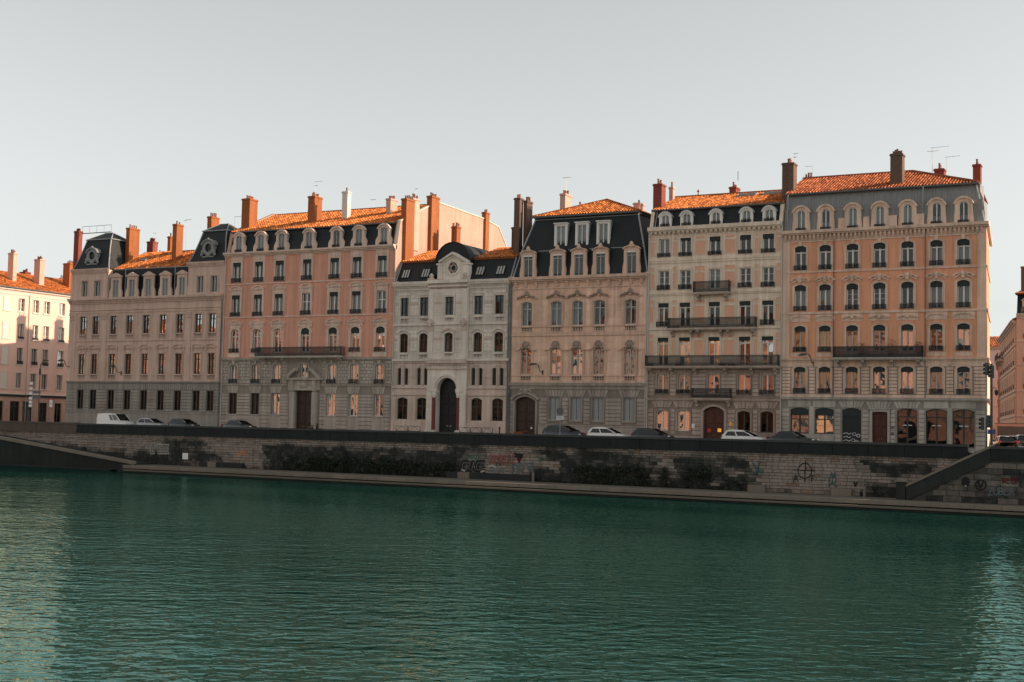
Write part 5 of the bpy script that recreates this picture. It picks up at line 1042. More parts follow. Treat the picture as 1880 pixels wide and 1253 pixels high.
# ------------------------------------------------------------------ apricot building at the right end
def building_apricot():
    b = Bld('apricot_building', 'apricot orange building with zinc mansard and shopfronts at the right end of the row', -39.45, -20.28, 14, 21.2)
    xs = [-37.64, -35.21, -32.58, -30.0, -27.4, -24.75, -22.32]
    ops = []
    for i in (0, 1): b.window(xs[i], 1.8, 1.7, 4.2, .22, fm='dark_frame', gm='glass', tr=.55, bars=(.3, .75), cur=1, lam=.5); ops.append((xs[i], 1.8, 1.7, 4.2, .22))
    for i, w in ((4, 1.86), (5, 1.9), (6, 1.92)):
        W = b.window(xs[i], w, .7, 4.2, .22, fm='dark_frame', gm='shopglass', tr=.78, cur=0); ops.append((xs[i], w, .7, 4.2, .22))
        m = MB(); m.box(-.42, .42, .17, .185, 1.92, 1.99); obj('shop_lettering', m.mesh('shop_lettering', M['signwhite']), W)
    W = b.window(xs[2], 1.8, .4, 4.2, .22, fm='dark_frame', gm='glass_dark', tr=0, cur=0, lam=.5); ops.append((xs[2], 1.8, .4, 4.2, .22))
    m = MB(); m.box(-.86, .86, .1, .14, .02, 3.3)
    for k in range(22): m.box(-.86, .86, .085, .1, .05+k*.15, .16+k*.15)
    sh = obj('roller_shutter', m.mesh('roller_shutter', M['dark_shutter']), W)
    m = MB(); rr = random.Random(4)
    def scr(pts, w=.03): 
        for p, q in zip(pts, pts[1:]): m.bar((p[0], .075, p[1]), (q[0], .075, q[1]), w, .006)
    for k in range(9): x, z = .1+rr.uniform(0, .6), .3+rr.uniform(0, 1.1); scr([(x+.16*math.cos(t*.9+k)*(1+.2*math.sin(3*t)), z+.16*math.sin(t*.9+k)) for t in range(8)])
    for k in range(4): z = .35+.33*k; scr([(-.8, z), (-.5, z+.1), (-.3, z-.04), (-.05, z+.08)], .05)
    obj('graffiti', m.mesh('graffiti', M['signwhite']), sh)
    D = b.door(-29.92, 1.44, .2, 3.88, .12, 'wood_red', y=.28, panels=3); ops.append((-29.92, 1.44, .2, 3.88, .12))
    gw = b.wall('ground_floor_wall', 'b6gl', b.x0, b.x1, 0, 5.0, [(.2, 4.4, ops)])
    ed = [b.x0, xs[0]-.95, xs[0]+.95, xs[1]-.95, xs[1]+.95, xs[2]-.95, xs[2]+.95, -30.85, -29.0, xs[4]-1.0, xs[4]+1.0, xs[5]-1.0, xs[5]+1.0, xs[6]-1.0, xs[6]+1.0, b.x1]
    for i, (a, c) in enumerate(zip(ed[::2], ed[1::2])):
        if i in (1, 6): b.band('pier', 'b6g', .4, 4.3, .06, a+.03, c-.03)
        else: b.blocks(gw, 'b6g', a+.05, c-.05, .5, 4.1, .40)
    b.band('sill_wall', 'b6g', 0, 1.62, .07, b.x0+.05, xs[1]+.95); b.band('plinth', 'b6g', 0, .42, .16, xs[2]+1, b.x1)
    for i in (2, 3, 4): b.voussoirs(gw, 'b6g', xs[i], 1.9, 4.24, .6, 7, .55)
    for i in (0, 1, 5, 6): b.band('lintel_panel', 'b6g', 4.26, 4.86, .05, xs[i]-1.1, xs[i]+1.1)
    m = MB(); m.strip([(.95, .2)]+[(.95, 4.08), (-.95, 4.08)]+[(-.95, .2)], [(.72, .2), (.72, 3.88), (-.72, 3.88), (-.72, .2)], -.1, .02); m.box(-1.05, 1.05, -.2, .02, 4.1, 4.22); b.part('door_surround', m, 'b6g', loc=(b.L(-29.92), 0, 0))
    for x, z in ((-28.72, 2.3), (-28.72, 1.75)): m = MB(); m.box(-.13, .13, -.09, -.05, 0, .22); b.part('wall_plaque', m, 'signback', loc=(b.L(x), 0, z))
    b.cornice('b6g', [(.08, 4.88, 4.98), (.26, 5.0, 5.2)], name='string_course')
    S = (.22, .06, 'b6s'); kw = dict(fm='white_frame', tr=.8)
    r1 = b.row(xs, 1.13, 5.57, 8.15, .2, fm='grey_frame', tr=0, cur=.25, lam=.28, rail=.5, railx=.03, sur=S)
    fw = b.wall('first_floor_wall', 'b6gl', b.x0, b.x1, 5.0, 8.8, [(5.5, 8.2, r1)])
    ed = [b.x0]+sum([[x-.82, x+.82] for x in xs], [])+[b.x1]
    for a, c in zip(ed[::2], ed[1::2]): b.blocks(fw, 'b6s', a+.05, c-.05, 5.5, 8.1, .325)
    b.band('frieze', 'b6s', 8.14, 8.64, .05); b.band('apron', 'b6s', 5.22, 5.48, .06)
    for i in range(6): m = MB(); m.blob((0, -.06, 0), (.2, .12, .22)); b.part('carving', m, 'b6s', loc=(b.L((xs[i]+xs[i+1])/2), 0, 8.4))
    r2 = b.row(xs, 1.12, 9.58, 12.12, .2, fm='grey_frame', tr=.8, cur=.3, lam=.3, rail=[.5, .5, 0, 0, 0, .5, .5], railx=.05, sur=S, ped=[('panel', 2.0, .72, 'b6s')]*2+[('carved', 2.0, .66, 'b6s')]*3+[('panel', 2.0, .72, 'b6s')]*2)
    r3 = b.row(xs, 1.13, 13.56, 16.13, .2, fm='white_frame', tr=.82, bars=[(), (), (.2, .4, .6), (.2, .4, .6), (), (), ()], cur=.3, gm='glass_dark', lam=.32, rail=.5, railx=.05, sur=S, ped=('hood', 1.95, .48, 'b6s'))
    r4 = b.row(xs, 1.12, 17.53, 19.96, .2, fm='white_frame', tr=.72, cur=.25, gm='glass_dark', lam=.32, rail=.5, railx=.05, sur=S, sill='b6s', keyst='b6s')
    b.wall('upper_wall', 'b6', b.x0, b.x1, 8.8, 20.6, [(9.5, 12.2, r2), (13.5, 16.2, r3), (17.5, 20.0, r4)])
    for a, c in ((b.x0+.02, b.x0+.75), (b.x1-.82, b.x1-.03)): b.band('corner_pilaster', 'b6s', 8.95, 20.3, .06, a, c)
    for x in xs: b.band('frieze_panel', 'b6s', 12.5, 13.2, .045, x-1.0, x+1.0); b.band('apron_panel', 'b6s', 9.1, 9.5, .05, x-.85, x+.85)
    b.band('string_course', 'b6s', 17.28, 17.44, .10); b.band('string_course', 'b6s', 13.24, 13.46, .12); b.cornice('b6s', [(.1, 8.64, 8.76), (.24, 8.78, 8.98)], name='string_course')
    b.balcony(-34.2, -25.86, 8.98, 1.05, 1.0, 'b6g', (-33.8, -31.4, -28.7, -26.3), fill=.055)
    lb = ('leafy shrub on the apricot building balcony beside its fifth window', 'small shrub at the right end of the apricot building balcony', 'low dark plant left on the apricot building balcony')
    for i, (x, w, h) in enumerate(((-28.75, .75, 1.7), (-26.2, .45, 1.35), (-31.6, .6, 1.3))):
        rr = random.Random(40+i); m = MB(); m.lathe([(.18, 0), (.25, .4), (.22, .42)], n=8); o = tag(obj('balcony_plant', m.mesh('balcony_plant', M['pot']), None, (x, -.55, 9.0)), lb[i], 'plant', 'plants on the apricot balcony'); q = MB()
        for k in range(260):
            a = rr.uniform(0, 6.28); rad = rr.random()**.6; p = Vector((math.cos(a)*w*rad*.8, math.sin(a)*.35*rad, .45+(h-.4)*rr.random())); d = Vector((math.cos(a), math.sin(a), rr.uniform(-.3, .8)))*.10; e = d.cross(Vector((.1, 0, 1))).normalized()*.045; q.poly([p-e, p+d*.5, p+e, p+d*1.4], 0, rr.random())
        obj('foliage', q.mesh('foliage', [M['leaf']], tint=True), o)
    b.band('architrave', 'b6s', 20.3, 20.42, .08); b.dentils('b6s', 20.46, 21.0, .28, .20, .40); b.cornice('b6s', [(.36, 21.0, 21.12), (.58, 21.14, 21.42)], b.x0, b.x1+.28); b.band('cornice_frieze', 'b6s', 20.43, 20.99, .05)
    # the side street wall runs back at an angle
    sk = .135; m = MB(); x1 = b.L(b.x1); dpt = 14.
    def sq(y0, y1, z0, z1, mi): m.poly([(x1-sk*y0, y0, z0), (x1-sk*y1, y1, z0), (x1-sk*y1, y1, z1), (x1-sk*y0, y0, z1)], mi)
    sq(0, dpt, 0, 8.8, 1); sq(0, dpt, 8.8, 20.6, 0); sq(0, dpt, 20.6, 21.4, 1); m.poly([(x1-sk*.9, .9, 21.4), (x1-sk*dpt, dpt, 21.4), (x1-sk*dpt-.8, dpt-.5, 25.1), (x1-1.0, 1.0, 25.1), ], 2); m.poly([(b.L(b.x0), dpt, 0), (x1-sk*dpt, dpt, 0), (x1-sk*dpt, dpt, 21.4), (b.L(b.x0), dpt, 21.4)], 0); m.poly([(b.L(b.x0)+.02, 0.02, 0), (b.L(b.x0)+.02, dpt, 0), (b.L(b.x0)+.02, dpt, 25), (b.L(b.x0)+.02, 1.0, 25), (b.L(b.x0)+.02, .2, 21.4)], 0)
    b.part('side_wall', m, ['b6', 'b6s', 'zinc'])
    m = MB()
    for z0, z1, pr in ((8.7, 8.95, .2), (13.24, 13.46, .12), (17.28, 17.44, .1), (5.0, 5.2, .26), (21.0, 21.41, .27)): m.poly([(x1+pr-sk*-.1, -.1, z1), (x1+pr-sk*dpt, dpt, z1), (x1-sk*dpt, dpt, z1), (x1, 0, z1)]); m.poly([(x1+pr, -.1, z0), (x1+pr-sk*dpt, dpt, z0), (x1+pr-sk*dpt, dpt, z1), (x1+pr, -.1, z1)]); m.poly([(x1, 0, z0), (x1-sk*dpt, dpt, z0), (x1+pr-sk*dpt, dpt, z0), (x1+pr, -.1, z0)]); m.poly([(x1, -.1, z0), (x1+pr, -.1, z0), (x1+pr, -.1, z1), (x1, -.1, z1)])
    b.part('side_cornices', m, 'b6s')
    # zinc mansard with standing seams
    xa, xb = b.L(b.x0)+.05, x1-.1; m = MB(); m.prismx([(.22, 21.4), (.45, 23.6), (.62, 23.66), (1.0, 25.2), (3, 25.2), (3, 21.4)], xa, xb-.6); m.poly([(xb-.6, .22, 21.4), (xb, .22, 21.4), (xb-.28, .62, 23.66), (xb-.6, .62, 23.66)]); m.poly([(xb-.6, .62, 23.66), (xb-.28, .62, 23.66), (xb-.9, 1.0, 25.2)]); m.box(xb-.62, xb-.3, .4, 3, 21.4, 23.6); ms = b.part('mansard', m, 'zinc')
    m = MB(); n = 66
    for i in range(n+1): x = xa+.05+(xb-xa-.8)*i/n; m.bar((x, .62, 23.72), (x, .98, 25.14), .035, .06)
    for i in range(23): x = xa+.05+(xb-xa-.8)*i/22; m.bar((x, .20, 21.45), (x, .44, 23.6), .03, .05)
    m.tube([(xa, .5, 23.64), (xb-.4, .5, 23.64)], .06, 5); b.part('standing_seams', m, 'zinc', ms, kind='stuff')
    m = MB(); m.bar((xb-.05, .25, 21.45), (xb-.95, 1.0, 25.2), .14, .14); b.part('lead_flashing', m, 'white_frame', ms)
    for a, c in ((-34.0, -33.4), (-31.6, -31.0), (-29.2, -28.4), (-26.6, -25.9)): b.band('parapet_panel', 'b6s', 21.45, 22.5, -.02, a, c, y1=.4); 
    for x in xs: b.dormer(x, 21.48, .86, 2.0, .28, .36, .3, 'b6s', 'zinc', y=.02, dep=1.2, fm='white_frame', gm='glass_dark', cur=.55, rail=.24, over=.13, scroll=.08)
    for x in (b.x0+.4, -26.05): b.pipe(x, 21.5, 25.1, 'lead', y=.3, r=.055)
    ez, ey = 25.24, .68; rz, ry = 27.9, 7.2; ra, rb = b.x0-.1, -28.4; hx = b.x1-.85
    m = MB(); C = [(b.x0, ey, ez), (hx, ey, ez), (hx-1.2, 13.6, ez), (b.x0, 13.6, ez)]; T0, T1 = (ra, ry, rz), (rb, ry, rz)
    for q in ((C[0], C[1], T1, T0), (C[1], C[2], T1), (C[2], C[3], T0, T1), (C[3], C[0], T0)): m.poly([(b.L(p[0]), p[1], p[2]) for p in q])
    m.poly([(b.L(p[0]), p[1], p[2]-.1) for p in C]); rf = b.part('roof', m, 'tile_red'); b.tiles([C[0], C[1], T1, T0], 'tile_red', parent=rf, pitch=.30); b.tiles([C[1], C[2], T1], 'tile_red', parent=rf, pitch=.30)
    m = MB(); m.tube([(b.L(ra), ry, rz+.08), (b.L(rb), ry, rz+.08), (b.L(hx), ey, ez+.1)], .13, 6); m.tube([(b.L(rb), ry, rz+.08), (b.L(hx-1.2), 13.6, ez+.1)], .13, 6); b.part('ridge_tiles', m, 'tile_red', rf); m = MB(); m.tube([(b.L(b.x0), .62, ez-.06), (b.L(hx)+.1, .62, ez-.06)], .1, 6); b.part('gutter', m, 'pipe_dark')
    b.chim(1436, 1457, 1463.3, 298, 1.8, 24, 'brick_soot_shade', 4); b.chim(1634.5, 1656.5, 1661, 281, 2.0, 25, 'brick_soot_shade', 5); b.chim(1715, 1733, 1736.5, 309, 6.0, 24.5, 'brick_red', 4); b.chim(1786, 1800, 1802.5, 301, 5.0, 22, 'brick_red', 2); b.chim(1475, 1491.5, 1494.5, 325, 8.2, 25, 'brick_red', 3)
    b.antenna(1711.5, 271, 312, 6, ((.05, 1.6), (.4, .6), (.4, -.5))); b.antenna(1737.5, 288, 312, 6.3, ((.05, 1.3),)); b.antenna(1458.5, 282, 298, 2.2, ((.05, .4), (.4, .2))); b.antenna(1492, 305, 322, 8.4, ((.05, -.8),))
    b.pipe(-34.35, 5.2, 21, 'pipe_dark', y=-.1, r=.04); b.pipe(-25.75, 5.2, 21, 'pipe_dark', y=-.1, r=.04)
building_apricot()

# ------------------------------------------------------------------ pale building across the side street (its long side faces the street)
def building_pale():
    y0, y1 = -7., 27.; b = Bld('pale_building', 'pale pink rendered building at the left edge, sunlit above, orange roof', y0, y1, 13, 19.6)
    b.root.location = (-153, b.ox, 0); b.root.rotation_euler = (0, 0, math.pi/2)
    xs = [-3.0, -.3, 2.4, 5.4, 8.05, 10.7, 12.75, 15.65, 18.4, 21.2, 24.]
    blank = (5.4,)
    rows = []
    for k, (z0, z1, rl) in enumerate(((16.69, 18.53, 0), (12.77, 14.91, 0.3), (9.15, 11.49, 0.5), (5.73, 7.92, 0))):
        ops = []
        for x in xs:
            if x in blank:
                m = MB(); m.box(-.5, .5, -.03, .02, 0, z1-z0); o = b.part('blind_window', m, 'b0s', loc=(b.L(x), 0, z0)); obj('surround', surround_mesh(1.0, z1-z0, 0, .12, .05, 'b0s'), o); obj('sill', sill_mesh(1.4, 'b0s'), o)
            else: b.window(x, .98, z0, z1, 0, fm='white_frame' if k < 2 else 'grey_frame', tr=0, bars=(.33, .66) if k < 2 else (), cur=.2 if k < 2 else .8, rail=rl, railx=.02, sur=(.10, .04, 'b0s'), sill='b0s'); ops.append((x, .98, z0, z1, 0))
        rows.append((z0-.02, z1+.02, ops))
    b.wall('upper_wall', 'b0', y0, y1, 4.75, 19.65, rows, dep=.3)
    gops = []
    for x, w, z0, z1 in ((-1., 1.6, .4, 3.9), (2., 1.6, .9, 3.9), (4.9, 1.3, .9, 3.9), (7.6, 1.7, .9, 3.9), (9.9, 1.9, .3, 3.9), (12.8, 1.5, .3, 3.8), (15.6, 1.3, .9, 3.8), (19, 1.6, .4, 3.8), (22, 1.6, .4, 3.8)):
        b.window(x, w, z0, z1, 0, fm='dark_frame', gm='glass_dark', tr=.75, cur=.1); gops.append((x, w, z0, z1, 0))
    b.wall('ground_floor_wall', 'b0g', y0, y1, 0, 4.75, [(.25, 3.95, gops)]); b.band('plinth', 'b1g', 0, .85, .06, 6.6, 8.6); b.band('shop_fascia', 'blind', 4.55, 4.85, .15); b.band('string_course', 'b0s', 4.86, 5.0, .1)
    for a, c in ((11., 11.9), (13.8, 14.8), (16.4, 18.)): b.band('plinth', 'b0s', 0, .95, .07, a, c)
    b.cornice('b0s', [(.06, 18.95, 19.07), (.2, 19.35, 19.45), (.5, 19.59, 19.8)]); b.dentils('b0s', 19.45, 19.59, .42, .14, .30)
    m = MB(); m.tube([(b.L(y0), -.62, 19.87), (b.L(y1), -.62, 19.87)], .11, 6); b.part('gutter', m, 'pipe_dark')
    b.shell('b0', 19.75); ez, rz = 19.90, 22.85
    m = MB(); m.prismx([(-.55, 19.79), (-.55, 19.85), (6.5, 22.75), (13, 19.85)], b.L(y0), b.L(y1)); rf = b.part('roof', m, 'tile'); b.tiles([(y0, -.6, 19.87), (y1, -.6, 19.87), (y1, 6.5, 22.79), (y0, 6.5, 22.79)], parent=rf)
    m = MB(); m.tube([(b.L(y0), 6.5, 22.85), (b.L(y1), 6.5, 22.85)], .13, 6); b.part('ridge_tiles', m, 'tile', rf)
    # chimneys: local x is world Y, local y is the distance back from the street face
    for xl, xc, xr, yt, back, mt, n in ((15, 25, 32, 464, 2.2, 'brick_pink', 3), (63, 73.5, 82.5, 475.5, 2.0, 'brick_pink', 4), (116, 128, 141, 483, 2.6, 'brick', 4), (36, 46, 56, 499, 7.5, 'brick_red', 5), (107, 112, 120, 511, 7.5, 'brick_soot_shade', 2)):
        X1 = -153-back; p = at_x(xc, yt+10, X1); q = at(xl, yt+10, p.y); r = at_x(xr, yt+10, X1); zt = at_x(xc, yt, X1).z
        b.chimney(p.y, r.y, back, back+max(.5, X1-q.x), 18.5, zt, mt, n, mt)
    b.pipe(9.4, .3, 19.2, 'pipe', y=-.1)
building_pale()

# ------------------------------------------------------------------ houses seen down the street on the right
def street_house(name, label, p0, p1, rows, ztop, wallm, depth=11., roofm='tile_red', zr=3., nwin=4, w=1.05, bal=None, mans=False, stone_='b6s', gf=True):
    d = Vector((p1[0]-p0[0], p1[1]-p0[1], 0)); ln = d.length; b = Bld(name, label, 0, ln, depth, ztop); b.root.location = ((p0[0]+p1[0])/2, (p0[1]+p1[1])/2, 0); b.root.rotation_euler = (0, 0, math.atan2(d.y, d.x))
    R = []
    for z0, z1 in rows:
        xs = [ln*(i+.5)/nwin for i in range(nwin)]; R.append((z0-.05, z1+.05, b.row(xs, w, z0, z1, 0, fm='grey_frame', tr=.75, cur=.3, rail=.6, railx=.1, sur=(.16, .06, stone_), sill=None)))
        b.band('string_course', stone_, z0-.5, z0-.3, .14)
    gops = []
    if gf: gops = b.row([ln*(i+.5)/nwin for i in range(nwin)], w*1.7, .5, 3.9, .2, fm='dark_frame', gm='glass_dark', tr=.75, cur=.1); R.append((.45, 4.0, gops))
    b.wall('wall', wallm, 0, ln, 0, ztop, R); b.shell(wallm, ztop)
    b.cornice(stone_, [(.15, ztop-.5, ztop-.3), (.4, ztop-.25, ztop-.05), (.6, ztop-.03, ztop+.15)]); b.dentils(stone_, ztop-.32, ztop-.06, .36, .2, .45)
    zb = ztop+.1
    if mans:
        m = MB(); m.prismx([(.2, zb), (1.0, zb+2.9), (depth-1, zb+2.9), (depth, zb)], b.L(0), b.L(ln)); b.part('mansard', m, 'slate'); zb += 2.85
        for i in range(nwin): b.dormer(ln*(i+.5)/nwin, ztop+.15, 1.0, 2.0, .2, .3, .3, stone_, 'zinc', y=.1, dep=1.3, scroll=.2, fm='grey_frame', rail=.5)
        b.balcony(.1, ln-.1, ztop+.16, .95, .5, stone_)
    m = MB(); m.prismx([(-.3, zb), (-.3, zb+.06), (depth/2, zb+zr), (depth+.3, zb+.06), (depth+.3, zb)], b.L(-.2), b.L(ln+.2)); rf = b.part('roof', m, roofm); b.tiles([(-.2, -.3, zb+.08), (ln+.2, -.3, zb+.08), (ln+.2, depth/2, zb+zr+.02), (-.2, depth/2, zb+zr+.02)], roofm, parent=rf, pitch=.36, course=.6)
    if bal: b.balcony(*bal)
    return b
h = street_house('street_house', 'ochre stone building at the right edge with slate mansard and roof balcony', (-27.9, 75), (-12.4, 75), ((15.9, 18.1), (12.5, 14.4), (8.75, 11.0), (5.2, 7.5)), 19.2, 'b5p', mans=True, zr=1.0, nwin=5)
h.chimney(.2, 1.4, 3, 5, 20, 26.5, 'brick_soot_shade', 2)
street_house('street_house', 'shaded ochre row house receding down the right street, with small balconies', (-36.6, 119), (-28.15, 75.6), ((15.4, 17.5), (12.2, 14.3), (8.75, 11.0), (5.2, 7.5)), 18.4, 'b5p', nwin=8, depth=10, bal=(1.0, 12., 14.6, 1.1, 1.0, 'b6s', (2., 6., 11.)))
street_house('street_house', 'lower golden house farther down the right street, many tall windows', (-43.5, 165), (-37.2, 121), ((11.2, 13.6), (7.8, 10.), (4.6, 6.6)), 15.6, 'b6', nwin=9, depth=10, zr=2)
street_house('street_house', 'cream house with red tile roof closing the view down the right street', (-58, 170), (-38, 170), ((12, 14), (8.5, 10.5)), 20.5, 'b0', nwin=3, gf=False, zr=2.6)
street_house('street_house', 'stone building just outside the frame across the right street', (-3.5, -.5), (20, -.5), ((16.2, 18.2), (12.5, 14.7), (8.6, 11.), (5., 7.4)), 20.5, 'b6s', nwin=7, zr=3)

# ------------------------------------------------------------------ embankment
def wallpt(px, py, d=0.):
    r = _ray(px, py); t = (CAM_D-17.754-d)/(r.y+.066*r.x); return (r.x*t, r.z*t+EYE)       # X, Z on the wall face
EMB = empty('embankment_wall', (-70, quay_y(-70), -3.4), 'long stained stone embankment wall with black parapet and graffiti', 'wall')
EO = Vector((-70, quay_y(-70), -3.4))
ERZ = math.atan(-.066)
def E_(X, d, z): return tuple(Vector(Q(X, d, z))-EO)
def emb(name, m, mats, parent=None, kind=None, tint=False): return obj(name, m.mesh(name, mats, tint=tint), parent or EMB, kind=kind)
def ebox(m, X0, X1, d0, d1, z0, z1, mi=0, tint=.5, b=.0):
    """block on the wall, d0 nearer the street, d1 nearer the river"""
    n = len(m.v); m.v += [E_(X0, d1, z0), E_(X1, d1, z0), E_(X1, d0, z0), E_(X0, d0, z0), E_(X0, d1-b, z1), E_(X1, d1-b, z1), E_(X1, d0, z1), E_(X0, d0, z1)]
    for q in ((0,1,5,4),(1,2,6,5),(2,3,7,6),(3,0,4,7),(4,5,6,7),(3,2,1,0)): m.f.append(tuple(n+i for i in q)); m.m.append(mi); m.t.append(tint)
def estone(m, X0, X1, z0, z1, d, pr, mi, tint, b=.025):
    n = len(m.v); m.v += [E_(X0, d, z0), E_(X1, d, z0), E_(X1, d, z1), E_(X0, d, z1), E_(X0+b, d+pr, z0+b), E_(X1-b, d+pr, z0+b), E_(X1-b, d+pr, z1-b), E_(X0+b, d+pr, z1-b)]
    for q in ((4,5,6,7),(0,1,5,4),(1,2,6,5),(2,3,7,6),(3,0,4,7)): m.f.append(tuple(n+i for i in q)); m.m.append(mi); m.t.append(tint)
M['quay_dark'] = mat('algae_blackened_stone', (.030, .036, .033), (.05, .053, .046), a=.7, b=.5, c=.5, tint=.8, bump=.5, bscale=9)
M['quay_warm'] = mat('warm_repair_stone', (.30, .215, .165), (.25, .19, .155), a=.4, b=.4, c=.4, tint=.6, bump=.5, bscale=9)
m = MB(); m.poly([E_(-160, 0, -6), E_(-15.5, 0, -6), E_(-15.5, 0, .1), E_(-160, 0, .1)]); emb('wall_backing', m, M['quay_joint'])
WS = random.Random(21)
def px_zone(*z): 
    (a, b_), (c, d_) = wallpt(z[0], z[1]), wallpt(z[2], z[3]); return (a, c, min(b_, d_), max(b_, d_))
ZONES = [px_zone(*z) for z in ((498, 822, 640, 874), (560, 826, 828, 884), (700, 832, 836, 886), (308, 812, 368, 832), (300, 838, 345, 858), (365, 836, 395, 846), (832, 826, 870, 836), (1000, 832, 1075, 842), (1048, 842, 1190, 896), (1090, 838, 1180, 850), (1253, 846, 1308, 900), (1315, 862, 1332, 874), (1316, 876, 1362, 902), (1332, 848, 1360, 860), (1210, 884, 1260, 900), (985, 866, 1050, 892), (1600, 856, 1700, 866), (1610, 896, 1655, 912), (0, 816, 60, 840), (60, 822, 150, 845), (150, 832, 300, 858))]
from mathutils import noise as mnoise
def stain(X, z):
    D = 0.
    for a, c, b_, d_ in ZONES:
        dx = max(a-X, X-c, 0)/1.9; dz = max(b_-z, z-d_, 0)/.75; D = max(D, 1-math.hypot(dx, dz))
    n = mnoise.noise(Vector((X*.55, z*1.1, 3.)))+.5*mnoise.noise(Vector((X*1.7, z*2.6, 8.)))
    D = D*1.1+n*.75*(1 if D > 0 else .4)-.15
    if z < -3.0: D += .35
    if z > -.15: D += .25
    return min(1, max(0, D+WS.gauss(0, .09)+.12))
stuff = MB(); singles = []
WS = random.Random(22); z = -3.42; ch = []
while z < .0:
    h_ = WS.uniform(.24, .34) if z < -1.05 else WS.uniform(.17, .23); ch.append((z, min(z+h_, .04))); z += h_
for j, (za, zb) in enumerate(ch):
    X = -152+WS.uniform(0, .8)
    while X < -16.2:
        w = WS.uniform(.45, 1.25) if za < -1.05 else WS.uniform(.35, .75); xb = min(X+w, -16.2); zc = (za+zb)/2
        t = stain((X+xb)/2, zc); mi = 2 if t < .3 and WS.random() < (.20 if za > -1.05 else .05) else 0
        pr = WS.uniform(.03, .07); g = .018
        if xb-X > .2:
            a = (X+g/2, xb-g/2, za+g/2, zb-g/2, 0, pr, mi, t)
            singles.append(a)
        X = xb
singles.sort(key=lambda a: -(a[1]-a[0])*(a[3]-a[2])/(60+abs((a[0]+a[1])/2+19))**2)
SM = [M['quay'], M['quay_dark'], M['quay_warm']]
for i, a in enumerate(singles):
    if i < 300: q = MB(); estone(q, *a); emb('stone', q, SM, tint=True)
    else: estone(stuff, *a)
emb('stone_courses', stuff, SM, kind='stuff', tint=True)
# black parapet: coping blocks on die blocks, string course under them
def par_run(X0, X1, ztop, d, mt, zb=.02, n=2.4):
    X = X0
    while X < X1-.2:
        xb = min(X+n, X1); q = MB(); ebox(q, X+.02, xb-.02, d-.42, d+.06, zb+.14, ztop-.2, b=.0); emb('parapet_block', q, M[mt]); q = MB(); ebox(q, X+.006, xb-.006, d-.5, d+.14, ztop-.198, ztop, b=.03); emb('coping_stone', q, M['parapet_top' if mt == 'parapet' else mt]); q = MB(); ebox(q, X+.006, xb-.006, d-.4, d+.16, zb-.1, zb+.138, b=.0); emb('string_stone', q, M[mt]); X = xb
par_run(-152, -123.2, 1.16, 0, 'parapet_pale'); par_run(-123.2, -19.15, 1.08, 0, 'parapet', n=3.0)
# stairs and the forward wall on the right
DF = 2.6
q = MB(); q.poly([E_(-23.6, DF, -6), E_(40, DF, -6), E_(40, DF, .1), E_(-17.0, DF, .1), E_(-23.6, DF, -3.3)]); emb('forward_wall_backing', q, M['quay_joint'])
SL = lambda X: 1.0 if X > -17 else 1.0-(-17-X)*.5                    # top of the sloping parapet
zz_ = -3.42; j = 0; ns = 0
while zz_ < -.05:
    X = -23.4-(.6 if j % 2 else 0)
    while X < 30:
        w = WS.uniform(1.0, 1.6); zt_ = zz_+.45
        if SL(X)-1.05 > zt_-.12: q = MB(); estone(q, X+.01, X+w-.01, zz_+.01, zt_-.01, DF, WS.uniform(.03, .06), 0, min(1, max(0, .68+(.3 if zz_ < -3 else 0)+WS.gauss(0, .15)))); emb('stone', q, SM, tint=True) if X < -2 else estone(stuff, X, X+w, zz_, zt_, DF, .05, 0, .4)  # vignette darkening put into the tint of these stones
        X += w
    zz_ += .45; j += 1
STA = empty('quay_stairs', Q(-20, 1.3, -3.42), 'dark stone stairs with sloping parapet climbing the embankment on the right', 'stairs'); SO = Vector(Q(-20, 1.3, -3.42))
def sp(X, d, z): return tuple(Vector(Q(X, d, z))-SO)
def sslab(name, x0, za0, zb0, x1, za1, zb1, d0, d1, mt):
    q = MB(); A = [(x0, za0), (x1, za1), (x1, zb1), (x0, zb0)]
    f_, k_ = [sp(x, d1, z) for x, z in A], [sp(x, d0, z) for x, z in A]; q.poly(f_); q.poly(list(reversed(k_)))
    for i in range(4): q.poly([f_[i], k_[i], k_[(i+1) % 4], f_[(i+1) % 4]])
    return obj(name, q.mesh(name, M[mt]), STA)
for i in range(4): xa = -23.5+6.5*i/4; xb = -23.5+6.5*(i+1)/4-.01; sslab('sloping_parapet', xa, SL(xa)-1.06, SL(xa)-.14, xb, SL(xb)-1.06, SL(xb)-.14, DF-.3, DF+.1, 'stairstone'); sslab('sloping_coping', xa, SL(xa)-.138, SL(xa)+.02, xb, SL(xb)-.138, SL(xb)+.02, DF-.42, DF+.17, 'coping'); sslab('string_stone', xa, SL(xa)-1.24, SL(xa)-1.062, xb, SL(xb)-1.24, SL(xb)-1.062, DF-.2, DF+.15, 'stairstone')
for i in range(24): xa = -23.6+6.6*i/24; zt_ = -3.42+(i+1)*.15; q = MB(); n_ = 0; sslab('step', xa, -3.42, zt_, xa+.285, -3.42, zt_, .12, DF-.45, 'coping')
sslab('newel_post', -24.25, -3.42, -2.0, -23.55, -3.42, -2.0, DF-.55, DF+.2, 'stairstone'); sslab('newel_cap', -24.35, -1.998, -1.85, -23.45, -1.998, -1.85, DF-.65, DF+.3, 'coping')
for i in range(3): xa = -23.4+6.3*i/3; sslab('inner_coping', xa, SL(xa)+.1, SL(xa)+.24, xa+2.09, SL(xa+2.09)+.1, SL(xa+2.09)+.24, .05, .42, 'coping')
par_run(-17.0, 30, 1.0, DF, 'parapet', n=3.2)
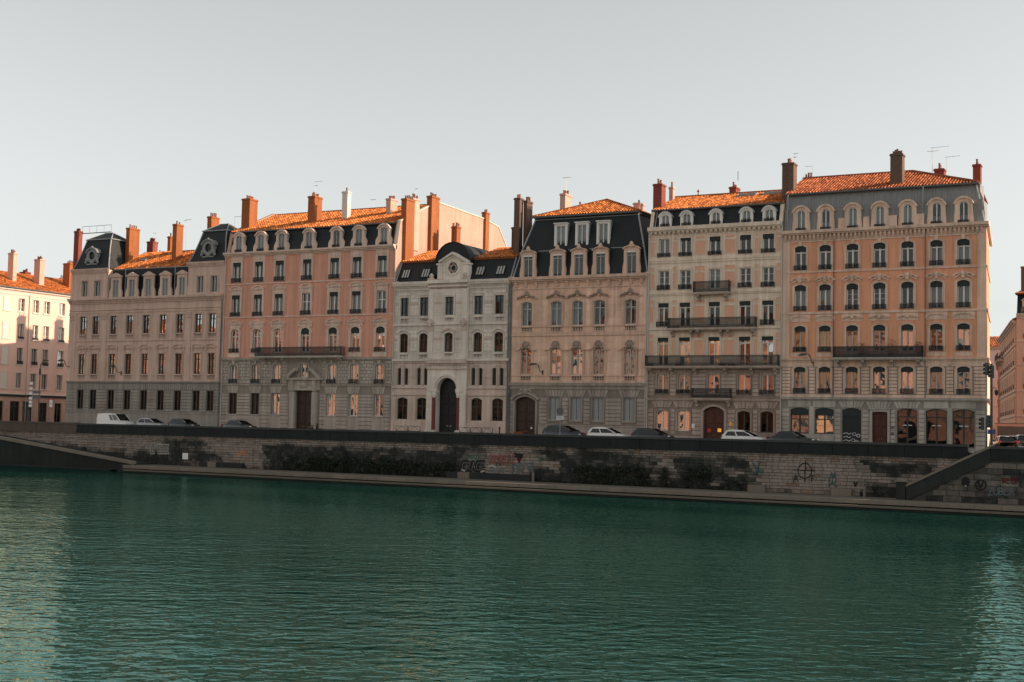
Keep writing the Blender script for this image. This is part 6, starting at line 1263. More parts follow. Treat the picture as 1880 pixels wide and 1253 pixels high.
q = MB(); q.poly([Q(-17.05, 0, STREET), Q(-17.05, DF-.4, STREET), Q(60, DF-.4, STREET), Q(60, 0, STREET)]); obj('stair_landing', q.mesh('stair_landing', M['pave']), kind='structure')
# wharf at the foot of the wall, with kerb stones and a lower step
def wslab(name, X0, X1, d0, d1, z0, z1, mt, kind='structure'):
    q = MB(); A = [Q(X0, d1, z1), Q(X1, d1, z1), Q(X1, d0, z1), Q(X0, d0, z1)]; q.poly(A); q.poly([Q(X0, d1, z0), Q(X1, d1, z0), Q(X1, d1, z1), Q(X0, d1, z1)]); q.poly([Q(X0, d0, z0), Q(X0, d1, z0), Q(X0, d1, z1), Q(X0, d0, z1)]); q.m = [0, 1, 1]; return obj(name, q.mesh(name, [M[mt], M['quay_dark']]), kind=kind)
wslab('wharf', -110, 60, .0, 5.6, -8, -3.42, 'wharf'); wslab('wharf_step', -109, 40, 5.9, 6.8, -8, -3.82, 'stairstone')
WK = bpy.data.objects['wharf']
X = -109.; 
while X < 20:
    w = WS.uniform(1.3, 2.2); q = MB(); A = [(X+.01, 5.35), (X+w-.01, 5.35), (X+w-.01, 5.98), (X+.01, 5.98)]; t_ = [Q(x, d, -3.395) for x, d in A]; q.poly(t_[::-1]); lo = [Q(x, d, -3.72) for x, d in A]
    for i in range(4): q.poly([lo[i], lo[(i+1) % 4], t_[(i+1) % 4], t_[i]])
    obj('kerb_stone', q.mesh('kerb_stone', M['coping']), WK); X += w
X = -108.
while X < 20:
    w = WS.uniform(1.6, 2.6); q = MB(); A = [(X+.01, 6.3), (X+w-.01, 6.3), (X+w-.01, 6.86), (X+.01, 6.86)]; t_ = [Q(x, d, -3.805) for x, d in A]; q.poly(t_[::-1]); lo = [Q(x, d, -3.95) for x, d in A]
    for i in range(4): q.poly([lo[i], lo[(i+1) % 4], t_[(i+1) % 4], t_[i]])
    obj('step_stone', q.mesh('step_stone', M['wharf']), WK); X += w
# ramp coming down from the left
RMP = empty('quay_ramp', Q(-125, 3.4, -3.42), 'stone ramp with pale coping descending to the wharf at the left', 'ramp'); RO = Vector(Q(-125, 3.4, -3.42)); RZ = lambda X: min(.2, -.78-.1*(X+132))
q = MB(); rp = lambda X, d, z: tuple(Vector(Q(X, d, z))-RO)
xs_ = [-152, -141.8, -131, -121, -109.6]
for a, c in zip(xs_, xs_[1:]):
    q.poly([rp(a, .1, RZ(a)-.28), rp(c, .1, RZ(c)-.28), rp(c, 3.6, RZ(c)-.28), rp(a, 3.6, RZ(a)-.28)])
    q.poly([rp(a, 3.6, -8), rp(c, 3.6, -8), rp(c, 3.6, RZ(c)-.28), rp(a, 3.6, RZ(a)-.28)])
q.poly([rp(-109.6, .1, -6), rp(-109.6, 3.6, -6), rp(-109.6, 3.6, RZ(-109.6)-.28), rp(-109.6, .1, RZ(-109.6)-.28)]); obj('ramp_body', q.mesh('ramp_body', M['quay_dark']), RMP)
X = -152.
while X < -109.7:
    w = min(WS.uniform(1.5, 2.3), -109.6-X); a, c = X+.012, X+w-.012; q = MB(); T = [rp(a, 3.25, RZ(a)), rp(c, 3.25, RZ(c)), rp(c, 3.78, RZ(c)), rp(a, 3.78, RZ(a))]; B_ = [(x_, y_, z_-.36) for x_, y_, z_ in T]; q.poly(T)
    for i in range(4): q.poly([B_[i], B_[(i+1) % 4], T[(i+1) % 4], T[i]])
    obj('coping_stone', q.mesh('coping_stone', M['coping']), RMP); X += w
    if w < .3: break
q = MB(); 
for a, c in zip(range(-152, -112, 2), range(-150, -110, 2)): q.poly([rp(a+.02, 3.62, -4.0), rp(c-.02, 3.62, -4.0), rp(c-.02, 4.9, -4.0), rp(a+.02, 4.9, -4.0)]); q.poly([rp(a+.02, 4.9, -6), rp(c-.02, 4.9, -6), rp(c-.02, 4.9, -4.0), rp(a+.02, 4.9, -4.0)])
o = obj('footing_ledge', q.mesh('footing_ledge', M['quay_dark']), RMP, kind='stuff')
# stone benches, posts and plants along the foot of the wall
def bench(px0, px1, py, h, label, mt='coping', d=.55):
    X0, _ = wallpt(px0, py); X1, _ = wallpt(px1, py); o = empty('stone_bench', Q((X0+X1)/2, .3, -3.42), label, 'bench'); O = Vector(Q((X0+X1)/2, .3, -3.42)); n = max(1, round((X1-X0)/1.4))
    for i in range(n):
        a, c = X0+(X1-X0)*i/n, X0+(X1-X0)*(i+1)/n; q = MB(); A = [(a+.01, .06), (c-.01, .06), (c-.01, d), (a+.01, d)]; lo = [tuple(Vector(Q(x, e, -3.42))-O) for x, e in A]; hi = [(p[0], p[1], p[2]+h) for p in lo]; q.poly(hi[::-1])
        for k in range(4): q.poly([lo[k], lo[(k+1) % 4], hi[(k+1) % 4], hi[k]])
        obj('bench_block', q.mesh('bench_block', M[mt if i == 1 or n < 3 else 'stairstone']), o)
bench(823, 979, 878, .62, 'long low stone bench against the wall below the coloured graffiti'); bench(1376, 1407, 899, .6, 'short pale stone block at the wall foot left of the circle graffiti'); bench(1529, 1566, 904, .6, 'short stone block at the wall foot right of the circle graffiti'); bench(371, 450, 856, .55, 'low stone ledge at the wall foot right of the small white notice')
for px, py, lb in ((983, 874, 'pale stone post at the right end of the long stone bench'), (485, 857, 'slim pale post on the wharf at the left of the ivy'), (1590, 895, 'white stained post against the wall left of the stairs')):
    X, _ = wallpt(px, py); q = MB(); q.lathe([(.13, 0), (.12, .8), (.09, .86), (.0, .88)], n=10); o = tag(obj('bollard', q.mesh('bollard', M['coping']), None, Q(X, .5, -3.42)), lb, 'bollard', 'posts on the wharf')
def leaves(m, c, n, r, rr, size=.07, flat=1.):
    for _ in range(n):
        v = Vector((rr.gauss(0, 1)*r[0], rr.gauss(0, 1)*r[1]*flat, rr.gauss(0, 1)*r[2])); p = Vector(c)+v; a = Vector((rr.uniform(-1, 1), rr.uniform(-1, -.1), rr.uniform(-.8, .8))).normalized(); u = a.cross(Vector((0, 0, 1))).normalized(); w = a.cross(u); s = size*rr.uniform(.6, 1.5)
        m.poly([p-u*s, p-w*s*.8, p+u*s, p+w*s*1.1], 0, rr.random())
iv = MB(); rr = random.Random(77)
for z0 in ((520, 836, 640, 872), (570, 830, 720, 874), (690, 838, 835, 882), (1055, 848, 1190, 892), (1258, 852, 1305, 896), (1325, 880, 1358, 900)):
    X0, X1, za, zb = px_zone(*z0); n = int((X1-X0)*(zb-za)*14)
    for k in range(n):
        X = rr.uniform(X0, X1); u = rr.random(); zt_ = zb-.35*abs(math.sin(X*1.3))-.3*abs(math.sin(X*.47+1)); z = za+(zt_-za)*u**.8; leaves(iv, Q(X, .1+.14*rr.random(), z), 5, (.17, .07, .16), rr, .085)
for k in range(420):
    X = rr.choice((rr.uniform(-96, -66), rr.uniform(-60, -40))); leaves(iv, Q(X, .15, -3.35), 3, (.2, .1, .08), rr, .07)
obj('ivy', iv.mesh('ivy', [M['moss']], tint=True), kind='stuff')['label'] = 'dark ivy and moss covering the embankment wall'
X, _ = wallpt(1222, 885); o = empty('wall_shrub', Q(X, .45, -3.42), 'small upright dark shrub growing at the wall foot between stained patches', 'shrub'); q = MB(); q.tube([(0, 0, 0), (.03, 0, .8), (-.02, 0, 1.5)], [.05, .03, .015], 6); obj('trunk', q.mesh('trunk', M['bark']), o); q = MB()
for k in range(60): t = k/60; leaves(q, (rr.gauss(0, .22*(1-t*.7)), rr.gauss(0, .15), .25+1.55*t), 12, (.09, .09, .09), rr, .05)
obj('crown', q.mesh('crown', [M['moss']], tint=True), o)

# ------------------------------------------------------------------ graffiti (paint strokes lying on the stones)
LET = {'A': [[(0,0),(.5,1),(1,0)],[(.2,.4),(.8,.4)]], 'B': [[(0,0),(0,1),(.7,.95),(.75,.6),(0,.5),(.85,.4),(.85,.1),(0,0)]], 'C': [[(.95,.85),(.5,1),(.05,.6),(.1,.2),(.5,0),(.95,.15)]], 'D': [[(0,0),(0,1),(.7,.85),(.95,.5),(.7,.1),(0,0)]], 'E': [[(.9,1),(0,1),(0,0),(.9,0)],[(0,.5),(.7,.5)]], 'F': [[(.9,1),(0,1),(0,0)],[(0,.55),(.7,.55)]], 'G': [[(.95,.85),(.5,1),(.05,.6),(.1,.15),(.6,0),(.95,.2),(.95,.5),(.55,.5)]], 'I': [[(.5,0),(.5,1)]], 'L': [[(0,1),(0,0),(.9,0)]], 'M': [[(0,0),(.1,1),(.5,.4),(.9,1),(1,0)]], 'N': [[(0,0),(0,1),(.9,0),(.9,1)]], 'O': [[(.5,1),(.05,.7),(.05,.3),(.5,0),(.95,.3),(.95,.7),(.5,1)]], 'P': [[(0,0),(0,1),(.8,.9),(.8,.55),(0,.45)]], 'R': [[(0,0),(0,1),(.8,.9),(.8,.6),(0,.5),(.9,0)]], 'S': [[(.9,.85),(.5,1),(.1,.8),(.3,.55),(.8,.4),(.8,.12),(.4,0),(.05,.15)]], 'T': [[(.5,0),(.5,1)],[(0,1),(1,1)]], 'U': [[(0,1),(0,.2),(.5,0),(.95,.2),(.95,1)]], 'V': [[(0,1),(.5,0),(1,1)]], 'Y': [[(0,1),(.5,.5),(1,1)],[(.5,.5),(.5,0)]], 'Z': [[(0,1),(.9,1),(0,0),(.95,0)]], "'": [[(.4,1),(.4,.75)]]}
def pmat(n, c): return mat(n, c, rough=.8, a=.6, b=.5, c=.5, bump=0)
PM = {k: pmat('spray_'+k, v) for k, v in dict(black=(.012, .014, .016), red=(.20, .045, .045), pink=(.28, .15, .14), green=(.05, .16, .10), teal=(.03, .09, .10), white=(.36, .35, .33), blue=(.12, .17, .20), orange=(.50, .16, .06), darkred=(.085, .012, .015), paleblue=(.10, .125, .14)).items()}
def strokes(lines, col, w=.06, d=0., base=.082, name='graffiti'):
    m = MB(); dd = d+base
    for ln in lines:
        pts = [wallpt(px, py, dd) for px, py in ln]
        for (x0, z0), (x1, z1) in zip(pts, pts[1:]):
            L_ = math.hypot(x1-x0, z1-z0)
            if L_ < 1e-4: continue
            ux, uz = (x1-x0)/L_, (z1-z0)/L_; nx, nz = -uz*w/2, ux*w/2; e = w*.35
            m.poly([E_(x0-ux*e+nx, dd, z0-uz*e+nz), E_(x0-ux*e-nx, dd, z0-uz*e-nz), E_(x1+ux*e-nx, dd, z1+uz*e-nz), E_(x1+ux*e+nx, dd, z1+uz*e+nz)])
            dd += .0006
    return obj(name, m.mesh(name, PM[col]), EMB)
def word(s, px, py, w, h, col, t=.06, sl=.0, d=0., base=.082):
    n = len(s); cw = w/n; L_ = []
    for i, c in enumerate(s):
        for st in LET.get(c, []): L_.append([(px+cw*i+cw*.82*x+sl*y*h, py-h*y) for x, y in st])
    return strokes(L_, col, t, d, base)
circ2 = lambda cx, cy, rx, ry, n=18: [(cx+rx*math.cos(2*math.pi*k/n), cy+ry*math.sin(2*math.pi*k/n)) for k in range(n+1)]
word("L'EZE", 278, 832, 33, 14, 'white', .30, base=.08); word("L'EZE", 278, 831.5, 33, 13, 'black', .09, base=.10)
strokes([[(433, 828), (440, 836), (447, 827), (455, 837)], [(436, 836), (452, 829)]], 'orange', .10)
word('ANC', 858, 846, 28, 10, 'green', .06); word('GRAGE', 847, 865, 44, 17, 'black', .36, base=.08); word('GRAGE', 848, 864, 44, 15, 'white', .025, base=.12); strokes([[(848, 863), (853, 865)], [(883, 867), (889, 865)]], 'white', .16, base=.13)
word('SOPORTILE', 897, 851, 50, 15, 'red', .13); word('SOPORTILE', 897, 851, 50, 15, 'pink', .05, base=.10); strokes([[(950, 840), (953, 849), (956, 840), (953, 845), (950, 840)]], 'darkred', .22); strokes([[(944, 834), (958, 836), (957, 840), (946, 838)]], 'black', .25)
strokes([[(897, 857), (904, 855), (910, 859)], [(912, 856), (917, 858)]], 'white', .18); strokes([circ2(915, 853, 4, 4, 8)], 'black', .09); word('VLIO', 900, 868, 26, 8, 'blue', .08)
word('DEY', 941, 872, 38, 20, 'paleblue', .13); strokes([[(941, 858), (950, 852), (956, 860), (950, 870), (941, 872)], [(968, 851), (977, 849), (978, 870)]], 'blue', .10); strokes([[(986, 838), (990, 842), (986, 846), (993, 848), (996, 838)], [(1000, 843), (1006, 840)]], 'green', .07)
strokes([[(1382, 850), (1388, 860), (1391, 864), (1394, 851), (1397, 849)], [(1391, 862), (1393, 858)], [(1384, 871), (1388, 866), (1392, 865), (1399, 869)], [(1392, 866), (1391, 872)]], 'teal', .11)
strokes([circ2(1477.6, 865, 12.4, 14), [(1479, 847), (1478, 866), (1477.5, 885)], [(1458, 863), (1496, 865)]], 'black', .085); word('A', 1456.5, 886, 11, 14, 'black', .075); word('F', 1490, 885, 7, 11, 'black', .075)
strokes([[(1523, 895), (1522, 882), (1527, 868), (1529, 879), (1533, 868), (1535, 882), (1532, 892), (1536, 894)], [(1525, 890), (1528, 884), (1531, 889)]], 'teal', .08); strokes([[(1568, 885), (1570, 893), (1574, 886)]], 'black', .12); strokes([[(1601, 893), (1606, 908), (1611, 892)], [(1588, 890), (1588, 904)]], 'black', .10)
dF = dict(d=DF, base=.075)
strokes([circ2(1800.5, 891, 9.5, 9)], 'black', .11, **dF); word('V', 1795, 895, 13, 10, 'black', .12, **dF); word('ZUBLA', 1815, 909, 48, 13, 'paleblue', .10, **dF); word('RS', 1841, 888, 30, 9, 'darkred', .10, **dF); strokes([circ2(1773, 885, 4, 6, 8), [(1772, 880), (1774, 890)]], 'black', .28, **dF); strokes([[(1772, 892), (1774, 893)]], 'white', .1, d=DF, base=.1)
X, z = wallpt(341, 838); q = MB(); ebox(q, X-.42, X+.42, .06, .10, z-.35, z+.35); obj('wall_notice', q.mesh('wall_notice', M['signwhite']), EMB)

# ------------------------------------------------------------------ vehicles
def paint(name, c):
    m = mat(name, c, rough=.35, a=.12, b=.08, c=.08, bump=0, spec=.5); m.node_tree.nodes['Principled BSDF'].inputs['Coat Weight'].default_value = .6; return m
CARP = dict(white=paint('white_car_paint', (.72, .72, .70)), black=paint('black_car_paint', (.012, .013, .016)), silver=paint('silver_car_paint', (.34, .35, .36)), navy=paint('dark_blue_car_paint', (.016, .022, .034)), grey=paint('dark_grey_car_paint', (.035, .037, .04)))
def car_meshes(kind, col):
    """hatchback, suv, saloon or van; nose towards +x, wheels on z = 0"""
    S = dict(hatch=(4.1, 1.76, 1.48, .92), suv=(4.35, 1.82, 1.60, 1.02), saloon=(4.55, 1.8, 1.46, .92), van=(4.95, 1.9, 1.96, 1.12))[kind]; L, W, H, B = S; h = L/2; w = W/2; P = {}
    hood = B+.02
    if kind == 'van': st = [(-h, .9, B), (-h+.1, .98, B+.0), (-h*.4, 1., B), (h*.45, 1., B), (h*.62, .99, B-.02), (h*.9, .94, .92), (h-.04, .86, .78), (h, .74, .55)]
    elif kind == 'saloon': st = [(-h, .78, .72), (-h+.08, .88, .9), (-h+.75, .97, B+.02), (-h*.3, 1., B), (h*.3, 1., B), (h*.45, .99, B-.02), (h*.85, .93, .80), (h-.05, .84, .70), (h, .7, .5)]
    else: st = [(-h, .8, .78), (-h+.06, .9, B-.02), (-h+.4, .97, B+.02), (-h*.3, 1., B), (h*.3, 1., B), (h*.48, .99, B-.01), (h*.86, .94, B-.14), (h-.05, .85, .74), (h, .72, .5)]
    m = MB(); rings = []
    for x, f, zt in st:
        n = len(m.v); ww = w*f; m.v += [(x, -ww*.9, .22), (x, -ww, .34), (x, -ww, .60), (x, -ww*.965, zt-.06), (x, -ww*.86, zt), (x, 0, zt+.03), (x, ww*.86, zt), (x, ww*.965, zt-.06), (x, ww, .60), (x, ww, .34), (x, ww*.9, .22)]; rings.append(n)
    for a, b in zip(rings, rings[1:]):
        for k in range(10): m.f.append((a+k, a+k+1, b+k+1, b+k)); m.m.append(0); m.t.append(.5)
        m.f.append((a+10, a, b, b+10)); m.m.append(0); m.t.append(.5)
    m.f.append(tuple(rings[0]+k for k in range(11))); m.f.append(tuple(rings[-1]+10-k for k in range(11))); m.m += [0, 0]; m.t += [.5, .5]
    P['body'] = m.mesh('body', CARP[col], smooth=True)
    # greenhouse: base and roof corners
    if kind == 'van': b0, b1, r0, r1 = -h+.03, h*.66, -h+.12, h*.30
    elif kind == 'saloon': b0, b1, r0, r1 = -h+.55, h*.46, -h+1.15, h*.10
    else: b0, b1, r0, r1 = -h+.08, h*.60, -h+.50, h*.08
    bw, rw = w*.90, w*.70 if kind != 'van' else w*.84; zb = B-.02; zr = H-.12
    rowsx = lambda t: (b0+(r0-b0)*t, b1+(r1-b1)*t, bw+(rw-bw)*t, zb+(zr-zb)*t)
    def quad(m_, side, xa, xb, t0, t1, off=.0, mi=0):
        A, B_ = rowsx(t0), rowsx(t1); f = lambda R, u: R[0]+(R[1]-R[0])*u
        m_.poly([(f(A, xa), side*(A[2]+off), A[3]), (f(A, xb), side*(A[2]+off), A[3]), (f(B_, xb), side*(B_[2]+off), B_[3]), (f(B_, xa), side*(B_[2]+off), B_[3])], mi)
    m = MB()
    pil = {'van': [(0, .6), (.74, .765), (.97, 1)]}.get(kind, [(0, .10), (.46, .50), (.96, 1)])
    for s in (-1, 1):
        for a, c in pil: quad(m, s, a, c, 0, 1, .012)
        quad(m, s, 0, 1, .90, 1, .014)
    A, B_ = rowsx(0), rowsx(1)
    if kind == 'van': m.poly([(A[0], -A[2], A[3]), (A[0], A[2], A[3]), (B_[0], B_[2], B_[3]), (B_[0], -B_[2], B_[3])])
    for s in (-1, 1):                                     # A pillars
        m.bar((A[1]-.02, s*(A[2]-.01), A[3]), (B_[1]-.02, s*(B_[2]-.01), B_[3]), .07, .07)
    k = 6; rf = [(B_[0]-.05+(B_[1]+.08-B_[0])*i/k, .10*math.sin(math.pi*(.08+.84*i/k))) for i in range(k+1)]
    for (xa, ha), (xb, hb) in zip(rf, rf[1:]):
        m.poly([(xa, -rw-.012, zr-.01), (xb, -rw-.012, zr-.01), (xb, -rw*.8, zr+.02+hb), (xa, -rw*.8, zr+.02+ha)]); m.poly([(xa, -rw*.8, zr+.02+ha), (xb, -rw*.8, zr+.02+hb), (xb, rw*.8, zr+.02+hb), (xa, rw*.8, zr+.02+ha)]); m.poly([(xb, rw+.012, zr-.01), (xa, rw+.012, zr-.01), (xa, rw*.8, zr+.02+ha), (xb, rw*.8, zr+.02+hb)])
    P['roof'] = m.mesh('roof', CARP[col])
    m = MB(); 
    for s in (-1, 1): quad(m, s, .02, .98, .02, .9)
    P['side_windows'] = m.mesh('side_windows', M['carglass'])
    m = MB(); m.poly([(A[1], -A[2]*.97, A[3]), (A[1], A[2]*.97, A[3]), (B_[1], B_[2]*.97, B_[3]), (B_[1], -B_[2]*.97, B_[3])]); P['windscreen'] = m.mesh('windscreen', M['carglass'])
    if kind != 'van': m = MB(); m.poly([(A[0], -A[2]*.95, A[3]), (A[0], A[2]*.95, A[3]), (B_[0], B_[2]*.95, B_[3]), (B_[0], -B_[2]*.95, B_[3])]); P['rear_window'] = m.mesh('rear_window', M['carglass'])
    m = MB(); m.box(b0+.5, b1-.6, -bw+.12, bw-.12, B-.35, B+.1); 
    for x in (-.5, .45):
        for s in (-1, 1): m.box(x-.06, x+.08, s*.38-.22, s*.38+.22, B-.1, H-.28)
    P['seats'] = m.mesh('seats', M['carseat'])
    m = MB(); m.lathe([(.20, -.1), (.31, -.1), (.33, -.06), (.33, .06), (.31, .1), (.20, .1)], n=18); P['tyre'] = m.mesh('tyre', M['tyre']); m = MB(); m.lathe([(.0, .06), (.07, .07), (.19, .05), (.21, .085)], n=14); P['rim'] = m.mesh('rim', M['rim'])
    m = MB(); m.blob((0, 0, 0), (.16, .19, .08), 8); P['headlight'] = m.mesh('headlight', M['lamp'], smooth=True); m = MB(); m.blob((0, 0, 0), (.07, .13, .12), 8); P['tail_light'] = m.mesh('tail_light', M['taillamp'], smooth=True)
    m = MB(); m.blob((0, 0, 0), (.08, .12, .08), 8); m.bar((0, -.1, -.04), (0, .0, -.02), .05, .05); P['mirror'] = m.mesh('mirror', CARP[col], smooth=True)
    return P, S, (A, B_)
def car(kind, col, px, Y, label, name='parked_car', cat='car', flip=False, pxy=790, z=STREET, group='vehicles parked along the quay', rz=None):
    P, (L, W, H, B), (A, B_) = cached(('car', kind, col), lambda: car_meshes(kind, col)); X = at(px, pxy, Y).x
    o = empty(name, (X, Y, z), label, cat, group, (math.pi if flip else 0)+(ERZ if rz is None else rz)); h = L/2
    for k in ('body', 'roof', 'side_windows', 'windscreen', 'rear_window', 'seats'):
        if k in P: obj(k, P[k], o)
    for x in (-h+.78, h-.82):
        for s in (-1, 1): t = obj('wheel', P['tyre'], o, (x, s*(W/2-.12), .33), (-s*math.pi/2, 0, 0)); obj('rim', P['rim'], t)
    for s in (-1, 1): obj('headlight', P['headlight'], o, (h-.16, s*W*.34, .70 if kind != 'van' else .74)); obj('tail_light', P['tail_light'], o, (-h+.06, s*W*.40, .85)); obj('mirror', P['mirror'], o, (A[1]-.25, s*(W/2+.02), B+.05), (0, 0, 0 if s < 0 else math.pi))
    return o
car('van', 'white', 212, -4.9, 'small white panel van parked on the quay before the corner building', 'parked_van', 'van')
car('hatch', 'silver', 279, -4.9, 'pale silver hatchback parked just right of the white van'); car('hatch', 'black', 339, -4.9, 'black hatchback parked right of the silver car'); car('saloon', 'grey', 441, -5.2, 'dark car parked before the left end of the terracotta building')
car('suv', 'navy', 1037, -6.6, 'dark blue car parked beside the round road sign post'); car('hatch', 'white', 1117, -6.8, 'white hatchback parked before the rose mansion shutters'); car('hatch', 'black', 1200, -7.0, 'black car parked between the rose mansion and the cream building'); car('hatch', 'white', 1367, -7.4, 'white car parked right of the cream building door'); car('saloon', 'black', 1456, -7.6, 'long black car parked before the left shop windows of the apricot building')
for i, (k, c, px, Y, lb) in enumerate((('suv', 'white', 1832, 30, 'white car in the right street nearest the traffic light mast'), ('hatch', 'black', 1843, 12, 'black car in the right street between two pale cars'), ('hatch', 'silver', 1858, 14, 'silver car in the right street left of the frame edge'), ('suv', 'grey', 1877, 12, 'dark car cut by the right frame edge'), ('suv', 'white', 1855, 44, 'white car farther back in the right street'))): car(k, c, px, Y, lb, pxy=805, rz=math.pi/2+.3, group='cars in the right street')
# delivery truck standing in the right street
p = at(1868, 795, 26); o = empty('parked_truck', (p.x, 26, STREET), 'grey box truck standing in the street at the right edge', 'truck'); q = MB(); q.box(-2.2, 2.4, -1.1, 1.1, .75, 2.75); obj('cargo_box', q.mesh('cargo_box', M['brick_pink']), o); q = MB(); q.box(-2.25, 2.45, -1.13, 1.13, 2.76, 2.84); obj('cargo_roof', q.mesh('cargo_roof', M['coping']), o); q = MB(); q.prism([(-3.6, .5), (-2.3, .5), (-2.3, 2.3), (-3.1, 2.3), (-3.55, 1.4)], -1.0, 1.0); obj('cab', q.mesh('cab', CARP['white']), o); q = MB(); q.box(-1.9, 2.1, -1.12, -1.101, 1.0, 2.5); obj('side_panel', q.mesh('side_panel', M['signback']), o)
for x in (-2.9, 1.5):
    for s in (-1, 1): q = MB(); q.lathe([(.2, -.12), (.38, -.12), (.4, 0), (.38, .12), (.2, .12)], n=16); obj('wheel', q.mesh('wheel', M['tyre']), o, (x, s*.95, .4), (math.pi/2, 0, 0))
# scooter by the portal of the terracotta building
p = at(577, 788, -2.4); o = empty('scooter', (p.x, -2.4, STREET+.13), 'small dark scooter parked right of the terracotta building portal', 'scooter')
for x in (-.6, .62): q = MB(); q.lathe([(.14, -.05), (.23, -.05), (.25, 0), (.23, .05), (.14, .05)], n=14); obj('wheel', q.mesh('wheel', M['tyre']), o, (x, 0, .25), (math.pi/2, 0, 0))
q = MB(); q.prism([(-.85, .5), (-.3, .3), (.25, .28), (.35, .35), (-.2, .42), (-.3, .72), (-.85, .78)], -.16, .16); q.tube([(.62, 0, .28), (.5, 0, .6), (.38, 0, 1.0)], .05, 6); q.prism([(.36, .35), (.46, .35), (.40, .95), (.33, .95)], -.2, .2); obj('body', q.mesh('body', CARP['black']), o); q = MB(); q.box(-.8, -.15, -.14, .14, .79, .88); obj('seat', q.mesh('seat', M['carseat']), o); q = MB(); q.tube([(.36, -.33, 1.08), (.38, 0, 1.02), (.36, .33, 1.08)], .025, 6); obj('handlebar', q.mesh('handlebar', M['iron']), o); q = MB(); q.box(-1.0, -.65, -.2, .2, .9, 1.2); obj('top_box', q.mesh('top_box', M['iron']), o)

# ------------------------------------------------------------------ street furniture
def wall_lamp(px, py, label, s=-1, Yw=0., turn=0.):
    p = at(px, py, Yw-.9); o = empty('wall_lamp', (p.x, Yw, p.z-.9), label, 'street lamp', 'street lamps on brackets', turn); q = MB(); q.box(-.06, .06, -.08, .01, -.25, .25); q.tube([(0, 0, 0), (0, -.7, .1), (0, -.9, .35), (s*.12, -.92, .75), (s*.4, -.92, .92), (s*.62, -.92, .88)], .045, 6); obj('bracket', q.mesh('bracket', M['iron']), o); q = MB(); q.prism([(s*.5, .76), (s*1.2, .70), (s*1.2, .78), (s*.9, .96), (s*.5, .94)], -1.08, -.76); obj('lamp_head', q.mesh('lamp_head', M['pole']), o)
wall_lamp(990, 668, 'street lamp on the rose mansion between its first and second windows', -1); wall_lamp(214, 672, 'street lamp on the corner building before its third first-floor window', -1); wall_lamp(1489, 650, 'street lamp on the apricot building between its first two windows', -1); wall_lamp(120, 661, 'street lamp at the left corner of the corner building', -1)
def mast(px, Y, z1, r=.07, name='', label='', cat='', mt='pole'):
    p = at(px, 790, Y); o = empty(name, (p.x, Y, STREET), label, cat); q = MB(); q.lathe([(r*2, 0), (r*2, .35), (r*1.2, .45), (r, 1), (r*.8, z1-STREET)], n=10); obj('pole', q.mesh('pole', M[mt]), o); return o, p
def signal(o, x, z, s, n=3):
    q = MB(); q.box(-.17, .17, -.13, .13, 0, .34*n+.06); sg = obj('signal_head', q.mesh('signal_head', M['pole']), o, (x, 0, z), (0, 0, s))
    for i in range(n): q = MB(); q.lathe([(.12, 0), (.12, .2)], n=12); obj('signal_hood', q.mesh('signal_hood', M['iron']), sg, (0, -.13, .2+.34*i), (math.pi/2, 0, 0)); q = MB(); q.lathe([(.10, 0), (.10, .01)], n=12); obj('signal_lens', q.mesh('signal_lens', M[('signred', 'gilt', 'leaf')[2-i]]), sg, (0, -.14, .2+.34*i), (math.pi/2, 0, 0))
o, p = mast(1820.5, -7.5, at(1819, 668, -7.5).z, .11, 'traffic_light', 'tall dark traffic light mast at the right street corner', 'traffic light'); zt = at(1819, 668, -7.5).z-STREET; signal(o, -.35, zt-1.0, -1.9); signal(o, .05, zt-1.25, -1.2); q = MB(); q.tube([(0, 0, 5.4), (.25, 0, 5.55), (.4, 0, 5.4)], .03, 5); q.lathe([(.05, 5.35), (.16, 5.2), (.14, 4.95), (.04, 4.85)], (.4, 0, 0), 8); obj('lantern', q.mesh('lantern', M['iron']), o)
o, p = mast(1811, -6.4, 3.3, .06, 'traffic_light', 'short traffic light beside the right edge of the apricot building', 'traffic light'); signal(o, -.28, 1.9, -1.6); signal(o, .2, 2.1, 1.2)
q = MB(); q.box(.1, .75, -.02, .02, 1.55, 1.95); obj('street_sign', q.mesh('street_sign', M['signblue']), o)
o, p = mast(1028, -8.4, 3.45, .035, 'road_sign', 'round road sign with white plate on a slim post before the rose mansion', 'road sign', 'galv'); q = MB(); q.lathe([(.0, -.02), (.36, -.02), (.36, .02), (.0, .02)], n=20); obj('sign_disc', q.mesh('sign_disc', M['signback']), o, (0, -.05, 2.95), (math.pi/2, 0, .5)); q = MB(); q.box(-.38, .38, -.06, -.03, 2.1, 2.48); pl = obj('sign_plate', q.mesh('sign_plate', M['signwhite']), o)
for z_ in (2.2, 2.3, 2.39): q = MB(); q.box(-.3, .3, -.064, -.061, z_-.02, z_+.02); obj('sign_text_line', q.mesh('sign_text_line', M['signback']), pl)
o, p = mast(57, -5.0, 6.3, .05, 'direction_signs', 'post with a stack of edge-on direction signs before the pale building', 'road sign', 'galv')
for k, z_ in enumerate((5.4, 4.75, 4.1, 3.5, 3.0, 2.55)): q = MB(); q.prism([(-.3, 0), (.15, 0), (.15, .36), (-.3, .36), (-.42, .18)], -.04, .04); obj('sign_arm', q.mesh('sign_arm', M['signwhite']), o, (-.12, 0, z_), (0, 0, .3))
for z_ in (4.3, 3.7): q = MB(); q.box(0, 1.3, -.03, .03, 0, .3); obj('sign_board', q.mesh('sign_board', M['signback']), o, (.1, 0, z_))
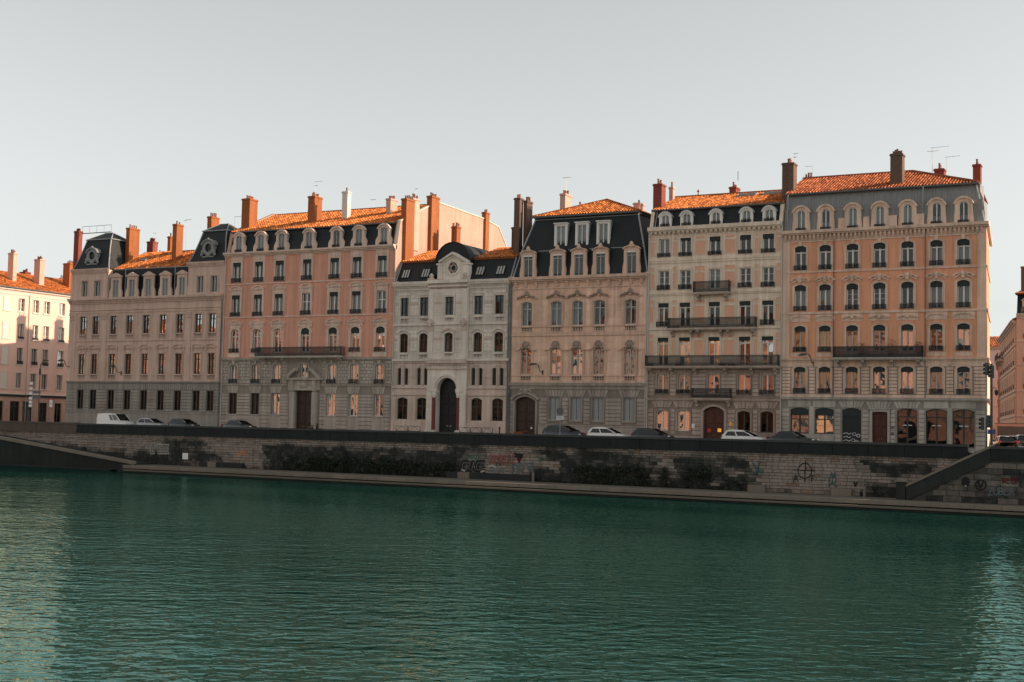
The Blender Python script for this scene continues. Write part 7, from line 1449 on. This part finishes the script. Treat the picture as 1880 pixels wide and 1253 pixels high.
o, p = mast(92, -4.6, 3.9, .035, 'road_sign', 'white no-entry style sign with red top on a post before the pale building', 'road sign', 'galv'); q = MB(); q.box(-.25, .25, -.06, -.03, 2.6, 3.5); obj('sign_plate', q.mesh('sign_plate', M['signwhite']), o); q = MB(); q.box(-.25, .25, -.06, -.03, 3.51, 3.72); obj('sign_top', q.mesh('sign_top', M['signred']), o); q = MB(); q.bar((-.1, -.066, 3.2), (.08, -.066, 3.0), .05, .01); q.bar((-.1, -.066, 2.9), (.08, -.066, 3.05), .05, .01); obj('sign_mark', q.mesh('sign_mark', M['signback']), o)
o, p = mast(69, -2.0, at(70, 676, -2).z, .06, 'street_lamp', 'slim curved street lamp post before the pale building', 'street lamp'); zt = at(70, 676, -2).z-STREET; q = MB(); q.tube([(0, 0, zt-.1), (.1, 0, zt+.5), (.5, 0, zt+.95), (1.1, 0, zt+1.0)], .05, 6); obj('arm', q.mesh('arm', M['pole']), o); q = MB(); q.prism([(.6, zt+.85), (1.35, zt+.9), (1.35, zt+1.0), (1.0, zt+1.12), (.6, zt+1.08)], -.15, .15); obj('lamp_head', q.mesh('lamp_head', M['pole']), o); q = MB(); q.lathe([(.16, zt-.9), (.13, zt-.2), (.06, zt)], n=8); obj('lamp_box', q.mesh('lamp_box', M['pole']), o)
def rail_fence(px0, px1, Y, label):
    a, c = at(px0, 790, Y).x, at(px1, 790, Y).x; o = empty('guard_rail', ((a+c)/2, Y, STREET+.13), label, 'railing', 'pavement guard rails before the synagogue'); n = max(2, round((c-a)/1.6)); w = (c-a)/n
    for i in range(n):
        x = -(c-a)/2+w*i; q = MB(); q.tube([(x+.05, 0, 0), (x+.05, 0, .95), (x+.12, 0, 1.02), (x+w-.12, 0, 1.02), (x+w-.05, 0, .95), (x+w-.05, 0, 0)], .03, 6); q.tube([(x+.05, 0, .5), (x+w-.05, 0, .5)], .02, 5); q.bar((x+.08, 0, .52), (x+w/2, 0, 1.0), .03, .03); q.bar((x+w-.08, 0, .52), (x+w/2, 0, 1.0), .03, .03); obj('rail_panel', q.mesh('rail_panel', M['pole']), o)
rail_fence(726, 772, -3.0, 'low crossed guard rail left of the synagogue portal'); rail_fence(843, 905, -3.0, 'low crossed guard rail right of the synagogue portal')
for i, (px, lb) in enumerate(((917, 'dark pavement post right of the synagogue guard rail'), (1000, 'dark pavement post left of the dark blue car'))): X = at(px, 790, -3.1).x; q = MB(); q.lathe([(.07, 0), (.06, .9), (.09, .95), (.09, 1.1), (.02, 1.17)], n=10); tag(obj('bollard', q.mesh('bollard', M['iron']), None, (X, -3.1, STREET+.13)), lb, 'bollard', 'pavement posts')
q = MB(); q.box(-.45, .45, -.25, .25, 0, .75); q.box(-.5, .5, -.3, .3, .75, .82); X = at(952, 792, -4.2).x; tag(obj('utility_box', q.mesh('utility_box', M['brick']), None, (X, -4.2, STREET)), 'small orange-red box by the rose mansion door', 'box')

# ------------------------------------------------------------------ the bank behind the camera, which the windows mirror
slab('near_quay', [(-700, -1500), (500, -1500), (500, -127), (-700, -127)], -8, -.02, 'pave')
OC = [mat('old_town_render_%s' % n, c, a=.25, b=.3, c=.1) for n, c in (('ochre', (.80, .42, .22)), ('rose', (.78, .40, .29)), ('cream', (.76, .46, .34)), ('gold', (.78, .40, .25)), ('red', (.60, .22, .13)))]
ro = random.Random(3); nm = ('ochre', 'rose', 'cream', 'golden', 'brick red'); ORD = ('first', 'second', 'third', 'fourth', 'fifth', 'sixth', 'seventh', 'eighth', 'ninth', 'tenth', 'eleventh', 'twelfth')
for tier, (X, XE, Y0, zb, ha, hb) in enumerate(((-330., 40., -151, 0, 17, 24), (-340., 20., -186, 14, 12, 17))):
    cnt = {}; i = tier
    while X < XE:
        w = ro.uniform(12, 19); hgt = ro.uniform(ha, hb); k = i % 5; cnt[k] = cnt.get(k, -1)+1
        o = empty('old_town_house', (X+w/2, Y0, zb), '%s %s house from the left %s, behind the camera' % (ORD[cnt[k]], nm[k], ('on the near quay', 'on the slope above')[tier]), 'house', 'houses on the near bank'); q = MB(); q.box(-w/2+.02, w/2-.02, -11, 0, -zb, hgt); obj('wall', q.mesh('wall', OC[k]), o)
        q = MB(); q.prismx([(.4, hgt), (-5.5, hgt+2.6), (-11.4, hgt)], -w/2, w/2); obj('roof', q.mesh('roof', M['tile']), o); q = MB(); nc = int(w/4.2); fl = int((hgt-4)/4.2)
        for a in range(nc):
            x = -w/2+w*(a+.5)/nc
            for f in range(fl):
                z = 4.2+f*4.2; q.box(x-.5, x+.5, -.05, .03, z, z+2.1, 0)
                if ro.random() < .5:
                    for s_ in (-1, 1): q.box(x+s_*.78-.26, x+s_*.78+.26, .0, .08, z, z+2.1, 1)
            q.box(x-.9, x+.9, -.05, .03, .2, 3.2, 0)
        obj('windows_and_shutters', q.mesh('windows_and_shutters', [M['room'], M['shutter']]), o, kind='stuff'); X += w+(0 if tier == 0 else ro.uniform(0, 8)); i += 1
